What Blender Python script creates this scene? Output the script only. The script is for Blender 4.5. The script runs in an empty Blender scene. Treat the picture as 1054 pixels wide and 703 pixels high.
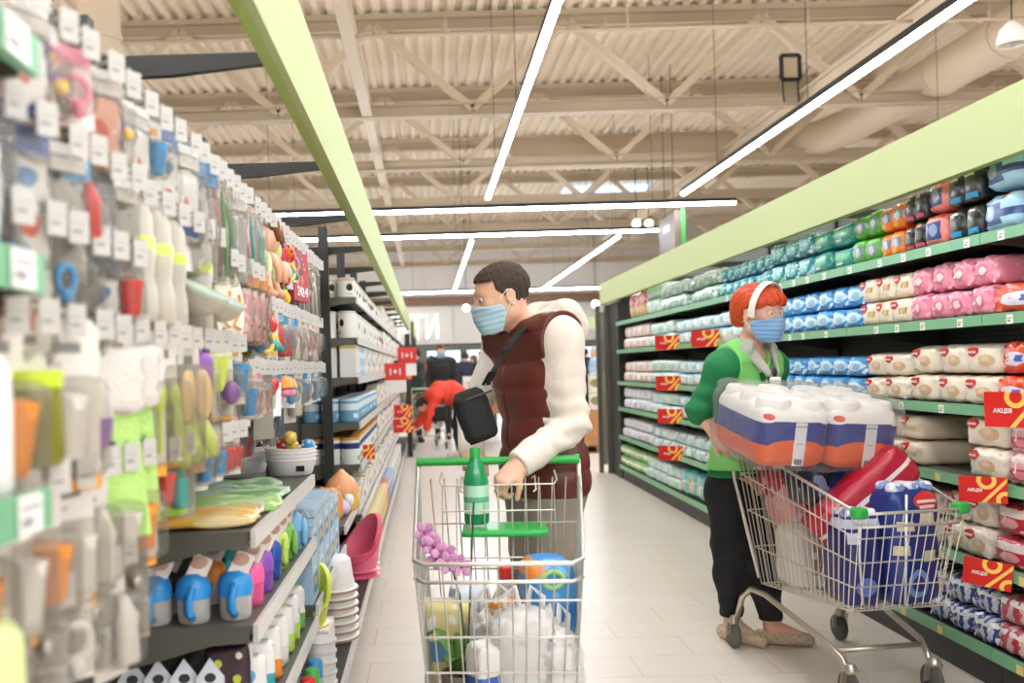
import bpy, math, random
import numpy as np
from mathutils import Vector, Matrix, Euler

random.seed(7)
SC = bpy.context.scene
COL = SC.collection
F = 1000.0            # focal length in pixels of a 1054 x 703 frame
EYE = 1.36            # camera height
ROLL = math.radians(1.6)
CR, SR = math.cos(ROLL), math.sin(ROLL)

# ---------------------------------------------------------------- camera
cd = bpy.data.cameras.new('camera')
cam = bpy.data.objects.new('camera', cd)
COL.objects.link(cam)
cam.matrix_world = Matrix(((CR, SR, 0, 0), (0, 0, -1, 0), (-SR, CR, 0, EYE), (0, 0, 0, 1)))
cd.sensor_fit = 'HORIZONTAL'
cd.sensor_width = 36.0
cd.lens = 36.0 * F / 1054.0
cd.shift_x = (527 - 440) / 1054.0
cd.shift_y = (379 - 351.5) / 1054.0
cd.clip_start = 0.05
cd.clip_end = 200
cd.dof.use_dof = True
cd.dof.focus_distance = 3.9
cd.dof.aperture_fstop = 2.6
SC.camera = cam

# ---------------------------------------------------------------- world and exposure
w = bpy.data.worlds.new('world')
SC.world = w
w.use_nodes = True
bg = w.node_tree.nodes['Background']
bg.inputs[0].default_value = (1.0, 0.98, 0.96, 1)
bg.inputs[1].default_value = 0.5
LED_POWER = 28.0
SC.view_settings.view_transform = 'Standard'
SC.view_settings.look = 'None'
SC.view_settings.gamma = 1.0
SC.view_settings.use_curve_mapping = False
SC.view_settings.exposure = 1.1
SC.cycles.max_bounces = 8
SC.cycles.diffuse_bounces = 4
SC.cycles.transparent_max_bounces = 24
SC.cycles.caustics_reflective = False
SC.cycles.caustics_refractive = False


# ---------------------------------------------------------------- places: a pixel of the photograph met with a known plane
def at_y(px, py, Y):
    u, v = px - 440.0, 379.0 - py
    return Vector(((u * CR + v * SR) * Y / F, Y, EYE + (-u * SR + v * CR) * Y / F))


def at_x(px, py, X):
    u, v = px - 440.0, 379.0 - py
    Y = X * F / (u * CR + v * SR)
    return Vector((X, Y, EYE + (-u * SR + v * CR) * Y / F))


def at_z(px, py, z):
    u, v = px - 440.0, 379.0 - py
    Y = (z - EYE) * F / (-u * SR + v * CR)
    return Vector(((u * CR + v * SR) * Y / F, Y, z))


def depth_of(px, X, z):
    """distance along the aisle of a point of known X and height seen in column px"""
    return F * (X * CR - (z - EYE) * SR) / (px - 440.0)


# ---------------------------------------------------------------- materials
def lin(c):
    if isinstance(c, str):
        c = [int(c[i:i + 2], 16) / 255 for i in (0, 2, 4)]
    return tuple((x / 12.92 if x <= 0.04045 else ((x + 0.055) / 1.055) ** 2.4) for x in c) + (1.0,)


MATS = {}


def mat(name, col, rough=0.5, metal=0.0, bump=0.0, bscale=40.0, spec=0.5, emit=0.0, var=0.0, coat=0.0, trans=0.0):
    if name in MATS:
        return MATS[name]
    m = bpy.data.materials.new(name)
    m.use_nodes = True
    nt = m.node_tree
    b = nt.nodes['Principled BSDF']
    b.inputs['Base Color'].default_value = lin(col)
    b.inputs['Roughness'].default_value = rough
    b.inputs['Metallic'].default_value = metal
    b.inputs['Specular IOR Level'].default_value = spec
    b.inputs['Coat Weight'].default_value = coat
    if emit:
        b.inputs['Emission Color'].default_value = lin(col)
        b.inputs['Emission Strength'].default_value = emit
    if var or bump:
        tc = nt.nodes.new('ShaderNodeTexCoord')
        nz = nt.nodes.new('ShaderNodeTexNoise')
        nz.inputs['Scale'].default_value = bscale
        nz.inputs['Detail'].default_value = 3
        nt.links.new(tc.outputs['Object'], nz.inputs['Vector'])
        if var:
            mx = nt.nodes.new('ShaderNodeMix')
            mx.data_type = 'RGBA'
            mx.blend_type = 'MULTIPLY'
            mx.inputs[0].default_value = 1
            mx.inputs[6].default_value = lin(col)
            rp = nt.nodes.new('ShaderNodeMapRange')
            rp.inputs[1].default_value = 0.3
            rp.inputs[2].default_value = 0.7
            rp.inputs[3].default_value = 1 - var
            rp.inputs[4].default_value = 1 + var * 0.4
            nt.links.new(nz.outputs['Fac'], rp.inputs[0])
            nt.links.new(rp.outputs[0], mx.inputs[7])
            nt.links.new(mx.outputs[2], b.inputs['Base Color'])
        if bump:
            bp = nt.nodes.new('ShaderNodeBump')
            bp.inputs['Strength'].default_value = bump
            bp.inputs['Distance'].default_value = 0.01
            nt.links.new(nz.outputs['Fac'], bp.inputs['Height'])
            nt.links.new(bp.outputs['Normal'], b.inputs['Normal'])
    MATS[name] = m
    return m


def clear(name, col='ffffff', see=0.75, rough=0.12, body=None, crinkle=0.0):
    """thin clear plastic: mostly see-through, with a glossy sheen"""
    if name in MATS:
        return MATS[name]
    m = bpy.data.materials.new(name)
    m.use_nodes = True
    nt = m.node_tree
    b = nt.nodes['Principled BSDF']
    b.inputs['Base Color'].default_value = lin(body or col)
    b.inputs['Roughness'].default_value = rough
    b.inputs['Specular IOR Level'].default_value = 0.8
    if crinkle:
        tc = nt.nodes.new('ShaderNodeTexCoord')
        nz = nt.nodes.new('ShaderNodeTexNoise')
        nz.inputs['Scale'].default_value = 16
        nz.inputs['Detail'].default_value = 2
        nz.inputs['Distortion'].default_value = 1.5
        bp = nt.nodes.new('ShaderNodeBump')
        bp.inputs['Strength'].default_value = crinkle
        bp.inputs['Distance'].default_value = 0.03
        nt.links.new(tc.outputs['Object'], nz.inputs['Vector'])
        nt.links.new(nz.outputs['Fac'], bp.inputs['Height'])
        nt.links.new(bp.outputs['Normal'], b.inputs['Normal'])
    t = nt.nodes.new('ShaderNodeBsdfTransparent')
    t.inputs[0].default_value = lin(col)
    mx = nt.nodes.new('ShaderNodeMixShader')
    lw = nt.nodes.new('ShaderNodeLayerWeight')
    lw.inputs[0].default_value = 0.35
    mr = nt.nodes.new('ShaderNodeMapRange')
    mr.inputs[3].default_value = 1 - see
    mr.inputs[4].default_value = min(1.0, 1 - see + 0.28)
    nt.links.new(lw.outputs['Facing'], mr.inputs[0])
    nt.links.new(mr.outputs[0], mx.inputs[0])
    nt.links.new(t.outputs[0], mx.inputs[1])
    nt.links.new(b.outputs[0], mx.inputs[2])
    nt.links.new(mx.outputs[0], nt.nodes['Material Output'].inputs[0])
    MATS[name] = m
    return m


def printed(name, base, shapes, rough=0.35, bump=0.0, bscale=30, coat=0.0):
    """a printed surface: shapes in the front's own 0..1 coordinates, painted in order.
    ('band', z0, z1, col) ('rect', x0, x1, z0, z1, col) ('oval', x, z, rx, rz, col) ('speckle', scale, threshold, col) ('stripes', n, duty, col)"""
    if name in MATS:
        return MATS[name]
    m = bpy.data.materials.new(name)
    m.use_nodes = True
    nt = m.node_tree
    N, Lk = nt.nodes, nt.links
    b = N['Principled BSDF']
    b.inputs['Roughness'].default_value = rough
    b.inputs['Coat Weight'].default_value = coat
    tc = N.new('ShaderNodeTexCoord')
    sp = N.new('ShaderNodeSeparateXYZ')
    Lk.new(tc.outputs['Generated'], sp.inputs[0])

    def mth(op, a, c=None):
        n = N.new('ShaderNodeMath')
        n.operation = op
        for i, v in enumerate((a, c)):
            if v is None:
                continue
            if isinstance(v, (int, float)):
                n.inputs[i].default_value = v
            else:
                Lk.new(v, n.inputs[i])
        return n.outputs[0]
    X, Z = sp.outputs['X'], sp.outputs['Z']
    cur = None
    for s in shapes:
        k = s[0]
        if k == 'band':
            f = mth('MULTIPLY', mth('GREATER_THAN', Z, s[1]), mth('LESS_THAN', Z, s[2]))
        elif k == 'rect':
            f = mth('MULTIPLY', mth('MULTIPLY', mth('GREATER_THAN', X, s[1]), mth('LESS_THAN', X, s[2])),
                    mth('MULTIPLY', mth('GREATER_THAN', Z, s[3]), mth('LESS_THAN', Z, s[4])))
        elif k == 'oval':
            dx = mth('DIVIDE', mth('SUBTRACT', X, s[1]), s[3])
            dz = mth('DIVIDE', mth('SUBTRACT', Z, s[2]), s[4])
            f = mth('LESS_THAN', mth('ADD', mth('MULTIPLY', dx, dx), mth('MULTIPLY', dz, dz)), 1.0)
        elif k == 'speckle':
            nz = N.new('ShaderNodeTexNoise')
            nz.inputs['Scale'].default_value = s[1]
            nz.inputs['Detail'].default_value = 1
            Lk.new(tc.outputs['Object'], nz.inputs['Vector'])
            f = mth('GREATER_THAN', nz.outputs['Fac'], s[2])
        elif k == 'stripes':
            f = mth('GREATER_THAN', mth('FRACT', mth('MULTIPLY', X, s[1])), s[2])
        mx = N.new('ShaderNodeMix')
        mx.data_type = 'RGBA'
        Lk.new(f, mx.inputs[0])
        if cur is None:
            mx.inputs[6].default_value = lin(base)
        else:
            Lk.new(cur, mx.inputs[6])
        mx.inputs[7].default_value = lin(s[-1])
        cur = mx.outputs[2]
    if cur is None:
        b.inputs['Base Color'].default_value = lin(base)
    else:
        Lk.new(cur, b.inputs['Base Color'])
    if bump:
        nz = N.new('ShaderNodeTexNoise')
        nz.inputs['Scale'].default_value = bscale
        Lk.new(tc.outputs['Object'], nz.inputs['Vector'])
        bp = N.new('ShaderNodeBump')
        bp.inputs['Strength'].default_value = bump
        bp.inputs['Distance'].default_value = 0.01
        Lk.new(nz.outputs['Fac'], bp.inputs['Height'])
        Lk.new(bp.outputs['Normal'], b.inputs['Normal'])
    MATS[name] = m
    return m


# ---------------------------------------------------------------- mesh building
def frame_of(d):
    d = d.normalized()
    a = Vector((0, 0, 1)) if abs(d.z) < 0.9 else Vector((1, 0, 0))
    s = d.cross(a).normalized()
    return s, s.cross(d).normalized()


class MB:
    def __init__(self):
        self.v, self.f, self.mi, self.cur = [], [], [], 0

    def add(self, vs, fs):
        o = len(self.v)
        self.v += [tuple(p) for p in vs]
        self.f += [tuple(i + o for i in f) for f in fs]
        self.mi += [self.cur] * len(fs)
        return self

    def box(self, x0, x1, y0, y1, z0, z1, M=None):
        vs = [Vector((x, y, z)) for x in (x0, x1) for y in (y0, y1) for z in (z0, z1)]
        if M:
            vs = [M @ p for p in vs]
        return self.add(vs, [(0, 1, 3, 2), (4, 6, 7, 5), (0, 4, 5, 1), (2, 3, 7, 6), (0, 2, 6, 4), (1, 5, 7, 3)])

    def bar(self, a, b, w, h):
        a, b = Vector(a), Vector(b)
        s, u = frame_of(b - a)
        vs = [p + s * (i * w / 2) + u * (j * h / 2) for p in (a, b) for i, j in ((-1, -1), (1, -1), (1, 1), (-1, 1))]
        return self.add(vs, [(3, 2, 1, 0), (4, 5, 6, 7)] + [(i, (i + 1) % 4, 4 + (i + 1) % 4, 4 + i) for i in range(4)])

    def tube(self, pts, r, n=6, closed=False, caps=True):
        pts = [Vector(p) for p in pts]
        rs = r if isinstance(r, (list, tuple)) else [r] * len(pts)
        m = len(pts)
        vs, fs = [], []
        prev = None
        for i, p in enumerate(pts):
            if closed:
                d = pts[(i + 1) % m] - pts[i - 1]
            else:
                d = pts[min(i + 1, m - 1)] - pts[max(i - 1, 0)]
            if d.length < 1e-9:
                d = Vector((0, 0, 1))
            d.normalize()
            if prev is None:
                s, u = frame_of(d)
            else:
                s = prev - d * prev.dot(d)
                s = s.normalized() if s.length > 1e-6 else frame_of(d)[0]
                u = s.cross(d)
            prev = s
            for k in range(n):
                a = 2 * math.pi * k / n
                vs.append(p + (s * math.cos(a) + u * math.sin(a)) * rs[i])
        for i in range(m if closed else m - 1):
            j = (i + 1) % m
            for k in range(n):
                l = (k + 1) % n
                fs.append((i * n + l, i * n + k, j * n + k, j * n + l))
        if not closed and caps:
            fs.append(tuple(range(n)))
            fs.append(tuple(reversed(range((m - 1) * n, m * n))))
        return self.add(vs, fs)

    def lathe(self, prof, n=20, c=(0, 0, 0), M=None, sx=1.0, sy=1.0):
        c = Vector(c)
        vs, fs = [], []
        for r, z in prof:
            for k in range(n):
                a = 2 * math.pi * k / n
                p = Vector((r * math.cos(a) * sx, r * math.sin(a) * sy, z))
                vs.append((M @ p if M else p) + c)
        for i in range(len(prof) - 1):
            for k in range(n):
                l = (k + 1) % n
                fs.append((i * n + k, i * n + l, (i + 1) * n + l, (i + 1) * n + k))
        if prof[0][0] > 1e-5:
            fs.append(tuple(reversed(range(n))))
        if prof[-1][0] > 1e-5:
            fs.append(tuple(range((len(prof) - 1) * n, len(prof) * n)))
        return self.add(vs, fs)

    def ball(self, c, r, n=12, M=None):
        r = r if isinstance(r, (tuple, list)) else (r, r, r)
        vs, fs = [], []
        h = n // 2
        for i in range(h + 1):
            t = math.pi * i / h
            for k in range(n):
                a = 2 * math.pi * k / n
                p = Vector((r[0] * math.sin(t) * math.cos(a), r[1] * math.sin(t) * math.sin(a), -r[2] * math.cos(t)))
                vs.append((M @ p if M else p) + Vector(c))
        for i in range(h):
            for k in range(n):
                l = (k + 1) % n
                fs.append((i * n + k, i * n + l, (i + 1) * n + l, (i + 1) * n + k))
        return self.add(vs, fs)

    def prism(self, poly, lo, hi, axis='y', M=None):
        """a 2-D outline pushed along an axis; counter-clockwise outlines of (x,z) for y, (y,z) for x, (x,y) for z"""
        def P(a, b, t):
            p = Vector((a, t, b)) if axis == 'y' else Vector((t, a, b)) if axis == 'x' else Vector((a, b, t))
            return M @ p if M else p
        n = len(poly)
        vs = [P(a, b, lo) for a, b in poly] + [P(a, b, hi) for a, b in poly]
        fs = [tuple(range(n)), tuple(reversed(range(n, 2 * n)))] + [(i + n, (i + 1) % n + n, (i + 1) % n, i) for i in range(n)]
        if axis != 'y':
            fs = [tuple(reversed(f)) for f in fs]
        return self.add(vs, fs)

    def soft(self, c, size, r=0.02, bulge=0.0, n=7, wrinkle=0.0, seed=0, M=None, bumps=0):
        """a soft rounded block (packs, bags, cushions) standing on c, its base's middle"""
        sx, sy, sz = size
        rr = min(r, sx / 2, sy / 2, sz / 2)
        inner = Vector((sx / 2 - rr, sy / 2 - rr, sz / 2 - rr))
        rnd = random.Random(seed)
        ph = [rnd.uniform(0, 6.28) for _ in range(6)]
        vs, fs, idx = [], [], {}

        def vert(p):
            key = (round(p[0], 4), round(p[1], 4), round(p[2], 4))
            if key in idx:
                return idx[key]
            q = Vector((p[0] * sx / 2, p[1] * sy / 2, p[2] * sz / 2))
            k = Vector((max(-inner.x, min(inner.x, q.x)), max(-inner.y, min(inner.y, q.y)), max(-inner.z, min(inner.z, q.z))))
            d = q - k
            q = k + d.normalized() * rr if d.length > 1e-9 else q
            a, b_, e = p
            q.x += bulge * sx * (1 - b_ * b_) * (1 - e * e) * a * 0.5
            q.y += bulge * sy * (1 - a * a) * (1 - e * e) * b_ * 0.5
            q.z += bulge * sz * (1 - a * a) * (1 - b_ * b_) * e * 0.5
            if bumps:
                q.z += max(0, e) * 0.10 * sz * (abs(math.sin((a + 1) * math.pi * bumps / 2)) - 0.6)
            if wrinkle:
                q += Vector((math.sin(9 * b_ + 7 * e + ph[0]), math.sin(8 * a + 9 * e + ph[1]), math.sin(7 * a + 8 * b_ + ph[2]))) * wrinkle
                q += Vector((math.sin(17 * e + 13 * b_ + ph[3]), math.sin(15 * e - 14 * a + ph[4]), math.sin(19 * a + ph[5]))) * wrinkle * 0.5
            q.z = max(q.z + sz / 2, 0.0)
            if M:
                q = M @ q
            idx[key] = len(vs)
            vs.append(q + Vector(c))
            return idx[key]
        g = [-1 + 2 * i / n for i in range(n + 1)]
        # denser rows near the edges
        g = [math.copysign(1 - (1 - abs(t)) ** 1.4, t) for t in g]
        for ax in range(3):
            for sg in (-1, 1):
                for i in range(n):
                    for j in range(n):
                        q = []
                        for a, b_ in ((g[i], g[j]), (g[i + 1], g[j]), (g[i + 1], g[j + 1]), (g[i], g[j + 1])):
                            p = [0, 0, 0]
                            p[ax], p[(ax + 1) % 3], p[(ax + 2) % 3] = sg, a, b_
                            q.append(vert(p))
                        fs.append(tuple(q) if sg > 0 else tuple(reversed(q)))
        return self.add(vs, fs)

    def build(self, name, m, parent=None, loc=None, rot=None, smooth=None, M=None):
        me = bpy.data.meshes.new(name)
        me.from_pydata(self.v, [], self.f)
        for mm in (m if isinstance(m, (list, tuple)) else [m]):
            me.materials.append(mm)
        me.polygons.foreach_set('material_index', self.mi)
        if smooth:
            me.polygons.foreach_set('use_smooth', [True] * len(me.polygons))
            if smooth is not True:
                me.set_sharp_from_angle(angle=math.radians(smooth))
        me.update()
        o = bpy.data.objects.new(name, me)
        COL.objects.link(o)
        if parent:
            o.parent = parent
        if loc is not None:
            o.location = loc
        if rot is not None:
            o.rotation_euler = rot
        if M is not None:
            o.matrix_local = M
        return o


def tag(o, label=None, cat=None, group=None, kind=None):
    for k, v in (('label', label), ('category', cat), ('group', group), ('kind', kind)):
        if v:
            o[k] = v
    return o


def thing(name, label, cat, loc=(0, 0, 0), rotz=0.0, group=None, kind=None, rot=None):
    o = bpy.data.objects.new(name, None)
    o.empty_display_size = 0.1
    COL.objects.link(o)
    o.location = loc
    o.rotation_euler = rot if rot else (0, 0, rotz)
    return tag(o, label, cat, group, kind)


def dup(root, loc=None, rot=None, label=None, group=None, scale=None, mats=None):
    """a thing copied with its parts and their sub-parts; mats swaps materials of the copy's own mesh data users"""
    def go(o, parent):
        c = o.copy()
        COL.objects.link(c)
        c.parent = parent
        for ch in KIDS.get(o, ()) or [k for k in o.children]:
            go(ch, c)
        return c
    r = go(root, None)
    if loc is not None:
        r.location = loc
    if rot is not None:
        r.rotation_euler = rot
    if scale is not None:
        r.scale = scale if isinstance(scale, (tuple, list)) else (scale,) * 3
    if label:
        r['label'] = label
    if group:
        r['group'] = group
    return r


KIDS = {}
ORD = ['first', 'second', 'third', 'fourth', 'fifth', 'sixth', 'seventh', 'eighth', 'ninth', 'tenth', 'eleventh', 'twelfth', 'thirteenth',
       'fourteenth', 'fifteenth', 'sixteenth', 'seventeenth', 'eighteenth', 'nineteenth', 'twentieth']


def nth(i):
    if i < 20:
        return ORD[i]
    n = i + 1
    return '%d%s' % (n, 'th' if 10 <= n % 100 <= 20 else {1: 'st', 2: 'nd', 3: 'rd'}.get(n % 10, 'th'))


LETTER_MESH = {}


def lettering(text, size, m, parent, loc, rot=(math.pi / 2, 0, 0), depth=0.001, align='CENTER', name='lettering', bold=0.0):
    key = (text, size, m.name, depth, align, bold)
    if key not in LETTER_MESH:
        cu = bpy.data.curves.new(name, 'FONT')
        cu.body = text
        cu.size = size
        cu.align_x = align
        cu.align_y = 'CENTER'
        cu.extrude = depth
        cu.offset = bold
        cu.resolution_u = 3
        tmp = bpy.data.objects.new(name + '_source', cu)
        COL.objects.link(tmp)
        dg = bpy.context.evaluated_depsgraph_get()
        me = bpy.data.meshes.new_from_object(tmp.evaluated_get(dg), depsgraph=dg)
        bpy.data.objects.remove(tmp)
        me.materials.clear()
        me.materials.append(m)
        LETTER_MESH[key] = me
    o = bpy.data.objects.new(name, LETTER_MESH[key])
    COL.objects.link(o)
    o.parent = parent
    o.location = loc
    o.rotation_euler = rot
    return o


# ---------------------------------------------------------------- shared materials
M_STEEL = mat('grey_powder_coat', '5a584e', 0.5)
M_STEEL_D = mat('dark_grey_powder_coat', '2d2d29', 0.5)
M_BACK = mat('dark_back_panel', '2f2e2a', 0.6)
M_LIME = mat('lime_board', 'bfc896', 0.75, spec=.15)
M_LIME_E = mat('lime_edge', 'a9bf62', 0.5)
M_RAIL_G = mat('green_price_rail', '78b388', 0.35)
M_RAIL_W = mat('clear_grey_price_rail', 'cfcac2', 0.3)
M_PAPER = mat('white_paper', 'f1eeea', 0.6)
M_WHITE = mat('white_plastic', 'eeeae4', 0.35)
M_BLACK = mat('black_plastic', '151515', 0.4)
M_CHROME = mat('zinc_wire', 'c9c5bd', 0.28, 1.0)
M_GREEN = mat('bright_green_plastic', '2fae4a', 0.35)
M_RED = mat('promo_red', 'cf1a14', 0.5)
M_YELLOW = mat('promo_yellow', 'f6c35c', 0.5)
M_CREAM = mat('painted_cream_steel', 'baa88e', 0.55)
M_CREAM_L = mat('painted_cream_light', 'cdbba2', 0.55)

# ================================================================ the building
def floor_material():
    m = bpy.data.materials.new('floor_tiles')
    m.use_nodes = True
    nt = m.node_tree
    b = nt.nodes['Principled BSDF']
    tc = nt.nodes.new('ShaderNodeTexCoord')
    mp = nt.nodes.new('ShaderNodeMapping')
    mp.inputs['Rotation'].default_value = (0, 0, 0)
    br = nt.nodes.new('ShaderNodeTexBrick')
    br.offset = 0.5
    br.inputs['Color1'].default_value = lin('ebe2d6')
    br.inputs['Color2'].default_value = lin('e8ded1')
    br.inputs['Mortar'].default_value = lin('d3c7b7')
    br.inputs['Scale'].default_value = 1.0
    br.inputs['Mortar Size'].default_value = 0.0035
    br.inputs['Mortar Smooth'].default_value = 0.3
    br.inputs['Brick Width'].default_value = 0.6
    br.inputs['Row Height'].default_value = 0.3
    b.inputs['Roughness'].default_value = 0.3
    b.inputs['Specular IOR Level'].default_value = 0.4
    nt.links.new(tc.outputs['Object'], mp.inputs['Vector'])
    nt.links.new(mp.outputs[0], br.inputs['Vector'])
    nt.links.new(br.outputs['Color'], b.inputs['Base Color'])
    return m


tag(MB().box(-14, 18, -10, 36, -0.1, 0).build('floor', floor_material()), 'pale beige tiled supermarket floor', 'floor', kind='structure')

# corrugated roof deck running along the aisle
ROOF = 6.16
prof = []
x = -16.0
while x < 22:
    prof += [(x, 0.0), (x + 0.07, 0.0), (x + 0.10, 0.06), (x + 0.17, 0.06)]
    x += 0.2
mb = MB()
n = len(prof)
mb.add([(a, yy, ROOF + b) for yy in (-10, 44) for a, b in prof], [(i, i + n, i + n + 1, i + 1) for i in range(n - 1)])
tag(mb.build('ceiling', mat('cream_roof_sheet', 'ebdcc6', 0.6)), 'cream corrugated metal roof deck', 'ceiling', kind='structure')

mb = MB()
xx = -14.0
while xx < 18:
    mb.box(xx, xx + 0.9, 34.2, 34.3, 2.2, 6.3)
    mb.box(xx + 0.9, xx + 1.0, 34.25, 34.35, 2.2, 6.3)
    xx += 1.0
tag(mb.build('wall_back', mat('white_ribbed_cladding', 'd9d2c8', 0.5)), 'pale ribbed cladding on the far wall', 'wall', kind='structure')
tag(MB().box(-14, 18, 34.3, 34.5, 0, 2.3).build('wall_back_lower', mat('grey_shopfront', '6d665e', 0.5)), 'dark band of shopfronts under the far wall', 'wall', kind='structure')
tag(MB().box(-14, 18, 33.9, 34.2, 3.55, 3.85).build('trim_1', mat('brown_wood_band', '7d5a3c', 0.5)), 'brown band across the far wall', 'trim', kind='structure')

# trusses across the store
CHB, CHT = 4.76, 6.10
for i, ty in enumerate((13.2, 16.7, 20.4, 24.3, 28.4, 32.4)):
    t = thing('ceiling_truss', 'cream steel roof truss, %s from the camera' % nth(i), 'truss', (0, ty, 0), kind='structure')
    MB().box(-16, 22, -0.09, 0.09, CHB, CHB + 0.015).box(-16, 22, -0.012, 0.012, CHB, CHB + 0.17).box(-16, 22, -0.09, 0.09, CHB + 0.155, CHB + 0.17).build('bottom_chord', M_CREAM, t)
    MB().box(-16, 22, -0.09, 0.09, CHT - 0.17, CHT - 0.155).box(-16, 22, -0.012, 0.012, CHT - 0.17, CHT).box(-16, 22, -0.09, 0.09, CHT - 0.01, CHT + 0.06).build('top_chord', M_CREAM, t)
    k = 0
    nx = 0.71 - 2.63 * 6
    while nx < 20:
        for s in (-1, 1):
            MB().bar((nx, 0, CHB + 0.1), (nx + s * 1.3, 0, CHT - 0.1), 0.12, 0.10).build('web_member', M_CREAM_L, t)
        nx += 2.63
# purlins and ties along the aisle
for i, tx in enumerate((-0.72, -6.4, 5.2)):
    tag(MB().box(tx - 0.07, tx + 0.07, -3, 33, CHB + 0.02, CHB + 0.05).box(tx - 0.07, tx + 0.07, -3, 33, CHB + 0.18, CHB + 0.21).box(tx - 0.01, tx + 0.01, -3, 33, CHB + 0.05, CHB + 0.18).build('ceiling_tie_beam', M_CREAM_L),
        'cream tie beam running along the aisle, ' + ('above the lime board', 'far over the hooks', 'over the right shelves')[i], 'beam', kind='structure')
for i, (py, pz) in enumerate(((10.2, 4.86), (11.4, 5.28))):
    mb = MB().tube([(-14, py, pz), (20, py, pz)], 0.018, 6)
    for q in range(-6, 10):
        mb.tube([(q * 1.9 + 0.3, py, pz), (q * 1.9 + 0.3, py, ROOF)], 0.005, 4)
        mb.tube([(q * 1.9 + 0.3, py, pz - 0.01), (q * 1.9 + 0.3, py, pz + 0.09)], 0.02, 6)
    tag(mb.build('sprinkler_pipe', M_CREAM), ('lower', 'upper')[i] + ' thin sprinkler pipe crossing under the roof', 'pipe', kind='structure')

# ducts
def duct(name, pts, r, label):
    mb = MB().tube(pts, r, 20)
    a, b = Vector(pts[0]), Vector(pts[1])
    L = (b - a).length
    for q in range(1, int(L / 1.5)):
        p = a.lerp(b, q * 1.5 / L)
        d = (b - a).normalized() * 0.03
        mb.tube([p - d, p + d], r + 0.015, 20)
    return tag(mb.build(name, M_CREAM_L, smooth=50), label, 'duct', kind='structure')


duct('ceiling_duct', [(7.0, 4.0, 5.12), (7.0, 15.9, 5.12), (6.85, 16.6, 5.12), (6.5, 17.1, 5.12), (5.8, 17.3, 5.12), (1.6, 17.3, 5.12)], 0.29, 'round cream air duct above the right shelves')
duct('ceiling_duct', [(-2.95, 9.0, 0.0), (-2.95, 9.0, 6.2)], 0.19, 'round upright duct behind the hanging packs')

# LED strips: dark housing with a glowing diffuser
M_LED = mat('led_diffuser', 'eef4ff', 0.4, emit=LED_POWER)
M_HOUSE = mat('strip_housing', '1c1b19', 0.45)
LZ = 3.80


def led(x0, x1, y0, y1, label, z=LZ, hangers=True):
    t = thing('strip_light', label, 'ceiling light', ((x0 + x1) / 2, (y0 + y1) / 2, z), group='LED strip lights under the roof')
    hx, hy = (x1 - x0) / 2, (y1 - y0) / 2
    MB().box(-hx, hx, -hy, hy, 0.035, 0.10).build('housing', M_HOUSE, t)
    MB().box(-hx + 0.003, hx - 0.003, -hy + 0.003, hy - 0.003, 0.0, 0.035).build('diffuser', M_LED, t)
    if hangers:
        L = max(hx, hy)
        q = -L + 0.6
        while q < L:
            px, py = (q, 0) if hx > hy else (0, q)
            MB().tube([(px, py, 0.1), (px, py, ROOF - z)], 0.004, 4).build('suspension_wire', M_HOUSE, t)
            q += 3.0
    return t


led(0.92, 0.98, -9.0, 14.2, 'long strip light running over the middle of the aisle')
led(3.80, 3.86, -9.0, 14.3, 'long strip light running above the right shelves')
led(-1.97, -1.91, -9.0, 5.8, 'unseen fill strip light added behind the left shelving')  # added for its light, cut short to stay out of view
led(-4.85, -4.79, -9.0, 10.0, 'unseen fill strip light added two rows behind the left shelving')  # another added strip, out of view, kept for the light it gives
led(6.68, 6.74, -9.0, 14.2, 'long strip light one row behind the right shelves')
led(-6.0, 4.9, 15.2, 15.26, 'nearer crosswise strip light at the end of the aisle')
led(-6.0, 4.38, 18.15, 18.21, 'farther crosswise strip light behind the first one')
led(0.90, 0.96, 18.9, 31.2, 'far strip light over the aisle beyond the crosswise pair')
led(3.76, 3.82, 18.9, 31.0, 'far slanting strip light to the right beyond the crosswise pair')
led(-4.0, 5.8, 31.6, 31.66, 'crosswise strip light close to the far wall')

# roof window
tag(MB().box(3.9, 6.1, 26.2, 28.0, 6.05, 6.15).build('window_1', mat('sky_glass', 'a9cbee', 0.2, emit=1.0)), 'blue skylight in the roof', 'window', kind='structure')

# pendant lamp, upper right
p = at_y(1042, 46, 8.0)
t = thing('pendant_lamp', 'white bell shaped pendant lamp above the right shelves', 'lamp', p)
MB().lathe([(0.012, 0.20), (0.03, 0.19), (0.05, 0.17), (0.09, 0.13), (0.115, 0.06), (0.12, 0.0), (0.112, 0.0), (0.105, 0.06), (0.08, 0.12), (0.0, 0.16)], 20).build('lamp_shade', M_WHITE, t, smooth=60)
MB().tube([(0, 0, 0.19), (0, 0, 6.1 - p.z)], 0.006, 6).build('cord', M_HOUSE, t)
# floodlight frame on the first truss
p = at_y(813, 70, 12.9)
t = thing('floodlight', 'black framed floodlight on the first roof truss', 'lamp', p)
MB().box(-0.11, 0.11, -0.02, 0.02, -0.15, 0.15).build('lens', mat('flood_glass', 'b8a68c', 0.2), t)
mb = MB()
for a, b in (((-.12, -.16), (.12, -.16)), ((.12, -.16), (.12, .16)), ((.12, .16), (-.12, .16)), ((-.12, .16), (-.12, -.16))):
    mb.bar((a[0], -0.02, a[1]), (b[0], -0.02, b[1]), 0.03, 0.05)
mb.build('frame', M_HOUSE, t)
MB().tube([(-0.1, 0, -0.16), (-0.08, 0.05, -0.3), (-0.05, 0.1, -0.42)], 0.012).tube([(0.1, 0, -0.16), (0.12, 0.05, -0.3), (0.15, 0.1, -0.42)], 0.012).build('bracket', M_HOUSE, t)

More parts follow.
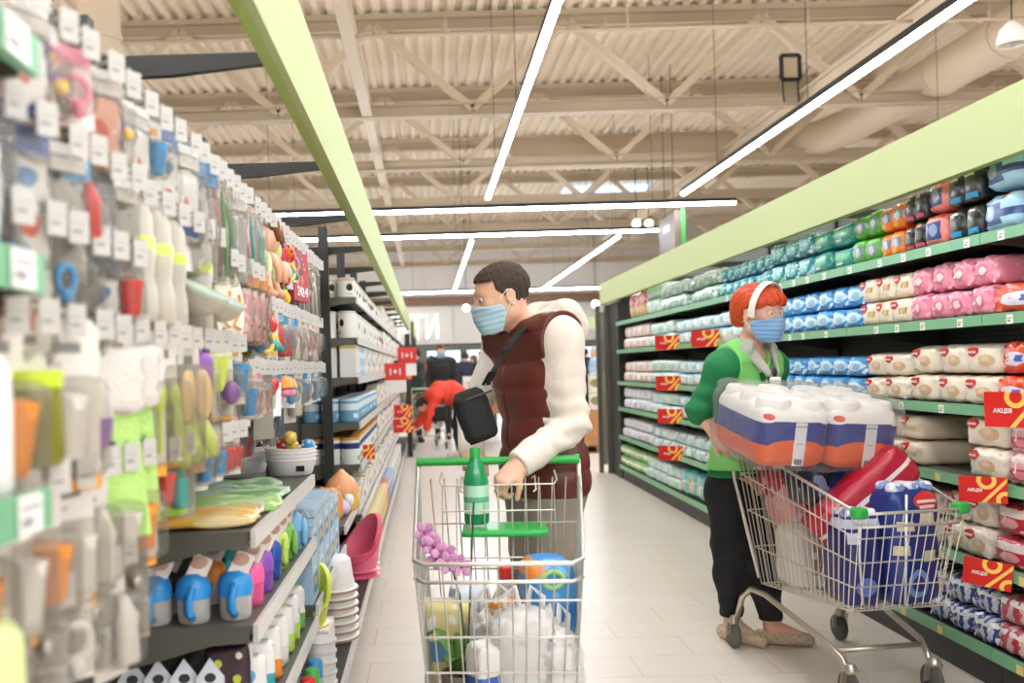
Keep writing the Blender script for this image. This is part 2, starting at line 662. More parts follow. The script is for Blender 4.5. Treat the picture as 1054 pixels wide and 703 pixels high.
# hanging department sign
p = at_y(690, 262, 16.0)
t = thing('hanging_sign', 'brown hanging department sign with a green edge', 'sign', p)
MB().box(-0.05, 0.05, -0.5, 0.5, 0.0, 0.65).build('board', mat('sign_brown', '6a584c', 0.5), t)
MB().box(0.05, 0.12, -0.52, 0.5, 0.0, 0.68).build('edge', mat('sign_green', '3d8f45', 0.5), t)
MB().box(-0.056, -0.05, -.2, .2, 0.36, 0.47).build('plate', mat('sign_plate', 'd8cdc6', .5), t)
for q in (-0.3, 0.3):
    MB().tube([(0, q, 0.65), (0, q, 6.2 - p.z)], 0.006).build('suspension_wire', M_HOUSE, t)

# letters on the far wall
tx = at_y(444, 338, 34.0)
lt = thing('wall_lettering', 'white raised wall letters high on the far cladding', 'sign', (at_y(453, 338, 34.0).x, 33.95, at_y(453, 338, 34.0).z))
lettering('ПРОДУКТИ', 1.15, mat('sign_white', 'ffffff', 0.4, emit=0.4), lt, (0, 0, 0), depth=0.05, align='RIGHT', bold=0.012).scale = (.66, 1, 1)

# small spot lamps hanging far off
for i, (px, py, Y) in enumerate(((480, 317, 30), (613, 313, 26), (655, 230, 20), (668, 230, 20.5))):
    p = at_y(px, py, Y)
    t = thing('spot_lamp', 'small round white spot lamp, ' + ('near the far wall letters', 'beside the right shelf end', 'left one of the pair under the roof', 'right one of the pair under the roof')[i], 'lamp', p)
    MB().ball((0, 0, 0), 0.09 if i > 1 else 0.11, 12).build('bulb', mat('spot_glow', 'fff4e0', 0.4, emit=2.5), t, smooth=True)
    MB().tube([(0, 0, 0.08), (0, 0, 6.2 - p.z)], 0.01).build('rod', M_HOUSE, t)
led(-6.0, 6.0, -2.03, -1.97, 'crosswise fill strip light added behind the camera')  # added out of view to brighten surfaces that face the camera

# ================================================================ shelving
M_PERF = bpy.data.materials.new('perforated_panel')
M_PERF.use_nodes = True
_nt = M_PERF.node_tree
_b = _nt.nodes['Principled BSDF']
_b.inputs['Roughness'].default_value = 0.55
_tc = _nt.nodes.new('ShaderNodeTexCoord')
_vm = _nt.nodes.new('ShaderNodeVectorMath')
_vm.operation = 'SCALE'
_vm.inputs['Scale'].default_value = 1 / 0.025
_nt.links.new(_tc.outputs['Object'], _vm.inputs[0])
_fr = _nt.nodes.new('ShaderNodeVectorMath')
_fr.operation = 'FRACTION'
_nt.links.new(_vm.outputs[0], _fr.inputs[0])
_sp = _nt.nodes.new('ShaderNodeSeparateXYZ')
_nt.links.new(_fr.outputs[0], _sp.inputs[0])


def _m(op, a, b):
    n_ = _nt.nodes.new('ShaderNodeMath')
    n_.operation = op
    for i_, v_ in enumerate((a, b)):
        if isinstance(v_, (int, float)):
            n_.inputs[i_].default_value = v_
        else:
            _nt.links.new(v_, n_.inputs[i_])
    return n_.outputs[0]


_d = _m('ADD', _m('POWER', _m('SUBTRACT', _sp.outputs['Y'], 0.5), 2), _m('POWER', _m('SUBTRACT', _sp.outputs['Z'], 0.5), 2))
_f = _m('LESS_THAN', _d, 0.05)
_mx = _nt.nodes.new('ShaderNodeMix')
_mx.data_type = 'RGBA'
_mx.inputs[6].default_value = lin('5d5a50')
_mx.inputs[7].default_value = lin('191816')
_nt.links.new(_f, _mx.inputs[0])
_nt.links.new(_mx.outputs[2], _b.inputs['Base Color'])


def shelf_part(t, side, xf, xb, z, L, rail_mat, tip=0.0):
    """one shelf of a bay: tray, side plates and a price rail; xf the front, xb the back edge, side the way the front faces"""
    s = side
    lo, hi = min(xf, xb), max(xf, xb)
    mb = MB().box(lo, hi, 0.012, L - 0.012, z - 0.022, z)
    for y in (0.004, L - 0.010):
        mb.prism([(xb, z - 0.10), (xb + s * 0.06 * 1, z - 0.10), (xf - s * 0.10, z - 0.045), (xf - s * 0.01, z - 0.04), (xf - s * 0.01, z - .001), (xb, z - .001)][::-s], y, y + 0.006)
    sh = mb.build('shelf', M_STEEL, t)
    MB().box(min(xf, xf + s * 0.012), max(xf, xf + s * 0.012), 0.003, L - 0.003, z - 0.040, z + 0.004).build('price_rail', rail_mat, sh)
    return sh


def bay(name, label, side, y0, L, xf, xspine, top, shelves, base_z, base_xf, rail=M_RAIL_G, base_rail=None, perf=True, group=None, front_post=None):
    t = thing(name, label, 'shelving', (0, y0, 0), group=group)
    s = side
    a, b = sorted((xspine, xspine - s * 0.03))
    MB().box(a, b, 0.002, L - 0.002, 0.1, top).build('back_panel', M_PERF if perf else M_BACK, t)
    u = sorted((xspine - s * 0.04, xspine + s * 0.02))
    MB().box(u[0], u[1], 0.003, 0.05, 0.0, top + 0.04).build('upright', M_STEEL_D, t)
    bb = MB()
    lo, hi = sorted((base_xf, xspine))
    bb.box(lo, hi, 0.003, L - 0.003, base_z - 0.022, base_z)
    bb.box(*sorted((base_xf - s * 0.03, base_xf - s * 0.045)), 0.003, L - 0.003, 0.0, base_z - 0.03)
    bo = bb.build('base', M_STEEL_D, t)
    MB().box(*sorted((base_xf, base_xf + s * 0.012)), 0.003, L - 0.003, base_z - 0.045, base_z + 0.004).build('price_rail', base_rail or rail, bo)
    for z in shelves:
        zz, f = (z if isinstance(z, tuple) else (z, xf))
        shelf_part(t, s, f, xspine + s * 0.005, zz, L, rail)
    return t


LX, LBX, LSP = -0.44, -0.37, -0.82      # left: shelf front, base front, spine
RX, RSP = 2.23, 2.72                    # right: shelf front, spine
RZ = [1.832, 1.508, 1.145, 0.845, 0.515]
RBASE = 0.175
BAY = 1.25

# ---- left side
left_bays = []
y = -0.15
kinds = {0: ([1.74, 1.495, 1.235, 0.93, 0.55], 'grey shelving bay with green rails beside the camera'),
         1: ([], 'grey shelving bay of hooks with clear hanging packs nearest the camera'),
         2: ([0.976, 0.746, 0.45], 'grey shelving bay with cups and bowls under the hanging packs'),
         3: ([0.49], 'grey shelving bay with light blue toy boxes low down'),
         4: ([0.58], 'grey shelving bay just before the dark upright post')}
for i in range(14):
    sh, lb = kinds.get(i, ([1.82, 1.565, 1.315, 1.03, 0.765, 0.45], 'grey shelving bay of baby food cans, %s beyond the dark post' % nth(i - 5)))
    bay('shelving_bay', lb, 1, y, BAY, LX, LSP, 2.2 if i < 5 else 2.05, sh, 0.15, LBX, rail=M_RAIL_G if i == 0 else M_RAIL_W, base_rail=M_RAIL_W, group='left shelving bays')
    y += BAY
LEND = y
for i, yy in enumerate((6.07, 7.32, 8.57, 9.82)):
    t = thing('upright_post', ('dark grey upright post at the start of the can shelves', 'second dark upright post above the cans', 'third dark upright post above the cans', 'fourth dark upright post above the cans')[i], 'post', (-0.63, yy, 0))
    MB().box(-0.03, 0.03, -0.02, 0.02, 0.002 if i == 0 else 1.83, 2.26).build('post', M_STEEL_D, t)

# left header board on arms
t = thing('header_board', 'long lime green header board above the left shelving', 'board', (0, 0, 0))
MB().box(-0.345, -0.325, -0.4, 18.9, 2.10, 2.375).build('board', M_LIME, t)
MB().box(-0.375, -0.345, -0.4, 18.9, 2.10, 2.375).build('backing', M_LIME_E, t)
for k in range(14):
    ya = 1.10 + 1.25 * k
    MB().prism([(-0.775, 2.085), (-0.60, 2.09), (-0.45, 2.105), (-0.376, 2.112), (-0.376, 2.14), (-0.775, 2.14)], ya + 0.012, ya + 0.036).build('support_arm', M_STEEL_D, t)

# ---- right side
RY0 = 0.20
for i in range(8):
    y0 = 1.38 + 1.25 * i
    bay('shelving_bay', 'grey shelving bay with green rails full of diaper packs, %s along the right row' % nth(i), -1, y0, BAY, RX, RSP, 2.3, RZ, RBASE, RX, rail=M_RAIL_G, group='right shelving bays')
REND = y0 + BAY
# end panel with posts
t = thing('end_panel', 'dark grey end panel with posts closing the far end of the right row', 'panel', (0, REND, 0))
MB().box(RX + 0.02, RX + 0.05, 0.03, 0.62, 0.0, 2.08).build('panel', M_STEEL_D, t)
MB().box(RX + 0.05, RSP + 0.03, 0.03, 0.06, 0.0, 2.1).build('back_board', M_STEEL_D, t)
MB().box(RX - 0.02, RX + 0.05, 0.62, 0.70, 0.0, 2.08).build('post', M_STEEL, t)
MB().box(RX - 0.12, RX - 0.07, 0.70, 0.75, 0.0, 2.08).build('post', M_STEEL, t)
MB().box(RX - 0.10, RX + 0.0, 0.71, 0.73, 0.1, 2.0).build('glass_panel', clear('smoke_glass', 'b8b8ac', 0.6), t)

t = thing('header_board', 'long lime green header board above the diaper shelves', 'board', (0, 0, 0))
MB().box(2.16, 2.18, 0.6, REND + 0.68, 2.085, 2.335).build('board', M_LIME, t)
MB().box(2.18, 2.205, 0.6, REND + 0.68, 2.085, 2.335).build('backing', M_LIME_E, t)
for k in range(9):
    ya = 1.38 + 1.25 * k
    MB().box(2.205, RSP - .025, ya - 0.012, ya + 0.012, 2.09, 2.13).build('support_arm', M_STEEL_D, t)

# ================================================================ right shelves: diaper packs
PK = {}


def pack_kind(key, desc, base, shapes, size, **kw):
    PK[key] = dict(desc=desc, base=base, shapes=shapes, size=size, meshes=[], **kw)


PHOTO = lambda c, c2: [('rect', .22, .78, .2, .78, c), ('oval', .5, .5, .16, .22, c2)]
pack_kind('sky', 'light blue diaper pack with a navy photo', 'a9d0e6', [('rect', .08, .62, .18, .75, '3f5f92'), ('oval', .3, .5, .15, .2, '9db9d6'), ('rect', .62, 1, .35, .55, '27437f'), ('rect', .55, .75, .82, .95, 'd6453a')], 0)
pack_kind('blackblue', 'black diaper pack with a blue label', '1b1a19', [('rect', .2, .85, .12, .28, '2a9ed2'), ('rect', .25, .7, .78, .86, 'cfcac0'), ('oval', .5, .5, .25, .16, '3d3a33')], 0)
pack_kind('blackpink', 'black diaper pack with a pink label', '1b1a19', [('rect', .2, .85, .10, .24, 'd4526a'), ('rect', .25, .7, .78, .85, 'b9b3a8'), ('rect', .1, .5, .86, .95, 'c9382f'), ('oval', .55, .5, .25, .16, '4d4a43')], 0)
pack_kind('salmon', 'salmon pink diaper pack with a navy photo', 'e8857e', [('rect', .18, .8, .2, .75, '2c4680'), ('oval', .5, .5, .18, .2, '8a95b8'), ('rect', .6, .85, .82, .95, 'd6453a')], 0)
pack_kind('orange', 'orange diaper pack with a grey photo', 'f07d22', [('rect', .3, .85, .35, .75, '75828c'), ('oval', .55, .5, .16, .2, 'b9bec0'), ('oval', .35, .2, .2, .1, 'f7c23c')], 0)
pack_kind('green', 'green diaper pack with a grey photo', '58a838', [('rect', .3, .85, .25, .7, '76838a'), ('oval', .55, .45, .16, .2, 'b4bcbb'), ('band', .82, 1, '6cc046')], 0)
pack_kind('teal', 'teal diaper pack with green print', '158078', [('oval', .5, .55, .35, .18, '38b06a'), ('band', .0, .14, '1f9aa0'), ('rect', .2, .5, .2, .32, 'd7e8e0'), ('speckle', 35, .62, '49b58c')], 0)
pack_kind('tealclear', 'teal diaper pack in loose clear wrap', '2d8a92', [('oval', .5, .5, .35, .3, '74bfc0'), ('speckle', 18, .56, 'a8d8dc'), ('speckle', 30, .63, 'e6f4f4')], 0, wrinkle=.006)
pack_kind('tealsmall', 'small teal and blue diaper pack', '2b8f9c', [('rect', .2, .8, .3, .7, '57b3b0'), ('band', 0, .2, '2a6ea6'), ('speckle', 40, .6, 'bfe2e0')], 0)
pack_kind('mintbig', 'large pale green clear wrapped pack', '8fb9a4', [('band', .55, .8, 'cfe2d6'), ('speckle', 20, .55, 'e4efe8'), ('speckle', 34, .63, '5f9a80')], 0, wrinkle=.006)
pack_kind('pinkyellow', 'pink and yellow upright pack', 'e0707c', [('band', 0, .45, 'd9b47c'), ('rect', .2, .8, .5, .8, 'f3c3c6'), ('speckle', 30, .62, 'f6ece0')], 0)
pack_kind('magenta', 'dark magenta diaper pack pushed far back', '7c2038', [('rect', .2, .6, .4, .7, '9a3a50')], 0)
pack_kind('flame', 'orange red diaper pack with white label', 'ec5230', [('oval', .55, .45, .34, .22, 'e8e2ea'), ('rect', .6, .8, .36, .56, '4a6cc0'), ('speckle', 24, .64, 'f29a78')], 0, wrinkle=.007)
pack_kind('pink', 'pink diaper pack', 'ee93a9', [('oval', .5, .45, .25, .25, 'd56a86'), ('oval', .52, .48, .14, .15, 'f4d0cc'), ('rect', .1, .3, .75, .92, 'f6dfe2'), ('speckle', 26, .66, 'f7b9c8')], 0, wrinkle=.006)
pack_kind('gold', 'cream gold lettered diaper pack', 'efe2cc', [('rect', .5, .85, .35, .6, 'bb9a50'), ('rect', .6, .64, .35, .6, 'efe2cc'), ('rect', .72, .75, .35, .6, 'efe2cc'), ('band', 0, .1, 'dccaa8')], 0, heart=.26)
pack_kind('blue', 'blue diaper pack with a pale cloud band', '3f9ad8', [('oval', .5, .5, .44, .26, 'c9e6f4'), ('oval', .6, .45, .2, .18, '8dbfe0'), ('rect', .35, .65, .12, .2, '2a64b0'), ('speckle', 20, .66, 'e6f3fa')], 0, wrinkle=.005)
pack_kind('cream', 'cream diaper pack with a red logo', 'eee3cf', [('oval', .62, .42, .22, .2, 'd7b98e'), ('oval', .6, .5, .1, .1, 'e8c9a8'), ('rect', .12, .4, .12, .45, 'f1e8da'), ('band', 0, .07, 'd8c4a2')], 0, heart=.27, wrinkle=.004)
pack_kind('creamlong', 'long cream diaper pack with a dark red logo', 'ead9bd', [('rect', .55, .95, .3, .6, 'd8c6a4'), ('rect', .6, .9, .38, .52, 'b9a888')], 0, heart=.6)
pack_kind('pinkclear', 'clear pack of pink and red diapers', 'e3a9ae', [('band', .15, .5, 'c23a50'), ('oval', .5, .32, .2, .12, 'e88a96'), ('band', .7, .85, 'f2dcd9'), ('speckle', 26, .63, 'f6e6e4')], 0, wrinkle=.005)
pack_kind('redpack', 'red and white diaper pack', 'b9283a', [('band', .55, .8, 'e7d9d2'), ('oval', .5, .35, .25, .16, 'e2a0a2'), ('speckle', 26, .64, 'e9c4c2')], 0, wrinkle=.004)
pack_kind('navyclear', 'clear pack of navy and white pads', 'c8cfda', [('stripes', 4, .5, '2b3f86'), ('band', .62, .8, 'e9ecf0'), ('speckle', 22, .58, '33478c'), ('speckle', 40, .64, 'f4f5f7')], 0, wrinkle=.005)
pack_kind('redclear', 'clear pack of red and white pads', 'd9b7b4', [('stripes', 3, .5, 'b03040'), ('band', .62, .8, 'eee4e2'), ('speckle', 22, .58, 'c04a55')], 0, wrinkle=.005)
pack_kind('cyan', 'white and cyan diaper pack', 'cfe6e8', [('oval', .5, .5, .3, .3, '8fd0d4'), ('rect', .55, .8, .3, .7, 'f0f3f0'), ('band', .85, 1, '6fbfd2'), ('speckle', 26, .64, 'd66a68')], 0, bumps=0)
pack_kind('mint', 'pale mint diaper pack', 'cfe4dc', [('oval', .5, .45, .3, .25, 'a5d6c8'), ('speckle', 26, .6, 'eef4ee'), ('band', .0, .12, '9ccfc4')], 0)
pack_kind('blush', 'white and blush diaper pack', 'f0e4de', [('oval', .5, .45, .25, .3, 'e2c8be'), ('speckle', 26, .62, 'd7b4a6')], 0)
pack_kind('whiteblue', 'white diaper pack with blue edges', 'e6e6ea', [('rect', 0, .16, 0, 1, '5a8fd0'), ('oval', .55, .5, .25, .25, 'cdd4e2'), ('speckle', 26, .64, 'a8a6b8')], 0)
pack_kind('mintred', 'mint diaper pack with red dots', 'cbe4e2', [('oval', .5, .5, .3, .3, '9ad4d0'), ('oval', .75, .8, .12, .12, 'd8403a'), ('speckle', 26, .63, 'eef4f2')], 0)
pack_kind('leaf', 'fresh green tissue pack', '9ccb7e', [('band', .4, .7, 'e4eedb'), ('speckle', 24, .6, '6eb04c'), ('oval', .5, .55, .2, .12, 'f2f6ea')], 0)
pack_kind('tealtall', 'tall teal pack with orange figures', '84c9c6', [('oval', .5, .4, .25, .3, 'e6c9a8'), ('oval', .45, .6, .12, .1, 'e09a60'), ('speckle', 20, .62, 'cdeae6'), ('band', .85, 1, '4fb0b4')], 0)

M_HEART = mat('logo_red', 'd2352b', 0.4)


def pack_mesh(key, w, d, h, var):
    k = PK[key]
    mb = MB().soft((0, d / 2, 0), (w * .93, d, h * .93), r=min(w, h) * 0.22, bulge=0.07, n=9, wrinkle=k.get('wrinkle', .0025), seed=var, bumps=k.get('bumps', 0))
    m = printed('print_' + key, k['base'], k['shapes'], rough=0.32, bump=0.35, bscale=22, coat=0.25)
    me_o = mb.build('diaper_pack', m, smooth=True)
    me = me_o.data
    bpy.data.objects.remove(me_o)
    hm = None
    if 'heart' in k:
        hx = (k['heart'] - .5) * w
        R = min(w * .2, h * .19)
        pts = []
        for q in range(20):
            a = 2 * math.pi * q / 20
            pts.append((hx + R * math.cos(a) * 1.15, h * .70 + R * (math.sin(a) * .8 + .18 * abs(math.cos(a)))))
        mb = MB().prism(pts, -0.035 * d - 0.004, 0.03)
        o = mb.build('logo', M_HEART)
        hm = (o.data, hx, h * .70, R)
        bpy.data.objects.remove(o)
    return me, hm


PACKCACHE = {}


def put_pack(key, x, y, z, w, d, h, label, group, rz=-math.pi / 2, rot=None, name='diaper_pack', big=False):
    q = (key, round(w, 2), round(d, 2), round(h, 2), random.randint(0, 2))
    if q not in PACKCACHE:
        PACKCACHE[q] = pack_mesh(key, *q[1:])
    me, hm = PACKCACHE[q]
    o = bpy.data.objects.new(name, me)
    COL.objects.link(o)
    o.location = (x, y, z)
    o.rotation_euler = rot if rot else (0, 0, rz)
    o.scale = (w / q[1], d / q[2], h / q[3] * random.uniform(.93, 1.03))
    tag(o, label, 'diaper pack', group)
    if hm:
        c = bpy.data.objects.new('logo', hm[0])
        COL.objects.link(c)
        c.parent = o
        if big:
            lettering('HUGGIES', hm[3] * .55, M_PAPER, c, (hm[1], -0.035 * d - 0.006, hm[2]), depth=0.001)
    return o


SHN = ['top', 'second', 'third', 'fourth', 'fifth', 'bottom']
SZ = RZ + [RBASE]
# each shelf: (kind, px of near edge, px of far edge, packs along, layers, pack height, depth, recess)
ROWS = {
    0: [('sky', 1092, 1003, 2, 2, .165, .3), ('blackblue', 1003, 969, 2, 2, .145, .2), ('salmon', 969, 947, 1, 2, .15, .22), ('blackpink', 947, 925, 2, 2, .135, .2),
        ('orange', 925, 901, 2, 2, .13, .2), ('green', 901, 874, 2, 2, .13, .2), ('teal', 874, 832, 2, 2, .125, .22), ('tealclear', 832, 790, 3, 2, .13, .24),
        ('tealsmall', 790, 738, 7, 2, .11, .2), ('mintbig', 738, 676, 2, 2, .125, .36), ('mint', 676, 663, 2, 2, .16, .25), ('pinkyellow', 662, 646, 3, 1, .29, .2)],
    1: [('magenta', 1100, 1036, 2, 2, .135, .2, .16), ('pink', 1018, 932, 4, 2, .125, .22), ('gold', 932, 882, 3, 2, .125, .22), ('blue', 882, 800, 6, 2, .115, .22),
        ('cyan', 800, 692, 10, 2, .11, .22), ('mint', 690, 666, 3, 2, .12, .25), ('blush', 665, 641, 4, 2, .13, .25)],
    2: [('flame', 1080, 1022, 2, 2, .13, .24), ('cream', 1021, 931, 3, 2, .13, .26), ('cream', 931, 884, 2, 2, .115, .24), ('blue', 884, 800, 6, 2, .11, .22),
        ('cyan', 800, 694, 10, 2, .11, .22), ('mint', 694, 668, 3, 2, .12, .25), ('blush', 667, 641, 5, 2, .115, .25)],
    3: [('pinkclear', 1092, 1031, 2, 2, .125, .26), ('cream', 1030, 989, 1, 2, .13, .28), ('creamlong', 944, 908, 1, 2, .12, .40),
        ('cream', 900, 850, 3, 2, .12, .25), ('cyan', 800, 694, 9, 2, .11, .22), ('mint', 694, 667, 4, 2, .11, .25), ('whiteblue', 666, 641, 5, 2, .12, .25)],
    4: [('redpack', 1096, 1016, 2, 2, .13, .26), ('cream', 1015, 968, 2, 2, .13, .26), ('cream', 960, 850, 5, 2, .12, .25), ('mintred', 790, 668, 12, 2, .105, .24), ('whiteblue', 667, 640, 5, 2, .11, .25)],
    5: [('redclear', 1100, 1022, 2, 2, .12, .3), ('navyclear', 1021, 950, 3, 2, .12, .3), ('navyclear', 945, 850, 4, 2, .12, .3), ('tealtall', 760, 698, 7, 1, .25, .28), ('mint', 697, 664, 5, 2, .11, .28), ('leaf', 663, 637, 5, 2, .12, .28)],
}
cnt = {}
for si, segs in ROWS.items():
    z = SZ[si]
    for sg in segs:
        key, pa, pb, nk, layers, h, d = sg[:7]
        rec = sg[7] if len(sg) > 7 else 0.012
        ya, yb = depth_of(pa, RX, z + .1), depth_of(pb, RX, z + .1)
        wd = (yb - ya) / nk
        for ly in range(layers):
            for k in range(nk):
                c = cnt.setdefault((si, key, ly), 0)
                cnt[(si, key, ly)] += 1
                lay = '' if layers == 1 else (', lower layer', ', upper layer')[ly]
                tot = sum(s[3] for s in segs if s[0] == key)
                pos = '' if tot == 1 else ', %s along' % nth(c)
                lab = '%s, %s right shelf%s%s' % (PK[key]['desc'], SHN[si], lay, pos)
                put_pack(key, RX + rec + random.uniform(0, .014) + ly * .008, ya + wd * (k + .5) + random.uniform(-.004, .004), z + .0015 + ly * h * 1.0,
                         wd * random.uniform(.95, .985), d, h, lab, 'diaper packs on the right shelves', rz=-math.pi / 2 + random.uniform(-.09, .09), big=(ya < 5.5))
# an orange pack lying at the front of the second shelf
put_pack('flame', RX + .015, depth_of(1042, RX, 1.55), SZ[1] + .002, .33, .14, .12, 'orange red diaper pack lying in front of the magenta packs, second shelf', 'diaper packs on the right shelves')

# price tags in the green rails
M_TAGY = mat('yellow_price_tag', 'e8d38a', 0.6)
TAGM = printed('price_tag_print', 'f1efe9', [('rect', .12, .8, .55, .68, '9a9690'), ('rect', .12, .6, .25, .42, '6f6b66')], rough=0.5)


def price_tag(x, y, z, side, label, group, w=.042, h=.036, m=None):
    o = MB().box(-w / 2, w / 2, -0.0012, 0, 0, h).build('price_tag', m or TAGM)
    o.location = (x, y, z)
    o.rotation_euler = (0, 0, -math.pi / 2 if side < 0 else math.pi / 2)
    return tag(o, label, 'price tag', group)


for si in range(6):
    y, k = 3.55 + random.uniform(0, .2), 0
    while y < 7.4:
        if not any(abs(y - (1.38 + 1.25 * q)) < .04 for q in range(9)):
            low = si >= 3
            price_tag(RX - .0125, y, SZ[si] - (.041 if si < 5 else .043), -1, '%s price tag on the %s right rail, %s from the near end' % ('yellow' if low else 'white', SHN[si], nth(k)), 'price tags in the right rails', m=M_TAGY if low else None)
            k += 1
        y += random.uniform(.2, .38)


# ---------------------------------------------------------------- promotion signs
def promo(p, label, w=.16, h=.115, rz=-math.pi / 4, tilt=0.0, name='promo_sign', small=False):
    t = thing(name, label, 'sign', p, rot=(0, tilt, rz), group='red discount signs')
    MB().box(-w / 2, w / 2, -.002, .002, 0, h).build('board', M_RED, t)
    mb = MB()

    def onb(x, z):
        return (max(-w / 2, min(w / 2, (x - .5) * w)), -.0032, max(0.0, min(h, z * h)))
    asp = w / h
    for cx, cz in ((.58, .86), (.97, .11)):
        vs, fs = [], []
        n_ = 40
        for q in range(n_):
            a = 2 * math.pi * q / n_
            for r_ in (.115, .205):
                vs.append(onb(cx + r_ * math.cos(a), cz + r_ * asp * math.sin(a)))
        for q in range(n_):
            l = (q + 1) % n_
            fs.append((2 * q, 2 * l, 2 * l + 1, 2 * q + 1))
        mb.add(vs, fs)
    mb.add([onb(.46, 0), onb(.56, 0), onb(1.0, .82), onb(1.0, .99)], [(0, 1, 2, 3)])
    mb.build('percent_symbol', M_YELLOW, t)
    lettering('АКЦІЯ', h * .17, M_PAPER, t, (-w * .16, -.0035, h * .46), depth=.0008, bold=.0004)
    return t


def sign_at(px, py, X, label, **k):
    return promo(at_x(px, py, X), label, **k)


sign_at(1042, 440, RX - .10, 'large red discount sign with a yellow percent symbol below the orange packs', w=.2, h=.13, rz=-1.05)
sign_at(1012, 517, RX - .09, 'red discount sign between two cream packs on the fourth rail', w=.17, h=.10, rz=-.75)
sign_at(1015, 604, RX - .09, 'tilted red discount sign above the navy clear packs', w=.17, h=.105, rz=-.75, tilt=.12)
for px, py, lab in ((687, 360, 'on the second far rail, left of the green shirt'), (727, 357, 'on the second far rail, just behind the green shoulder'), (688, 402, 'on the third far rail'), (690, 436, 'on the fourth far rail'), (691, 474, 'on the fifth far rail')):
    sign_at(px, py, RX - .08, 'small far red discount sign ' + lab, w=.24, h=.13, rz=-.7)

# ================================================================ left side: hooks and hanging packs
R = random.uniform
PL_CLEAR = clear('clear_plastic', 'f4f2ee', .90, body='9a978f')
PL_MILK = clear('milky_plastic', 'e6dfd0', .5, .3)
PL_LIME = clear('lime_plastic', 'd6e86a', .25, .3)
PL_GREY = clear('grey_clear_plastic', 'bdb9b2', .62)
HOOKTAG = printed('hook_tag_print', 'c0bcb5', [('rect', .15, .85, .55, .65, 'b5b0ab'), ('rect', .15, .65, .3, .42, '8f8a86')], rough=.5)


def shape_mesh(name, mb, m, smooth=None):
    o = mb.build(name, m, smooth=smooth)
    return o


HX = -0.475
hook0 = thing('display_hook', 'x', 'hook')
MB().tube([(-.32, 0, .006), (-.005, 0, .008), (0.0, 0, .016)], .0028, 5).tube([(-.32, .0, -.012), (-.03, 0, -.010), (.004, 0, .0)], .0028, 5).build('hook_wire', M_CHROME, hook0)
c = MB().prism([(-.0155, -.034), (.0155, -.034), (.0155, .010), (-.0155, .010)], -.001, .001).build('price_tag', HOOKTAG, hook0, loc=(.006, 0, 0), rot=(0, 0, 1.05))
HOOK_USED = [False]


def put_hook(y, z, label, row):
    o = hook0 if not HOOK_USED[0] else dup(hook0)
    HOOK_USED[0] = True
    o.location = (HX, y, z)
    o.rotation_euler = (0, 0, R(-.08, .08))
    o['label'] = label
    o['group'] = 'tagged hooks on the left shelving'
    return o


PROT = {}


def proto(key, desc, cat, name, fn):
    PROT[key] = (desc, cat, name, fn, [None])


def hang(key, y, z, x, label, group, yaw=None, sc=1.0):
    desc, cat, name, fn, store = PROT[key]
    if store[0] is None:
        t = thing(name, 'x', cat)
        fn(t)
        store[0] = t
        o = t
    else:
        o = dup(store[0])
    o.location = (x, y, z)
    o.rotation_euler = (R(-.05, .05), R(-.03, .03), math.pi / 2 - (R(.1, .75) if yaw is None else yaw))
    o.scale = (sc,) * 3
    o['label'] = label
    o['category'] = cat
    o['group'] = group
    return o


def card(t, w, h, m, name='backing_card', top=0.0):
    mb = MB()
    k = .012
    mb.prism([(-w / 2, top + .012 - h), (w / 2, top + .012 - h), (w / 2, top), (w / 2 - k, top + .012), (-w / 2 + k, top + .012), (-w / 2, top)], -.001, .001)
    return mb.build(name, m, t)


def blister(cardm, prod, pm, w=.1, h=.2, clearm=None):
    def fn(t):
        card(t, w, h, cardm)
        b = MB().soft((0, -.026, -h + .03), (w * .8, .05, h * .58), r=.02, n=6).build('blister_bubble', clearm or PL_CLEAR, t, smooth=True)
        mb = MB()
        zc = -h + .03 + h * .29
        if prod == 'ball':
            mb.ball((0, -.026, zc), (.028, .02, .03), 12)
        elif prod == 'cup':
            mb.lathe([(.018, -.035), (.027, .03), (.029, .035), (.012, .04)], 14, (0, -.026, zc))
        elif prod == 'spoon':
            for s in (-.014, .014):
                mb.tube([(s, -.02, zc - .045), (s, -.022, zc + .02)], .004, 6)
                mb.ball((s, -.022, zc + .034), (.011, .006, .018), 10)
        elif prod == 'ring':
            mb.tube([(.024 * math.cos(a * .5236), -.026, zc + .024 * math.sin(a * .5236)) for a in range(12)], .007, 8, closed=True)
            mb.ball((0, -.03, zc - .035), (.014, .012, .016), 10)
        elif prod == 'bottle':
            mb.lathe([(.02, -.05), (.022, -.045), (.02, 0), (.022, .02), (.014, .035), (.008, .05), (.0, .055)], 14, (0, -.026, zc))
        mb.build('product_or_glint', pm, t, smooth=50)
    return fn


CARD_W = printed('white_card', 'dfd9d0', [('band', 0, .09, 'eda440'), ('rect', .2, .8, .80, .86, '8c8a86'), ('rect', .3, .6, .72, .75, 'b5b0a8')], .45)
CARD_W2 = printed('white_card_plain', 'dfdad2', [('rect', .15, .85, .78, .9, 'e3a85a'), ('rect', .2, .7, .68, .72, '8b8984')], .45)
CARD_B = printed('blue_card', 'eef0f0', [('band', .68, 1, '4a9ed0'), ('oval', .5, .84, .3, .08, 'b6daee')], .45)
CARD_G = printed('green_card', 'f0efe6', [('band', 0, .3, '8fb84a'), ('oval', .3, .2, .2, .08, 'd05a3a'), ('rect', .2, .8, .8, .88, '77756e')], .45)
CARD_P = printed('pink_card', 'f4e6e4', [('band', .75, 1, 'e79aa6'), ('rect', .2, .8, .6, .64, 'c8a0a4')], .45)
CARD_K = mat('plain_grey_card', '8e8b82', .6)
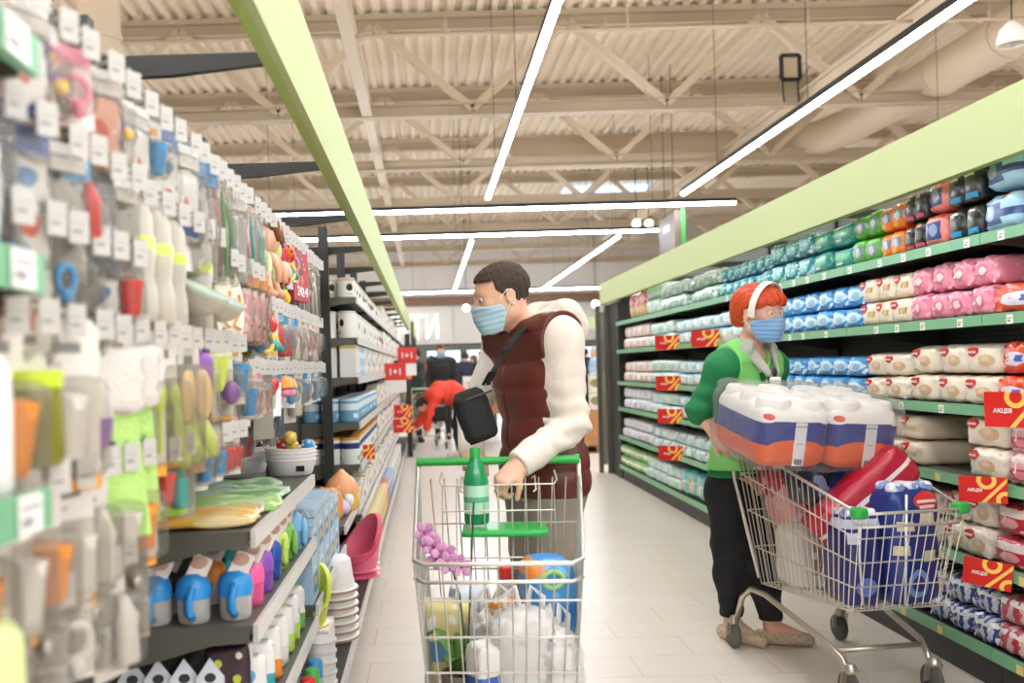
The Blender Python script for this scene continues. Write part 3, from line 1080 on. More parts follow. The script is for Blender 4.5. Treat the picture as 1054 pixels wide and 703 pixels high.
COLM = {k: mat('glossy_' + k, v, .3) for k, v in dict(purple='8f55a8', orange='f0922e', lime='c3d93a', blue='3d93cf', red='d8332c', teal='35b0a8', pink='ea8fa8', white='dcd7cf', yellow='f2c74a', navy='2d4f8f', tan='d9a98a', green='4fae4e', dark='2c2a2a').items()}

proto('ball_purple', 'white card with purple pod', 'blister pack', 'blister_pack', blister(CARD_W, 'ball', COLM['purple']))
proto('cup_orange', 'orange footed card with cup', 'blister pack', 'blister_pack', blister(CARD_W, 'cup', COLM['orange'], .12, .2))
proto('cup_white', 'orange footed card with white cup', 'blister pack', 'blister_pack', blister(CARD_W, 'cup', COLM['white'], .13, .2))
proto('spoon_lime', 'white card with lime spoons', 'blister pack', 'blister_pack', blister(CARD_W, 'spoon', COLM['lime'], .09, .22))
proto('ring_pink', 'pink card with a pink soother', 'blister pack', 'blister_pack', blister(CARD_P, 'ring', COLM['pink'], .09, .15))
proto('ring_blue', 'blue topped card with a blue soother', 'blister pack', 'blister_pack', blister(CARD_B, 'ring', COLM['blue'], .09, .15))
proto('ring_white', 'white card with a white soother', 'blister pack', 'blister_pack', blister(CARD_W2, 'ring', COLM['white'], .09, .15))
proto('bottle_teal', 'green footed card with a small teal bottle', 'blister pack', 'blister_pack', blister(CARD_G, 'bottle', COLM['teal'], .09, .19))
proto('bottle_red', 'blue topped card with a red toy', 'blister pack', 'blister_pack', blister(CARD_B, 'bottle', COLM['red'], .10, .18))
proto('bottle_white', 'white card with white bottle', 'blister pack', 'blister_pack', blister(CARD_W2, 'bottle', COLM['white'], .09, .2))
proto('bottle_blue', 'white card with a small blue cup', 'blister pack', 'blister_pack', blister(CARD_W2, 'cup', COLM['blue'], .09, .16))
proto('cup_red', 'white card with a small red cup', 'blister pack', 'blister_pack', blister(CARD_W2, 'cup', COLM['red'], .09, .16))


def glint(t):
    mb = MB()
    for i in range(2):
        mb.soft((R(-.005, .005), -.016, -.085 - i * .06), (.06, .034, .05), r=.015, n=5, wrinkle=.002, seed=i)
    mb.build('blister_tray', PL_CLEAR, t, smooth=True)
    MB().ball((0, -.016, -.12), (.014, .01, .014), 10).ball((0, -.016, -.06), (.012, .01, .012), 10).build('product_or_glint', M_CHROME, t, smooth=True)  # chrome balls stand in for metallic highlights on the clear trays
    card(t, .075, .17, clear('clear_card', 'dcd8d2', .6))


proto('glint', 'clear plastic tray pack', 'blister pack', 'blister_pack', glint)


def bag(header, fill, fm, w=.13, h=.2):
    def fn(t):
        MB().soft((0, 0, -h), (w, .03, h - .01), r=.012, n=6, wrinkle=.004, seed=3).build('clear_bag', PL_CLEAR, t, smooth=True)
        MB().box(-w / 2, w / 2, -.006, .006, -.035, .012).build('header_card', header, t)
        mb = MB().soft((0, 0, -h + .012), (w * .82, .02, h * .72), r=.01, n=6, wrinkle=.004, seed=fill)
        mb.build('contents', fm, t, smooth=True)
    return fn


CLOTH_GREY = printed('grey_cloth', 'a9a59d', [('speckle', 30, .6, 'c6c2ba'), ('oval', .5, .4, .2, .16, '86827b')], .7)
CLOTH_SALM = printed('salmon_cloth', 'd9a08c', [('speckle', 25, .6, 'e9cfc2'), ('oval', .5, .5, .2, .16, 'c5604c')], .7)
CLOTH_MIX = printed('patterned_cloth', 'd8d4cc', [('speckle', 22, .6, '8da7b8'), ('oval', .5, .35, .22, .14, 'cf5138'), ('oval', .5, .8, .2, .1, '2f6fa0')], .7)
CLOTH_WHT = printed('white_cloth', 'e9e6e0', [('speckle', 22, .62, 'c4d3df'), ('band', .05, .2, '3d5fae'), ('oval', .55, .5, .12, .1, 'd86b5c')], .7)
CLOTH_DARK = printed('dark_cloth', '6d6a66', [('speckle', 22, .6, '4a7a8c'), ('oval', .5, .5, .2, .16, '8f8a84')], .7)
proto('bag_grey', 'clear bag holding a grey cloth', 'bag', 'hanging_bag', bag(COLM['white'], 1, CLOTH_GREY, .13, .24))
proto('bag_salmon', 'clear bag holding a salmon pink set', 'bag', 'hanging_bag', bag(COLM['white'], 2, CLOTH_SALM, .13, .2))
proto('bag_mix', 'clear bag holding a patterned cloth', 'bag', 'hanging_bag', bag(COLM['navy'], 4, CLOTH_MIX, .13, .22))
proto('bag_white', 'clear bag of blue edged cloth', 'bag', 'hanging_bag', bag(COLM['white'], 5, CLOTH_WHT, .14, .2))
proto('bag_dark', 'clear bag holding a dark grey set', 'bag', 'hanging_bag', bag(COLM['dark'], 6, CLOTH_DARK, .13, .2))
proto('bag_blue', 'tall clear bag with a blue header card', 'bag', 'hanging_bag', bag(COLM['blue'], 7, CLOTH_GREY, .11, .26))
NETM = printed('pink_net', 'd99a98', [('speckle', 60, .5, 'eed0cc')], .5)
proto('bag_net', 'clear bag of pink netting', 'bag', 'hanging_bag', bag(COLM['orange'], 8, NETM, .13, .2))


def bottle(t):
    MB().lathe([(.0, -.215), (.030, -.213), (.034, -.2), (.034, -.16), (.030, -.135), (.034, -.11), (.036, -.09), (.034, -.085)], 18).build('bottle_body', PL_MILK, t, smooth=50)
    MB().lathe([(.036, -.09), (.037, -.075), (.036, -.068), (.032, -.068)], 18).build('screw_ring', PL_LIME, t, smooth=50)
    MB().lathe([(.034, -.07), (.035, -.03), (.026, -.004), (.012, .002), (.0, .004)], 18).build('cap', PL_MILK, t, smooth=60)
    card(t, .05, .04, CARD_W2, 'hang_card', .03)


proto('bottle', 'milky baby bottle with a lime ring', 'baby bottle', 'baby_bottle', bottle)


def hbowl(t):
    Mt = Matrix.Rotation(.5, 3, 'X')
    MB().lathe([(.0, -.05), (.035, -.05), (.055, -.03), (.065, 0), (.062, 0), (.05, -.03), (.0, -.045)], 22, (0, -.03, -.13), M=Mt).build('bowl_body', PL_MILK, t, smooth=50)
    MB().lathe([(.066, -.004), (.068, .004), (.0, .008)], 22, (0, -.03, -.13), M=Mt).build('lid', clear('minty_lid', 'd3e2d4', .3), t, smooth=50)
    MB().prism([(-.045, -.09), (.045, -.09), (.03, .01), (-.03, .01)], -.002, .002).build('hang_card', CARD_W2, t)


proto('bowl', 'clear lidded feeding bowl', 'bowl', 'feeding_bowl', hbowl)


def bibclear(t):
    pts = []
    for q in range(24):
        a = 2 * math.pi * q / 24
        pts.append((.052 * math.cos(a), -.1 + .095 * math.sin(a)))
    MB().prism(pts, -.006, .006).build('bib_body', mat('milk_silicone', 'e9e4d0', .4), t)
    MB().tube([(.02, -.012, -.16), (-.01, -.012, -.15), (.028, -.012, -.11), (.025, -.012, -.07)], .004).build('print', COLM['orange'], t)


proto('bibclear', 'pale silicone bib with an orange curl', 'bib', 'silicone_bib', bibclear)


def straps(cols):
    def fn(t):
        card(t, .07, .06, CARD_W2, 'header_card')
        for i, c in enumerate(cols):
            x = (i - (len(cols) - 1) / 2) * .018
            MB().tube([(x, -.004 * (i % 2), -.02), (x * 1.25, -.008, -.12), (x * 1.35, -.006, -.23)], [.004, .0065, .005], 6).build('handle', COLM[c], t, smooth=True)
        MB().soft((0, -.004, -.25), (.095, .022, .24), r=.008, n=5).build('clear_sleeve', PL_CLEAR, t, smooth=True)
    return fn


proto('straps_warm', 'sleeve of orange and white long spoons', 'spoon pack', 'spoon_pack', straps(['orange', 'white', 'red']))
proto('straps_dark', 'sleeve of dark and cream long spoons', 'spoon pack', 'spoon_pack', straps(['white', 'dark', 'green']))
proto('straps_teal', 'sleeve of teal and pink brushes', 'brush pack', 'brush_pack', straps(['white', 'pink', 'teal']))
proto('straps_white', 'thin white hanging pack', 'spoon pack', 'spoon_pack', straps(['white', 'white', 'white']))


def parrot(t):
    MB().ball((0, 0, -.05), (.042, .04, .042), 14).build('head', mat('plush_pink', 'ea5a70', .9), t, smooth=True)
    MB().ball((0, .002, -.12), (.045, .04, .055), 14).build('body', mat('plush_crimson', 'b8243c', .9), t, smooth=True)
    MB().ball((0, -.02, -.115), (.032, .028, .026), 12).build('belly', mat('plush_cream', 'e9c9b8', .9), t, smooth=True)
    for s in (-1, 1):
        MB().ball((s * .022, -.033, -.04), .007, 8).build('eye', COLM['dark'], t, smooth=True)
        MB().ball((s * .02, -.015, -.205), (.016, .014, .022), 10).build('foot', mat('plush_yellow', 'f0c238', .9), t, smooth=True)
        MB().tube([(s * .02, -.01, -.165), (s * .02, -.012, -.19)], .007, 8).build('leg', mat('plush_green', '4e8f45', .9), t, smooth=True)
    MB().lathe([(.0, -.012), (.012, 0), (.0, .02)], 10, (0, -.042, -.055), M=Matrix.Rotation(1.3, 3, 'X')).build('beak', COLM['orange'], t, smooth=True)
    MB().tube([(0, 0, 0), (0, 0, -.02)], .003).build('loop', COLM['white'], t)


proto('parrot', 'pink plush parrot toy', 'plush toy', 'plush_parrot', parrot)


def bunny(t):
    tanm = mat('plush_tan', 'dfa98a', .9)
    MB().ball((0, 0, -.05), (.04, .036, .042), 14).build('head', tanm, t, smooth=True)
    MB().ball((0, 0, -.13), (.035, .032, .055), 14).build('body', mat('plush_mint', 'd5e0a8', .9), t, smooth=True)
    for s in (-1, 1):
        MB().tube([(s * .02, 0, -.02), (s * .05, -.01, -.0), (s * .065, -.012, -.05)], [.012, .016, .01], 8).build('ear', mat('plush_brown', '8a5a40', .9), t, smooth=True)
        MB().tube([(s * .03, 0, -.09), (s * .06, -.015, -.14), (s * .055, -.02, -.18)], [.012, .012, .01], 8).build('arm', tanm, t, smooth=True)
        MB().tube([(s * .018, 0, -.17), (s * .022, -.01, -.21), (s * .022, -.03, -.225)], [.014, .013, .014], 8).build('leg', tanm, t, smooth=True)
    MB().tube([(0, 0, .0), (0, 0, -.02)], .003).build('loop', COLM['white'], t)


proto('bunny', 'tan plush bunny with brown ears', 'plush toy', 'plush_bunny', bunny)


def bird(t):
    MB().ball((0, 0, -.06), (.038, .034, .05), 14).build('body', mat('plush_lime', 'cfe08a', .9), t, smooth=True)
    MB().ball((.012, -.015, -.13), (.03, .025, .036), 14).build('tail', mat('plush_leaf', '86bb4a', .9), t, smooth=True)
    MB().ball((-.03, -.01, -.17), (.032, .026, .032), 14).build('rattle', COLM['red'], t, smooth=True)
    MB().ball((.02, -.03, -.045), .009, 8).build('eye', COLM['navy'], t, smooth=True)


proto('bird', 'lime and red plush bird rattle', 'plush toy', 'plush_bird', bird)


def box24(t):
    MB().box(-.045, .045, -.03, .0, -.2, 0).build('carton', printed('red_carton', 'b5404a', [('oval', .4, .42, .22, .12, 'd99a78'), ('rect', .2, .8, .62, .66, 'e2a9a0'), ('rect', .2, .7, .7, .74, 'e2a9a0')], .4), t)
    lettering('24', .05, M_PAPER, t, (.012, -.0315, -.165), depth=.0005, bold=.001)
    card(t, .06, .03, COLM['red'], 'hang_tab', .02)


proto('box24', 'red hanging carton marked 24', 'carton', 'hanging_carton', box24)


def cutlery(t):
    card(t, .12, .24, CARD_W)
    lime = mat('lime_cutlery', 'cfe05a', .35)
    MB().tube([(-.035, -.02, -.07), (-.042, -.028, -.12), (-.03, -.03, -.18), (.0, -.03, -.2)], [.012, .016, .017, .013], 10).build('spoon', lime, t, smooth=True)
    MB().tube([(.02, -.02, -.14), (.032, -.028, -.17), (.035, -.03, -.2)], [.014, .015, .012], 10).build('fork', lime, t, smooth=True)
    MB().ball((.026, -.024, -.09), (.028, .012, .045), 14).build('plate', mat('pale_orange', 'f4cf8c', .35), t, smooth=True)
    MB().soft((0, -.026, -.222), (.112, .05, .185), r=.02, n=6).build('blister_bubble', PL_CLEAR, t, smooth=True)


proto('cutlery', 'lime baby cutlery set on a white card', 'cutlery set', 'cutlery_pack', cutlery)


def pod(t):
    MB().lathe([(.0, -.16), (.022, -.157), (.038, -.135), (.04, -.105)], 18).build('pod_bottom', COLM['purple'], t, smooth=50)
    MB().lathe([(.04, -.105), (.037, -.08), (.024, -.06), (.0, -.056)], 18).build('pod_top', COLM['white'], t, smooth=50)
    MB().tube([(-.02, 0, -.066), (-.022, 0, -.03), (-.012, 0, -.008), (.0, 0, -.001), (.012, 0, -.008), (.022, 0, -.03), (.02, 0, -.066)], .007, 8).build('carry_loop', COLM['white'], t, smooth=True)


proto('pod', 'purple and white pod with a carry loop', 'soother case', 'soother_case', pod)


def cup(t):
    MB().lathe([(.0, -.11), (.026, -.11), (.030, -.1), (.045, -.03), (.043, -.03), (.028, -.1), (.0, -.104)], 18).build('cup_body', PL_LIME, t, smooth=50)
    MB().lathe([(.045, -.032), (.047, -.026), (.045, -.022), (.0, -.02)], 18).build('lid', clear('cup_lid', 'e6efb2', .4), t, smooth=50)
    card(t, .05, .05, CARD_W2, 'hang_card', .03)


proto('cup', 'lime tapered baby cup', 'cup', 'baby_cup', cup)


def purplepod(t):
    MB().soft((0, -.02, -.1), (.045, .04, .085), r=.018, n=6).build('case_body', COLM['purple'], t, smooth=True)
    MB().ball((-.012, -.02, -.012), .008, 8).ball((.012, -.02, -.012), .008, 8).build('ears', COLM['purple'], t, smooth=True)
    card(t, .06, .16, CARD_W)


proto('purplecase', 'small purple eared case', 'soother case', 'soother_case', purplepod)


def cowbib(t):
    MB().prism([(-.05, -.27), (.06, -.27), (.045, -.1), (-.045, -.1)], -.008, .008).build('towel', mat('lime_towel', 'b6dd7c', .9, bump=.6, bscale=200), t)
    MB().soft((0, -.0, -.105), (.11, .04, .09), r=.012, n=6, wrinkle=.003).build('folded_hem', mat('white_towel', 'd6d0c8', .9, bump=.5, bscale=160), t, smooth=True)
    MB().ball((-.02, -.014, -.17), (.02, .01, .014), 12).build('muzzle', COLM['dark'], t, smooth=True)
    for s in (-1, 1):
        MB().ball((-.02 + s * .02, -.01, -.145), (.007, .005, .007), 8).build('ear', COLM['dark'], t, smooth=True)
    MB().tube([(0, 0, 0), (0, 0, -.02)], .003).build('loop', COLM['white'], t)


proto('cowbib', 'lime towel bib with a dark muzzle', 'bib', 'towel_bib', cowbib)


def strawberry(t):
    MB().lathe([(.0, -.085), (.012, -.078), (.026, -.05), (.026, -.032), (.014, -.022), (.0, -.022)], 14).build('fruit', COLM['red'], t, smooth=True)
    MB().lathe([(.0, -.018), (.02, -.026), (.024, -.034)], 8).build('leaf_crown', COLM['green'], t)
    MB().tube([(0, 0, -.088), (0, 0, -.13)], .009, 8).build('grip', COLM['lime'], t, smooth=True)
    card(t, .08, .16, CARD_B)


proto('strawberry', 'red strawberry shaped teether', 'teether', 'teether', strawberry)


def captoy(t):
    MB().lathe([(.036, -.06), (.03, -.035), (.012, -.02), (.0, -.018)], 14, (0, -.02, 0)).build('shell', COLM['orange'], t, smooth=50)
    MB().ball((0, -.03, -.075), (.03, .02, .016), 12).build('rim', COLM['pink'], t, smooth=True)
    MB().tube([(-.01, -.01, -.015), (-.02, -.012, .005)], .005).build('stem', COLM['teal'], t)
    card(t, .07, .12, CARD_B)


proto('captoy', 'orange cap shaped teether', 'teether', 'teether', captoy)


def rattle(t):
    MB().ball((0, -.02, -.05), (.028, .024, .03), 12).build('head', COLM['red'], t, smooth=True)
    MB().tube([(.03 * math.cos(a * .5236), -.02, -.11 + .03 * math.sin(a * .5236)) for a in range(12)], .009, 8, closed=True).build('ring', COLM['yellow'], t, smooth=True)
    MB().ball((-.035, -.02, -.12), (.022, .02, .022), 12).build('bead', COLM['blue'], t, smooth=True)
    MB().tube([(.02, -.02, -.1), (.05, -.02, -.13)], .01, 8).build('tail', COLM['teal'], t, smooth=True)
    card(t, .1, .18, CARD_W2)


proto('rattle', 'red yellow and blue rattle on a card', 'rattle', 'baby_rattle', rattle)
def jar(t):
    MB().lathe([(.0, -.15), (.034, -.149), (.038, -.14), (.038, -.07), (.036, -.065)], 18).build('jar_body', clear('olive_jar', '8f8a2e', .3), t, smooth=50)
    MB().lathe([(.039, -.068), (.04, -.05), (.0, -.048)], 18).build('lid', COLM['lime'], t, smooth=50)
    card(t, .085, .16, CARD_W)


proto('jar', 'olive jar on an orange footed card', 'jar pack', 'jar_pack', jar)
proto('greycard', 'grey backed hanging card', 'card pack', 'card_pack', lambda t: (card(t, .08, .22, CARD_K), MB().soft((0, .02, -.19), (.06, .035, .13), r=.012, n=5).build('blister_bubble', PL_CLEAR, t, smooth=True)))


def dots(t):
    MB().soft((0, 0, -.14), (.12, .05, .12), r=.02, n=6, wrinkle=.004).build('clear_bag', PL_CLEAR, t, smooth=True)
    rnd = random.Random(5)
    for i, c in enumerate(['purple', 'yellow', 'purple', 'orange', 'purple', 'yellow', 'white', 'orange']):
        MB().ball((rnd.uniform(-.045, .045), rnd.uniform(-.015, .015), -.02 - .012 * i), .015, 10).build('ball', COLM[c], t, smooth=True)
    card(t, .08, .03, COLM['white'], 'header_card', .01)


proto('dots', 'clear bag of purple and yellow balls', 'bag', 'hanging_bag', dots)

# rows of hooks: height, from, to, spacing, the packs in order, row name
HOOKROWS = [
    (1.85, 1.10, 1.99, .10, ['bag_salmon', 'bag_white', 'dots', 'ring_pink', 'bag_salmon', 'dots', 'bag_white', 'bottle_blue', 'bag_mix', 'bag_white'], 'topmost near'),
    (1.85, 2.03, 2.70, .085, ['bag_white', 'bag_blue', 'bag_blue', 'straps_warm', 'straps_dark', 'straps_dark', 'bag_grey', 'straps_warm'], 'topmost middle'),
    (1.85, 2.76, 4.42, .092, ['straps_teal', 'straps_teal', 'straps_teal', 'bunny', 'bunny', 'bird', 'parrot', 'parrot', 'rattle', 'ring_pink', 'box24', 'box24', 'straps_white', 'straps_white', 'straps_white', 'ring_white', 'straps_white', 'straps_white', 'straps_white'], 'topmost far'),
    (1.70, 1.04, 1.61, .095, ['bag_mix', 'bag_dark', 'bag_mix', 'bag_grey', 'bottle_red', 'bag_dark', 'bag_grey'], 'second near'),
    (1.575, 1.06, 1.60, .09, ['bag_dark', 'bottle_red', 'bag_mix', 'ring_blue', 'bag_dark', 'bag_mix', 'cup_red'], 'third near'),
    (1.69, 1.68, 2.35, .115, ['bottle', 'bottle', 'bottle', 'bowl', 'bottle', 'bowl'], 'baby bottle'),
    (1.655, 2.40, 2.90, .10, ['bibclear', 'bibclear', 'bag_net', 'bag_net', 'bag_net'], 'bib'),
    (1.45, 1.02, 2.50, .098, ['jar', 'cup_orange', 'jar', 'cup_white', 'pod', 'cowbib', 'cowbib', 'spoon_lime', 'spoon_lime', 'cutlery', 'cutlery', 'purplecase', 'cup', 'cup', 'ball_purple', 'bottle_blue'], 'long tagged middle'),
    (1.585, 2.98, 4.42, .085, ['rattle', 'rattle', 'bottle_red', 'ring_blue', 'bottle_red', 'ring_blue', 'bottle_white', 'bottle_red', 'ring_white', 'bottle_white', 'ring_white', 'ring_pink', 'ring_white', 'bottle_white', 'ring_white', 'ring_pink', 'ring_white'], 'rattle'),
    (1.39, 2.58, 4.42, .095, ['bottle_blue', 'ring_pink', 'ring_white', 'ring_pink', 'greycard', 'strawberry', 'strawberry', 'captoy', 'captoy', 'ring_blue', 'bottle_white', 'ring_white', 'bottle_blue', 'ring_blue', 'ring_white', 'bottle_blue', 'ring_blue', 'ring_white', 'ring_blue'], 'teether'),
    (1.245, 1.04, 1.72, .098, ['cup_orange', 'cup_white', 'cup_orange', 'cup_white', 'bottle_white', 'cup_white', 'cup_orange'], 'low orange card'),
    (1.235, 1.80, 2.50, .11, ['cup_red', 'bottle_teal', 'greycard', 'bottle_blue', 'bottle_blue', 'cup_red'], 'low small cup'),
    (1.225, 2.60, 4.42, .11, ['bottle_teal', 'bottle_teal', 'cup_red', 'bottle_white', 'ring_blue', 'bottle_red', 'ring_white', 'bottle_blue', 'ring_blue', 'bottle_red', 'ring_white', 'ring_blue', 'bottle_red', 'ring_blue', 'bottle_white', 'ring_blue', 'bottle_blue'], 'low far card'),
    (1.10, 1.04, 1.62, .095, ['glint', 'glint', 'glint', 'ring_white', 'glint', 'bottle_white', 'glint'], 'lowest clear pack'),
]
GRP = 'packs hanging on the left hooks'
hcnt = {}
for z, ya, yb, pt, seq, row in HOOKROWS:
    y, k = ya, 0
    while y < yb + .001:
        yy = y + R(-.01, .01)
        zz = z + R(-.004, .004)
        hk = put_hook(yy, zz, 'wire hook with a white tag, %s along the %s row' % (nth(k), row), row)
        if row == 'low far card':
            hk.location.x -= .20
        key = seq[min(k, len(seq) - 1)]
        q = hcnt.setdefault((row, key), 0)
        hcnt[(row, key)] += 1
        d = PROT[key][0]
        alone = seq.count(key) == 1
        sc_ = 1.18 if row == 'long tagged middle' and k < 12 else (1.0 if row == 'low orange card' else (.72 if row == 'low small cup' else (.8 if row in ('topmost near', 'second near', 'third near') else 1.0)))
        dx_ = -.20 if row == 'low far card' else 0.0
        hang(key, yy, zz - .022, -.505 + dx_, '%s%s in the %s row' % (d, ', front one' if alone else ', front, %s' % nth(q), row), GRP, sc=sc_)
        if key not in ('bunny', 'parrot', 'bird', 'cowbib', 'cutlery'):
            hang(key, yy + R(-.006, .006), zz - .022, -.59 + dx_ * .6, '%s%s in the %s row' % (d, ', rear one' if alone else ', rear, %s' % nth(q), row), GRP, sc=sc_)
        y += pt
        k += 1

# ================================================================ the shelf ends beside the camera
TAG_BIG = printed('shelf_tag_print', 'efece6', [('rect', .1, .9, .6, .75, 'b0aca6'), ('rect', .1, .6, .2, .45, '98948e')], .5)
for i, z in enumerate((1.74, 1.495, 1.235)):
    o = MB().box(-.03, .03, -.0015, 0, 0, .042).build('price_tag', TAG_BIG)
    o.location = (LX + .0145, 1.03, z - .039)
    o.rotation_euler = (0, 0, math.pi / 2)
    tag(o, 'big white price tag in the %s green rail beside the camera' % ('uppermost', 'middle', 'lowest')[i], 'price tag', 'price tags in the near green rails')
t = thing('lotion_bottle', 'white bottle with a dark purple cap at the near shelf end', 'bottle', (-.475, 1.035, 1.2365))
MB().lathe([(.0, 0), (.026, 0), (.03, .006), (.031, .1), (.028, .135), (.018, .15), (.014, .152)], 20, sx=1.0, sy=.75).build('bottle_body', M_WHITE, t, smooth=40)
MB().lathe([(.016, .15), (.015, .185), (.012, .205), (.0, .207)], 16).build('cap', mat('dark_purple', '4a1a4a', .3), t, smooth=40)
MB().ball((.012, -.0245, .075), (.012, .0012, .035), 12).build('label', mat('violet_label', '9a6fc0', .4), t, smooth=True)
t = thing('wipes_pack', 'pale blue upright pack at the near end of the upper shelf', 'pack', (-.5, 1.03, 1.4965))
MB().soft((0, 0, 0), (.07, .1, .19), r=.02, n=7, bulge=.1, wrinkle=.002).build('pouch', printed('paleblue_pack', 'cfe4ea', [('band', .3, .6, 'e6efef'), ('band', .9, 1, 'b6d4de')], .35), t, smooth=True)
MB().box(-.036, .036, -.02, .02, .18, .2).build('seal', COLM['white'], t)
t = thing('shampoo_bottle', 'pale green bottle with a brown baby print at the near end of a low shelf', 'bottle', (-.48, 1.04, .9315))
MB().soft((0, 0, 0), (.07, .06, .17), r=.022, n=7, bulge=.05).build('bottle_body', printed('palegreen_bottle', 'd6e59a', [('oval', .6, .35, .25, .2, 'e6b08e'), ('oval', .6, .2, .12, .06, '7a3f38'), ('band', 0, .08, 'f0eee6')], .35), t, smooth=True)
MB().lathe([(.016, .168), (.016, .2), (.0, .203)], 14).build('cap', COLM['green'], t, smooth=40)

# ================================================================ left shelves: what stands on them
def stand(name, label, cat, x, y, z, group=None, rz=0.0, rot=None):
    return thing(name, label, cat, (x, y, z + .0015), rz, group, rot=rot)


# flat bags on the upper shelf
ZA, ZB, ZC, ZD = .976, .746, .45, .15
FB = [('green and pale blue', printed('bag_green', 'a9c9a0', [('oval', .3, .5, .3, .4, 'c9dce4'), ('speckle', 14, .6, '6d9a6a')], .3), (.30, .22, .022), -.66, 3.22, .3),
      ('mint green', printed('bag_mintgreen', 'b9d6b0', [('speckle', 12, .58, '7fae74'), ('band', .2, .4, 'd8e6da')], .3), (.32, .24, .024), -.62, 2.98, -.15),
      ('bright lime', printed('bag_lime', 'a8d47a', [('speckle', 12, .62, 'cfe4b0'), ('oval', .2, .5, .2, .4, 'c6d8e4')], .3), (.34, .22, .024), -.61, 2.76, .1),
      ('orange edged', printed('bag_peach', 'd9b898', [('speckle', 12, .6, 'e8d6c4')], .3), (.32, .18, .022), -.63, 2.62, -.1),
      ('yellow orange', printed('bag_yellow', 'edb94e', [('speckle', 12, .6, 'f3cd78'), ('oval', .8, .5, .2, .4, 'f0d9a0')], .3), (.34, .2, .03), -.63, 2.49, .05)]
for i, (cn, m_, sz, x, y, rz) in enumerate(FB):
    t = stand('flat_bag', '%s flat clear bag lying on the upper left shelf' % cn, 'bag', x, y, ZA, 'flat bags on the upper left shelf', rz)
    MB().soft((0, 0, 0), sz, r=.011, n=9, wrinkle=.003, seed=i, bulge=.1).build('contents', m_, t, smooth=True)
    MB().box(-sz[0] / 2 - .03, -sz[0] / 2 + .004, -sz[1] / 2 + .02, sz[1] / 2 - .02, .004, .008).build('header_card', M_PAPER, t)

# white bowls in stacks
for i, (px, py) in enumerate(((252, 487), (300, 489))):
    p = at_z(px, py, ZA)
    for k in range(4):
        t = stand('white_bowl', 'white bowl, %s from the bottom of the %s stack' % (nth(k), ('rear', 'front')[i]), 'bowl', p.x, p.y, ZA + k * .014, 'stacked white bowls')
        MB().lathe([(.0, .0), (.07, 0), (.078, .006), (.094, .055), (.099, .058), (.099, .061), (.092, .061), (.076, .010), (.0, .006)], 26).build('bowl_body', mat('bowl_white', 'ece9e4', .35), t, smooth=40)
        if k == 0 and i == 1:
            MB().box(.03, .06, -.0865, -.0835, .02, .04).build('barcode', M_BLACK, t)
    TOYS = [('purple', -.03, -.02), ('orange', .03, -.03), ('white', .0, .03), ('red', -.045, .03), ('dark', .04, .03)] if i == 0 else \
        [('teal', -.04, -.02), ('green', .0, -.035), ('dark', .035, -.02), ('white', .04, .03), ('yellow', .0, .03), ('red', -.035, .035), ('blue', .065, .0), ('yellow', .0, 0.0)]
    for k, (cn, dx, dy) in enumerate(TOYS):
        t = stand('rattle_ball', '%s rattle ball%s in the %s white bowl' % (cn, ' on top' if k == 7 else '', ('rear', 'front')[i]), 'toy ball', p.x + dx, p.y + dy, ZA + .052 + (.032 if k > 3 else 0.0) + (.03 if k == 7 else 0), 'rattle balls in the white bowls')
        MB().ball((0, 0, .024), .025, 14).build('ball_body', COLM[cn], t, smooth=True)
        mb = MB()
        for q in range(6):
            a = q * 1.05 + k
            v = Vector((math.cos(a) * .8, math.sin(a) * .8, .6 if q % 2 else .1)).normalized()
            mb.ball(v * .0215 + Vector((0, 0, .024)), .007, 8)
        mb.build('spots', COLM['dark' if cn in ('white', 'teal', 'green') else 'white'], t, smooth=True)

# cups with blue lids on the middle shelf
def sipper(x, y, z, label, lid, body, sc=1.0, rz=0.0, grp='lidded cups on the middle left shelf'):
    t = stand('sipper_cup', label, 'cup', x, y, z, grp, rz)
    MB().lathe([(.0, 0), (.036, 0), (.04, .008), (.041, .06), (.040, .062)], 18).build('cup_body', body, t, smooth=40)
    MB().lathe([(.043, .06), (.044, .08), (.038, .105), (.02, .12), (.0, .122)], 18).build('lid', lid, t, smooth=40)
    MB().tube([(0, -.044, .095), (-.01, -.05, .06), (-.01, -.048, .03), (0, -.042, .015)], [.008, .01, .011, .008], 8).build('handle', lid, t, smooth=True)
    MB().soft((0, -.01, .1), (.05, .012, .07), r=.005, n=4, M=Matrix.Rotation(.45, 3, 'Y')).build('hang_card', printed('cup_card', 'e9ded4', [('oval', .5, .7, .3, .2, 'c9a08c'), ('band', 0, .25, 'b06a9a')], .5), t)
    MB().tube([(0, 0, .118), (0, 0, .15)], .008, 8).build('spout', COLM['teal'], t, smooth=True)
    t.scale = (sc,) * 3
    return t


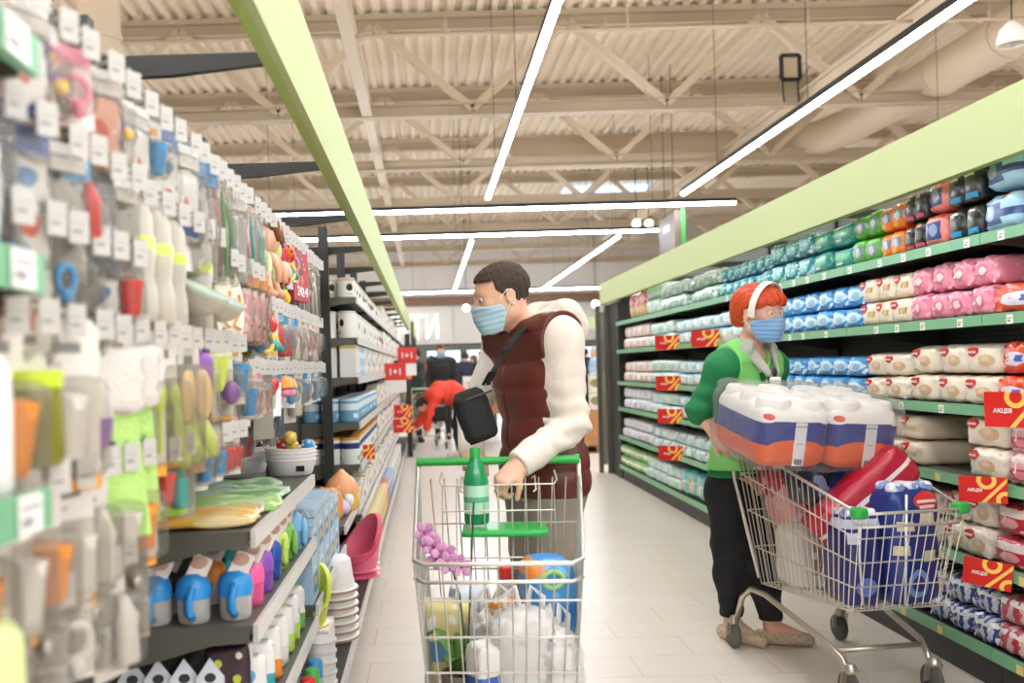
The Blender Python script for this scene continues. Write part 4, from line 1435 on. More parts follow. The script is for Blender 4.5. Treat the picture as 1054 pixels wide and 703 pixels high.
CUPB = clear('cup_clear', 'd5d2cc', .45)
for i, (px, py) in enumerate(((160, 642), (200, 640), (243, 636))):
    p = at_z(px, py, ZB)
    sipper(p.x, p.y, ZB, 'clear cup with a big blue lid, %s' % ('farthest back on the middle shelf', 'between its two twins on the middle shelf', 'nearest the price rail of the middle shelf')[i], mat('cup_blue', '2f8fd4', .3), CUPB, 1.0, .2)
for i in range(2):
    sipper(-.76 + i * .07, 2.48 + .03 * i, ZB, 'dim clear cup with a dark lid in the back of the middle shelf, %s' % ('inner one', 'outer one')[i], COLM['dark'], CUPB, .95)
CK = [('pink', 'ea5f98'), ('violet', '8d4fb0'), ('navy', '2c4fa0'), ('lime', 'b9d65a'), ('green', '7dbb5a'), ('water blue', '7db4d8')]
for i, (cn, cx) in enumerate(CK):
    y = 2.58 + i * .155
    sipper(-.492, y, ZB, '%s lidded cup along the price rail of the middle shelf' % cn, mat('lid_' + cn.replace(' ', '_'), cx, .3), clear('tint_' + cn.replace(' ', '_'), cx, .3), 1.0 + .12 * (i == 5), .3 * i)
    sipper(-.60, y + .03, ZB, '%s lidded cup in the second line of the middle shelf' % ['orange', 'teal', 'white', 'red', 'yellow', 'deep blue'][i], COLM[['orange', 'teal', 'white', 'red', 'yellow', 'blue'][i]], CUPB, 1.0, .5 * i)

# packs on the low shelf
for i in range(4):
    t = stand('soother_pack', 'white pointed card pack standing under the middle shelf, %s' % ('deepest in', 'second deepest', 'third deepest', 'fourth deepest')[i], 'card pack', -.76 + i * .065, 2.43, ZC, 'pointed card packs on the low shelf', .25)
    MB().prism([(-.035, 0), (.035, 0), (.035, .15), (0, .2), (-.035, .15)], -.002, .002).build('backing_card', printed('pointed_card', 'e6eaf0', [('oval', .5, .75, .2, .06, '2b2b33'), ('band', 0, .4, 'b9d2e6')], .45), t)
    MB().soft((0, -.02, .02), (.06, .035, .09), r=.014, n=5).build('blister_bubble', PL_CLEAR, t, smooth=True)
t = stand('dotted_pouch', 'brown pouch with lime dots and a yellow star on the low shelf', 'pouch', -.53, 2.47, ZC, None, .2)
MB().soft((0, 0, 0), (.11, .05, .22), r=.018, n=7, wrinkle=.003).build('pouch_body', printed('dotted_brown', '3b2430', [('oval', .3, .8, .09, .05, 'c6d23a'), ('oval', .7, .62, .09, .05, 'c6d23a'), ('oval', .25, .5, .08, .045, 'd8c04a'), ('oval', .75, .88, .07, .04, 'e8e0c0'), ('oval', .5, .25, .3, .14, 'e6d23c')], .4), t, smooth=True)
for i in range(7):
    y = 2.60 + i * .135
    cn = ['orange', 'teal', 'orange', 'white', 'lime', 'lime', 'green'][i]
    t = stand('spout_pouch', '%s footed white spout pouch, %s along the rail of the low shelf' % (cn, nth(i)), 'pouch', -.50, y, ZC, 'spout pouches on the low left shelf', .5)
    MB().soft((0, 0, 0), (.09, .045, .155), r=.018, n=7, wrinkle=.003, seed=i).build('pouch_body', printed('pouch_' + cn + str(i % 2), 'ece8e2', [('band', 0, .4, dict(orange='ee8a2c', teal='2fa0a8', white='d8d4cc', lime='b6d45c', green='6fb25a')[cn]), ('oval', .4, .65, .2, .12, '5aa6c8')], .35), t, smooth=True)
    MB().lathe([(.012, .15), (.012, .175), (.006, .185), (.0, .186)], 12).build('cap', COLM[['white', 'blue', 'orange', 'teal', 'lime', 'green', 'lime'][i]], t, smooth=40)

# things on the base deck, near
DX = -.42
CAPS = ['blue', 'green', 'red']
for i in range(3):
    for j in range(2):
        p = (DX + .0 - j * .075, 3.18 + i * .10)
        t = stand('capped_bottle', 'clear bottle with a bright %s cap on the base deck, %s row' % (CAPS[2 - i], ('aisle', 'inner')[j]), 'bottle', p[0], p[1], ZD, 'capped bottles on the base deck')
        MB().lathe([(.0, 0), (.03, 0), (.033, .006), (.032, .12), (.022, .15)], 16).build('bottle_body', PL_MILK, t, smooth=40)
        MB().lathe([(.026, .145), (.027, .15), (.026, .2), (.022, .205), (.0, .206)], 16).build('cap', COLM[CAPS[2 - i]], t, smooth=40)
for i in range(6):
    t = stand('lidded_tub', 'white lidded tub, %s from the bottom of its stack on the base deck' % nth(i), 'tub', DX + .0, 3.56, ZD + i * .038, 'white tubs stacked on the base deck')
    MB().lathe([(.0, 0), (.052, 0), (.056, .03), (.0, .03)], 20).build('tub_body', M_WHITE, t, smooth=40)
    MB().lathe([(.059, .028), (.060, .037), (.0, .038)], 20).build('lid', mat('tub_lid', 'dcd8d2', .35), t, smooth=40)
t = stand('baby_bath_pack', 'pink and white box behind the capped bottles', 'box', -.50, 3.80, ZD)
MB().soft((0, 0, 0), (.2, .22, .225), r=.012, n=5).build('carton', printed('pinkwhite_box', 'f0e4e2', [('band', .25, .6, 'f0c2c4'), ('oval', .5, .8, .3, .1, 'e89aa0')], .4), t, smooth=50)


def potty_seat(x, y, z, label, m, sc=1.0, rz=0.0):
    """a moulded potty: a round bowl wall whose height rises to a back rest, with a turned-over lip"""
    t = stand('potty', label, 'potty', x, y, z, 'potties on the base deck', rz)
    n = 36
    prof_r = lambda u: .095 + .03 * u
    vs, fs = [], []
    rings = 9
    for side in range(2):
        for i in range(rings):
            u = i / (rings - 1)
            for k in range(n):
                a = 2 * math.pi * k / n
                top = .12 + .19 * max(0, math.cos(a) * .9 + .1) ** 1.2 - .03 * max(0, -math.cos(a))
                r = prof_r(u) - (.012 if side else 0) + (.012 * math.sin(u * math.pi) if side == 0 else 0)
                r += .018 * max(0, u - .85) / .15 * (1 if side == 0 else .3)
                zz = (.012 if side else 0) + u * (top - (.012 if side else 0))
                vs.append((r * math.cos(a) * 1.08, r * math.sin(a), zz))
    for side in range(2):
        o = side * rings * n
        for i in range(rings - 1):
            for k in range(n):
                l = (k + 1) % n
                f = (o + i * n + k, o + i * n + l, o + (i + 1) * n + l, o + (i + 1) * n + k)
                fs.append(f if side == 0 else f[::-1])
    for k in range(n):
        l = (k + 1) % n
        a, b = (rings - 1) * n, rings * n + (rings - 1) * n
        fs.append((a + k, a + l, b + l, b + k))
    fs.append(tuple(reversed(range(n))))
    fs.append(tuple(range(rings * n, rings * n + n)))
    MB().add(vs, fs).build('potty_shell', m, t, smooth=55)
    MB().lathe([(.125, 0), (.128, .006), (.1, .02)], 30, sx=1.08).build('foot', m, t, smooth=40)
    t.scale = (sc,) * 3
    return t


PINKM = mat('potty_pink', 'ec6f8c', .3)
for k in range(2):
    potty_seat(-.445, 5.72, ZD + k * .035, 'pink potty with a high back, %s of the nested pair' % ('lower', 'upper')[k], PINKM, 1.02, .75)
for k in range(3):
    potty_seat(-.43, 6.08, ZD + k * .03, 'lime green low potty, %s of the stack behind the pink ones' % ('lowest', 'middle', 'topmost')[k], mat('potty_lime', 'bcd84a', .3), .72, 0)
potty_seat(-.50, 3.78, ZD + .225, 'yellow green potty on the pink and white box', mat('potty_yellowgreen', 'd2d84e', .3), .72, 1.2)
# nested white potties, upside down
for k in range(7):
    t = stand('stacking_pot', 'white speckled pot turned upside down, %s from the bottom' % nth(k), 'pot', -.445, 4.42, ZD + k * .036, 'nested white pots')
    MB().lathe([(.125, 0), (.128, .004), (.126, .012), (.112, .016), (.100, .06), (.088, .135), (.07, .15), (.0, .153), (.0, .147), (.066, .144), (.082, .131), (.096, .06), (.11, .008)], 28, sx=.8).build('pot_body', M_WHITE, t, smooth=45)
    MB().lathe([(.1285, .002), (.1295, .006), (.1275, .011)], 28, sx=.8).build('rim', mat('rim_brown_dots', 'b98f78', .4, var=.6, bscale=120), t, smooth=45)
    if k == 6:
        MB().ball((.0, -.098, .08), (.008, .003, .02), 8).build('leaf_mark', COLM['lime'], t, smooth=True)

# light blue toy boxes stacked on the low shelf past the price rail
BOXB = printed('toybox_blue', 'a9cbe0', [('rect', .12, .88, .2, .72, '5d7f96'), ('oval', .5, .42, .22, .2, 'e0b93a'), ('oval', .5, .3, .28, .09, '2f6fb8'), ('rect', .3, .7, .82, .9, 'e8eef2')], .35)
BOXT = mat('toybox_pale', 'bcd6e6', .4)
k = 0
for row in range(2):
    for i in range(5):
        y = 3.72 + i * .22
        x, z = -.525, .49 + row * .142
        t = stand('toy_box', 'light blue window toy box, %s along the %s layer' % (nth(i), ('lower', 'upper')[row]), 'box', x, y, z, 'light blue toy boxes', math.pi / 2)
        MB().box(-.10, .10, -.075, .075, 0, .14).build('carton', BOXB, t)
        MB().box(-.101, .101, -.076, .076, .136, .1405).build('box_top', BOXT, t)
for i in range(2):
    t = stand('toy_box', 'pale blue flat box with dark lines on top of the toy boxes, %s' % ('near one', 'far one')[i], 'box', -.52, 3.78 + i * .30, .49 + .286, 'flat boxes on the toy boxes', math.pi / 2)
    MB().box(-.14, .14, -.08, .08, 0, .07).build('carton', printed('flatbox_blue', 'b3cfe0', [('band', .45, .5, '4f6a80'), ('band', .9, 1, 'd6e4ec')], .4), t)
    for s in (-1, 1):
        MB().tube([(s * .142, -.06 + .008 * q, .035 + .03 * math.sin(q * .78)) for q in range(5)], .003).build('loop', M_WHITE, t)

# soft squeaky toys on the bay before the post
p = at_x(322, 505, -.50)
t = stand('squeaky_pig', 'orange squeaky pig toy behind the toy boxes', 'toy', -.52, 4.98, .58, 'squeaky toys', .3)
ORG = mat('squeaky_orange', 'f2a25c', .4)
MB().soft((0, 0, 0), (.12, .1, .17), r=.04, n=7, bulge=.15).build('body', ORG, t, smooth=True)
for s in (-1, 1):
    MB().ball((s * .04, 0, .168), (.018, .012, .022), 10).build('ear', ORG, t, smooth=True)
    MB().ball((s * .02, -.055, .12), .006, 8).build('eye', COLM['dark'], t, smooth=True)
MB().ball((0, -.058, .095), (.018, .012, .013), 10).build('snout', mat('squeaky_pink', 'f0a58c', .4), t, smooth=True)
t = stand('squeaky_chick', 'orange and yellow pointed squeaky toy behind the toy boxes', 'toy', -.50, 5.45, .58, 'squeaky toys')
MB().lathe([(.0, 0), (.085, 0), (.1, .02), (.1, .09), (.098, .1)], 20).build('body', mat('squeaky_yellow', 'f4c86a', .4), t, smooth=40)
MB().lathe([(.1, .098), (.1, .12), (.07, .17), (.03, .205), (.012, .225), (.0, .228)], 20).build('hood', mat('squeaky_hood', 'f5b07c', .4), t, smooth=40)
t = stand('squeaky_lamb', 'lilac and white squeaky toy lying between the orange ones', 'toy', -.50, 5.2, .58, 'squeaky toys', .8)
MB().soft((0, 0, 0), (.13, .09, .085), r=.035, n=7, bulge=.15).build('body', mat('squeaky_lilac', 'd9c8e0', .4), t, smooth=True)
MB().ball((.065, -.01, .08), (.035, .032, .035), 12).build('head', mat('squeaky_white', 'efe6e2', .4), t, smooth=True)
for i, (dx, y) in enumerate(((.0, 5.75), (.0, 5.95))):
    t = stand('snack_bag', 'orange white snack bag, %s' % ('nearer one in front of the post', 'farther one in front of the post')[i], 'bag', -.50, y, .58, 'snack bags before the post', .4 + i)
    MB().soft((0, 0, 0), (.13, .05, .12), r=.02, n=7, wrinkle=.004, seed=i).build('bag_body', printed('snack_print', 'efe0cc', [('speckle', 18, .55, 'f0a85a')], .35), t, smooth=True)

# cartons along the base deck
k = 0
y = 6.42
while y < 13:
    cn, m_ = ('yellow', printed('carton_yellow', 'e9c777', [('rect', .1, .9, .75, .9, 'f3e6c0'), ('oval', .5, .4, .3, .2, 'd9a04a')], .4))
    if 8.6 < y < 9.1:
        cn, m_ = ('red', printed('carton_red', 'd6604e', [('rect', .1, .9, .7, .9, 'f0d9d0')], .4))
    elif 9.1 <= y < 9.9:
        cn, m_ = ('blue', printed('carton_blue', '7d9ed0', [('rect', .1, .9, .6, .9, 'dfe6f0')], .4))
    elif y >= 9.9:
        cn, m_ = (('white', 'pale blue', 'cream')[k % 3], (printed('carton_white', 'ece8e2', [('band', .2, .5, 'c9d8b0')], .4), printed('carton_pale', 'bcd2e4', [('band', .5, .8, '5a8fc0')], .4), printed('carton_cream', 'eddcb4', [('oval', .5, .5, .3, .3, '9cc07a')], .4))[k % 3])
    w_ = .15 if y < 9 else .24
    t = stand('food_carton', '%s food carton, %s along the base deck beyond the potties' % (cn, nth(k)), 'carton', -.44, y, ZD, 'cartons on the left base deck', math.pi / 2)
    MB().box(-w_ / 2 + .002, w_ / 2 - .002, -.055, .055, 0, .2).build('carton_body', m_, t)
    MB().box(-w_ / 2 + .003, w_ / 2 - .003, -.054, .054, .2, .203).build('carton_top', mat('carton_top_' + cn.replace(' ', '_'), {'yellow': 'efdca0', 'red': 'e0837a', 'blue': 'a8bcdc'}.get(cn, 'ebe6dc'), .4), t)
    y += w_
    k += 1

# ---------------------------------------------------------------- cans and boxes on the shelves beyond the post
TINS = {
    'black dotted white can': printed('tin_dots', 'e6e0d6', [('oval', .5, .55, .2, .2, '1c1a1a'), ('band', .0, .06, 'b9b2a6'), ('rect', .3, .7, .15, .22, 'a9a49a'), ('band', .92, 1, 'd09a8c')], .3),
    'white can with a black dot': printed('tin_dots2', 'eae5dc', [('oval', .35, .6, .14, .15, '1c1a1a'), ('oval', .75, .5, .14, .15, '2a2a20'), ('rect', .4, .7, .12, .3, 'bcae8c')], .3),
    'blue and white can': printed('tin_blue', '6fa6c8', [('band', .55, .85, 'dce8ee'), ('rect', .3, .7, .2, .4, 'e8eef0'), ('band', 0, .06, '3f789e')], .3),
    'white can with a navy band': printed('tin_navy', 'e4e6e4', [('band', .62, .85, '26386f'), ('oval', .6, .25, .2, .12, '8ea882')], .3)}
SHZ = [1.82, 1.565, 1.315, 1.03, .765, .45]
SHNAME = ['top', 'second', 'third', 'fourth', 'fifth', 'sixth']


def tin(x, y, z, r, h, m, label, lid=None):
    t = stand('food_tin', label, 'tin', x, y, z, 'cans and boxes beyond the dark post', R(0, 6))
    MB().lathe([(.0, 0), (r, 0), (r * 1.01, .003), (r * 1.01, h * .93)], 20).build('tin_body', m, t, smooth=40)
    MB().lathe([(r * 1.03, h * .9), (r * 1.03, h * .985), (r * .97, h), (.0, h)], 20).build('lid', lid or mat('tin_lid', 'd8cfc4', .35), t, smooth=40)
    return t


def carton(x, y, z, w, d, h, m, label):
    t = stand('cereal_box', label, 'box', x, y, z, 'cans and boxes beyond the dark post', math.pi / 2)
    MB().box(-w / 2, w / 2, -d / 2, d / 2, 0, h).build('box_body', m, t)
    MB().box(-w / 2 + .001, w / 2 - .001, -d / 2 + .001, d / 2 - .001, h, h + .002).build('box_top', M_PAPER, t)
    return t


CARTS = [printed('cereal_white', 'ece9e4', [('rect', .08, .12, 0, 1, '44423e'), ('rect', .3, .7, .06, .14, '8a8680'), ('band', .88, 1, 'e3d28c')], .4),
         printed('cereal_blue', '9dbede', [('band', .6, .8, 'dfe9f2'), ('rect', .2, .8, .2, .35, 'eaf0f4')], .4),
         printed('cereal_cream', 'e9e2d0', [('oval', .5, .55, .25, .2, '2a2624'), ('band', 0, .1, 'c8b890')], .4),
         printed('cereal_pink', 'ead0cc', [('band', .3, .5, 'c86a6a'), ('rect', .2, .8, .6, .8, 'f4eeea')], .4),
         printed('cereal_yellow', 'ead79a', [('band', .2, .6, 'f2ead0'), ('oval', .5, .75, .3, .1, 'd0983a')], .4)]
LIDS = {2: None}
for si, z in enumerate(SHZ):
    y = 6.18
    k = 0
    while y < 15.8:
        pit = .125 if y < 8 else (.20 if y < 11 else .34)
        near = y < 6.9
        fr = 1.12 if k == 0 else 1.0
        for ln in range(4 if k == 0 else (2 if y < 8 else 1)):
            x = -.505 - ln * (.122 if k == 0 else .112)
            pos = '%s along the %s shelf%s' % (nth(k), SHNAME[si], ('', ', second line', ', third line', ', back line')[ln])
            if si in (0, 1) and y < 10:
                nm = 'black dotted white can' if (k + si) % 2 == 0 else 'white can with a black dot'
                if si == 0 and near and ln >= 2:
                    continue
                tin(x, y, z, .05 * fr, .125 if si == 0 else .17, TINS[nm], nm + ', ' + pos)
            elif si == 3 and y < 8.5:
                tin(x, y, z, .052 * fr, .15, TINS['blue and white can'], 'blue and white can, ' + pos, mat('lid_paleblue', 'cfe0ea', .35))
            elif si == 4 and y < 8.5:
                tin(x, y, z, .054 * fr, .17, TINS['white can with a navy band'], 'white can with a navy band and orange lid, ' + pos, mat('lid_orange', 'dfa048', .35))
            else:
                j = (0 if si == 2 and y < 6.5 else (1 if si == 2 and y < 7 else (k * 7 + si * 3) % 5))
                cn = ['white box with a dark edge', 'light blue box', 'cream box with a dark disc', 'pale pink box', 'yellow and cream box'][j]
                carton(x + .005, y, z, pit * .92, .1, R(.15, .2) if si != 2 else .205, CARTS[j], cn + ', ' + pos)
        y += pit
        k += 1

# promotion posts at the far end of the left row
PROMO2 = printed('promo_two_part', 'e9e6e2', [('band', .42, 1, 'd8382e')], .5)
for i, (px, py, Y, w_, h_) in enumerate(((407, 389, 9.9, .22, .30), (419, 372, 13.0, .25, .38))):
    p = at_y(px, py, Y)
    t = thing('promo_board', 'red and white 1+1 offer board, %s' % ('nearer and lower one', 'farther and higher one')[i], 'sign', p, group='offer boards on the left row')
    MB().box(-w_ / 2, w_ / 2, -.004, .004, -h_ / 2, h_ / 2).build('board', PROMO2, t)
    lettering('1+1', h_ * .3, M_PAPER, t, (0, -.006, h_ * .2), depth=.001, bold=.002)
    MB().box(-w_ / 2 - .12, -w_ / 2 + .02, .002, .012, -.02, .02).build('bracket', M_STEEL_D, t)
for i, (px, py, Y) in enumerate(((374, 464, 6.6), (415, 425, 12.0), (415, 440, 11.2), (416, 386, 13.4))):
    p = at_y(px, py, Y)
    promo((p.x, p.y, p.z - .06), ('red discount sign with a yellow percent symbol on the fifth left shelf', 'small red discount sign low beside the reaching hand, upper one', 'small red discount sign low beside the reaching hand, lower one', 'small red discount sign between the two offer boards')[i], w=.16 if i == 0 else .24, h=.1 if i == 0 else .16, rz=.35)
t = thing('sign_post', 'thin dark post carrying the offer boards at the far left row end', 'post', (-.30, 15.0, 0))
MB().box(-.04, .04, -.04, .04, 0, 1.9).build('post', M_STEEL_D, t)

# ================================================================ bodies: smooth blended volumes turned into one skin
def V(*a):
    return np.array(a, float)


def RC(a, b, ra, rb, k=.03, flat=None, axis=None, op='add'):
    """a tapered limb from a to b; flat squeezes it along the unit vector axis"""
    return dict(t='rc', a=np.array(a, float), b=np.array(b, float), ra=ra, rb=rb, k=k, flat=flat, axis=None if axis is None else np.array(axis, float), op=op)


def EL(c, r, k=.03, M=None, op='add'):
    return dict(t='el', c=np.array(c, float), r=np.array(r, float), k=k, M=None if M is None else np.array(M, float), op=op)


def d_prim(p, P):
    if p['t'] == 'rc':
        a, b = p['a'], p['b']
        Q = P
        if p['flat']:
            ax = p['axis'] / np.linalg.norm(p['axis'])
            s = 1 / p['flat'] - 1
            Q = P + ((P - a) @ ax)[:, None] * ax * s
            b = b + ((b - a) @ ax) * ax * s
        ba = b - a
        pa = Q - a
        t = np.clip((pa @ ba) / max(ba @ ba, 1e-9), 0, 1)
        d = np.linalg.norm(pa - t[:, None] * ba, axis=1) - (p['ra'] + (p['rb'] - p['ra']) * t)
        return d * (p['flat'] or 1) ** .5 if p['flat'] else d
    q = P - p['c']
    if p['M'] is not None:
        q = q @ p['M']
    k0 = np.linalg.norm(q / p['r'], axis=1)
    k1 = np.linalg.norm(q / (p['r'] ** 2), axis=1) + 1e-9
    return k0 * (k0 - 1) / k1


def bb_prim(p):
    if p['t'] == 'rc':
        m = max(p['ra'], p['rb'])
        return np.minimum(p['a'], p['b']) - m, np.maximum(p['a'], p['b']) + m
    m = p['r'].max()
    return p['c'] - m, p['c'] + m


def combine(f, d, p):
    k = max(p['k'], 1e-5)
    if p['op'] == 'add':
        h = np.maximum(k - np.abs(f - d), 0) / k
        return np.minimum(f, d) - h * h * k * .25
    if p['op'] == 'sub':
        h = np.maximum(k - np.abs(f + d), 0) / k
        return np.maximum(f, -d) + h * h * k * .25
    return np.maximum(f, d)


def sdf_eval(prims, P, post=None):
    f = np.full(len(P), 1.0)
    for p in prims:
        if p['t'] == 'fn':
            f = p['f'](f, P)
        else:
            f = combine(f, d_prim(p, P), p)
    return f


def FN(f):
    return dict(t='fn', f=f)


def skin(name, prims, h, m, parent, polish=2):
    """the zero surface of the blended volumes as one smooth closed mesh"""
    los, his = zip(*[bb_prim(p) for p in prims if p['t'] != 'fn' and p['op'] == 'add'])
    lo, hi = np.min(los, 0) - 3 * h - .02, np.max(his, 0) + 3 * h + .02
    n = np.ceil((hi - lo) / h).astype(int) + 1
    ax = [lo[i] + h * np.arange(n[i]) for i in range(3)]
    Fd = np.full(n, 1.0)
    for p in prims:
        if p['t'] == 'fn':
            idx = np.argwhere(Fd < .08)
            P = np.stack([ax[i][idx[:, i]] for i in range(3)], 1)
            Fd[tuple(idx.T)] = p['f'](Fd[tuple(idx.T)], P)
            continue
        a, b = bb_prim(p)
        mg = p['k'] + 2.5 * h
        i0 = np.maximum(((a - mg - lo) / h).astype(int), 0)
        i1 = np.minimum(((b + mg - lo) / h).astype(int) + 2, n)
        if np.any(i1 <= i0):
            continue
        sl = tuple(slice(i0[i], i1[i]) for i in range(3))
        G = np.stack(np.meshgrid(*[ax[i][sl[i]] for i in range(3)], indexing='ij'), -1).reshape(-1, 3)
        sub = Fd[sl]
        Fd[sl] = combine(sub.reshape(-1), d_prim(p, G), p).reshape(sub.shape)
    ins = Fd < 0
    C = [ins[i:n[0] - 1 + i, j:n[1] - 1 + j, k:n[2] - 1 + k] for i in (0, 1) for j in (0, 1) for k in (0, 1)]
    s = sum(c.astype(np.int8) for c in C)
    act = (s > 0) & (s < 8)
    cells = np.argwhere(act)
    ids = np.full(act.shape, -1, int)
    ids[act] = np.arange(len(cells))
    acc = np.zeros((len(cells), 3))
    cn = np.zeros(len(cells))
    offs = [np.array((i, j, k)) for i in (0, 1) for j in (0, 1) for k in (0, 1)]
    for ia, oa in enumerate(offs):
        for ob in offs[ia + 1:]:
            if np.abs(ob - oa).sum() != 1:
                continue
            A, B = cells + oa, cells + ob
            fa, fb = Fd[tuple(A.T)], Fd[tuple(B.T)]
            c = (fa < 0) != (fb < 0)
            t = np.where(c, fa / np.where(c, fa - fb, 1), 0)
            acc += np.where(c[:, None], A + t[:, None] * (B - A), 0)
            cn += c
    vs = lo + h * acc / np.maximum(cn, 1)[:, None]
    faces = []
    for axis in range(3):
        o1, o2 = [i for i in range(3) if i != axis]
        shp = list(n)
        shp[axis] -= 1
        A = ins[tuple(slice(0, n[i] - (1 if i == axis else 0)) for i in range(3))]
        B = ins[tuple(slice(1, None) if i == axis else slice(None) for i in range(3))]
        e = np.argwhere(A != B)
        e = e[(e[:, o1] > 0) & (e[:, o2] > 0) & (e[:, o1] < n[o1] - 1) & (e[:, o2] < n[o2] - 1)]
        fl = A[tuple(e.T)]
        u1, u2 = np.zeros(3, int), np.zeros(3, int)
        u1[o1], u2[o2] = 1, 1
        q = np.stack([ids[tuple((e - u1 - u2).T)], ids[tuple((e - u2).T)], ids[tuple(e.T)], ids[tuple((e - u1).T)]], 1)
        rev = fl if axis != 1 else ~fl
        q[~rev] = q[~rev][:, ::-1]
        faces.append(q)
    faces = np.concatenate(faces)
    faces = faces[(faces >= 0).all(1)]
    for _ in range(polish):
        eps = h * .3
        f0 = sdf_eval(prims, vs)
        g = np.stack([sdf_eval(prims, vs + eps * np.eye(3)[i]) - f0 for i in range(3)], 1) / eps
        gl = (g * g).sum(1)
        st = np.clip(f0 / np.maximum(gl, .2), -h * .5, h * .5)
        vs = vs - st[:, None] * g
    me = bpy.data.meshes.new(name)
    me.from_pydata(vs.tolist(), [], faces.tolist())
    me.materials.append(m)
    me.polygons.foreach_set('use_smooth', [True] * len(me.polygons))
    me.update()
    o = bpy.data.objects.new(name, me)
    COL.objects.link(o)
    o.parent = parent
    if parent:
        o.matrix_parent_inverse = parent.matrix_basis.inverted()
    return o


def rotM(yaw=0, pitch=0, roll=0):
    """columns: the body's own right, forward and up; yaw 0 looks along +Y, positive yaw turns to the left, pitch up, roll to the right"""
    return np.array(Matrix.Rotation(yaw, 3, 'Z') @ Matrix.Rotation(pitch, 3, 'X') @ Matrix.Rotation(roll, 3, 'Y'))


def XF(prims, M, c, s=1.0):
    out = []
    for p in prims:
        q = dict(p)
        if p['t'] == 'rc':
            q['a'], q['b'] = M @ p['a'] * s + c, M @ p['b'] * s + c
            q['ra'], q['rb'] = p['ra'] * s, p['rb'] * s
            if p['axis'] is not None:
                q['axis'] = M @ p['axis']
        elif p['t'] == 'el':
            q['c'] = M @ p['c'] * s + c
            q['r'] = p['r'] * s
            q['M'] = M @ (p['M'] if p['M'] is not None else np.eye(3))
        q['k'] = p.get('k', 0) * s
        out.append(q)
    return out


def head_prims(fem=False):
    """right x, forward y, up z, centre between the ears; chin about -.12, crown about +.12"""
    P = [EL((0, -.012, .032), (.073, .094, .084), .03), EL((0, .022, -.035), (.060, .068, .075), .04),
         EL((0, .030, .020), (.066, .066, .060), .03), EL((0, .066, -.094), (.022, .02, .020), .03),
         RC((-.05, .0, -.06), (-.018, .062, -.098), .02, .018, .03), RC((.05, .0, -.06), (.018, .062, -.098), .02, .018, .03),
         EL((0, .080, .030), (.045, .014, .011), .018), EL((-.042, .068, -.012), (.02, .018, .016), .02), EL((.042, .068, -.012), (.02, .018, .016), .02)]
    for s in (-1, 1):
        P.append(EL((s * .030, .094, .008), (.017, .013, .012), .014, op='sub'))
    P += [RC((0, .086, .018), (0, .108, -.024), .0075, .0125, .012), EL((-.011, .098, -.028), (.008, .009, .007), .008), EL((.011, .098, -.028), (.008, .009, .007), .008),
          EL((0, .088, -.060), (.024, .009, .006), .006), EL((0, .086, -.070), (.020, .009, .006), .006)]
    for s in (-1, 1):
        Me = np.array(Matrix.Rotation(s * -.35, 3, 'Z') @ Matrix.Rotation(.15, 3, 'X'))
        P.append(EL((s * .076, -.012, -.004), (.008, .019, .031), .008, Me))
        P.append(EL((s * .084, -.006, .0), (.004, .009, .016), .005, Me, op='sub'))
    return P


def hand_prims(side, curl=(.9, 1.2, .8), spread=.0, thumb=(.5, .6)):
    """wrist at the origin, fingers along +x, back of the hand +z, thumb on +y times side; length about .185"""
    P = [RC((-.02, 0, 0), (.02, 0, 0), .027, .030, .02, flat=.7, axis=(0, 0, 1)),
         RC((.02, .022, 0), (.085, .030, .002), .016, .0135, .02), RC((.02, .006, 0), (.090, .009, .004), .016, .0135, .02),
         RC((.02, -.010, 0), (.085, -.012, .002), .016, .0130, .02), RC((.02, -.022, -.002), (.076, -.031, -.002), .016, .0120, .02),
         RC((.015, .024, -.010), (.05, .034, -.014), .018, .015, .02)]
    for (y0, x0, ln, r, kx) in ((.030, .085, (.040, .025, .020), .0095, 1.0), (.009, .090, (.045, .028, .021), .0098, 1.0), (-.012, .085, (.041, .026, .020), .0093, 1.05), (-.031, .076, (.032, .020, .018), .0083, 1.1)):
        p = np.array((x0, y0, .002))
        ang = 0
        for j in range(3):
            ang += curl[j] * kx
            d = np.array((math.cos(ang), spread * (y0 * 30), -math.sin(ang)))
            d /= np.linalg.norm(d)
            q = p + d * ln[j]
            P.append(RC(p, q, r * (1 - .06 * j), r * (.94 - .08 * j), .004 if j else .008))
            p = q
    p = np.array((.035, .036, -.012))
    a1, a2 = thumb
    q = p + np.array((math.cos(a1) * .7, math.sin(a1) * .7, -.45)) * .042
    r_ = q + np.array((math.cos(a2), .15, -.75)) * .034
    P += [RC(p, q, .0125, .0112, .012), RC(q, r_, .0112, .0088, .004)]
    if side < 0:
        for p in P:
            for key in ('a', 'b', 'c'):
                if key in p:
                    p[key] = p[key] * V(1, -1, 1)
    return P


def hand_frame(direction, back):
    x = np.array(direction, float)
    x /= np.linalg.norm(x)
    z = np.array(back, float)
    z -= x * (z @ x)
    z /= np.linalg.norm(z)
    return np.stack([x, np.cross(z, x), z], 1)


SKIN_MATS = {}


def skin_mat(name, col):
    if name in MATS:
        return MATS[name]
    m = mat(name, col, .5, var=.06, bscale=30, bump=.08)
    b = m.node_tree.nodes['Principled BSDF']
    b.inputs['Subsurface Weight'].default_value = .12
    b.inputs['Subsurface Radius'].default_value = (.012, .004, .002)
    return m


def grow(prims, d, extra_k=0):
    out = []
    for p in prims:
        q = dict(p)
        if p['t'] == 'rc':
            q['ra'], q['rb'] = p['ra'] + d, p['rb'] + d
        elif p['t'] == 'el':
            q['r'] = p['r'] + (d if p['op'] == 'add' else -d)
        q['k'] = p.get('k', 0) + extra_k
        out.append(q)
    return out


def cut(n, c):
    """keep the side the normal points to"""
    n = np.array(n, float)
    n /= np.linalg.norm(n)
    c = np.array(c, float)
    return FN(lambda f, P: np.maximum(f, -((P - c) @ n)))


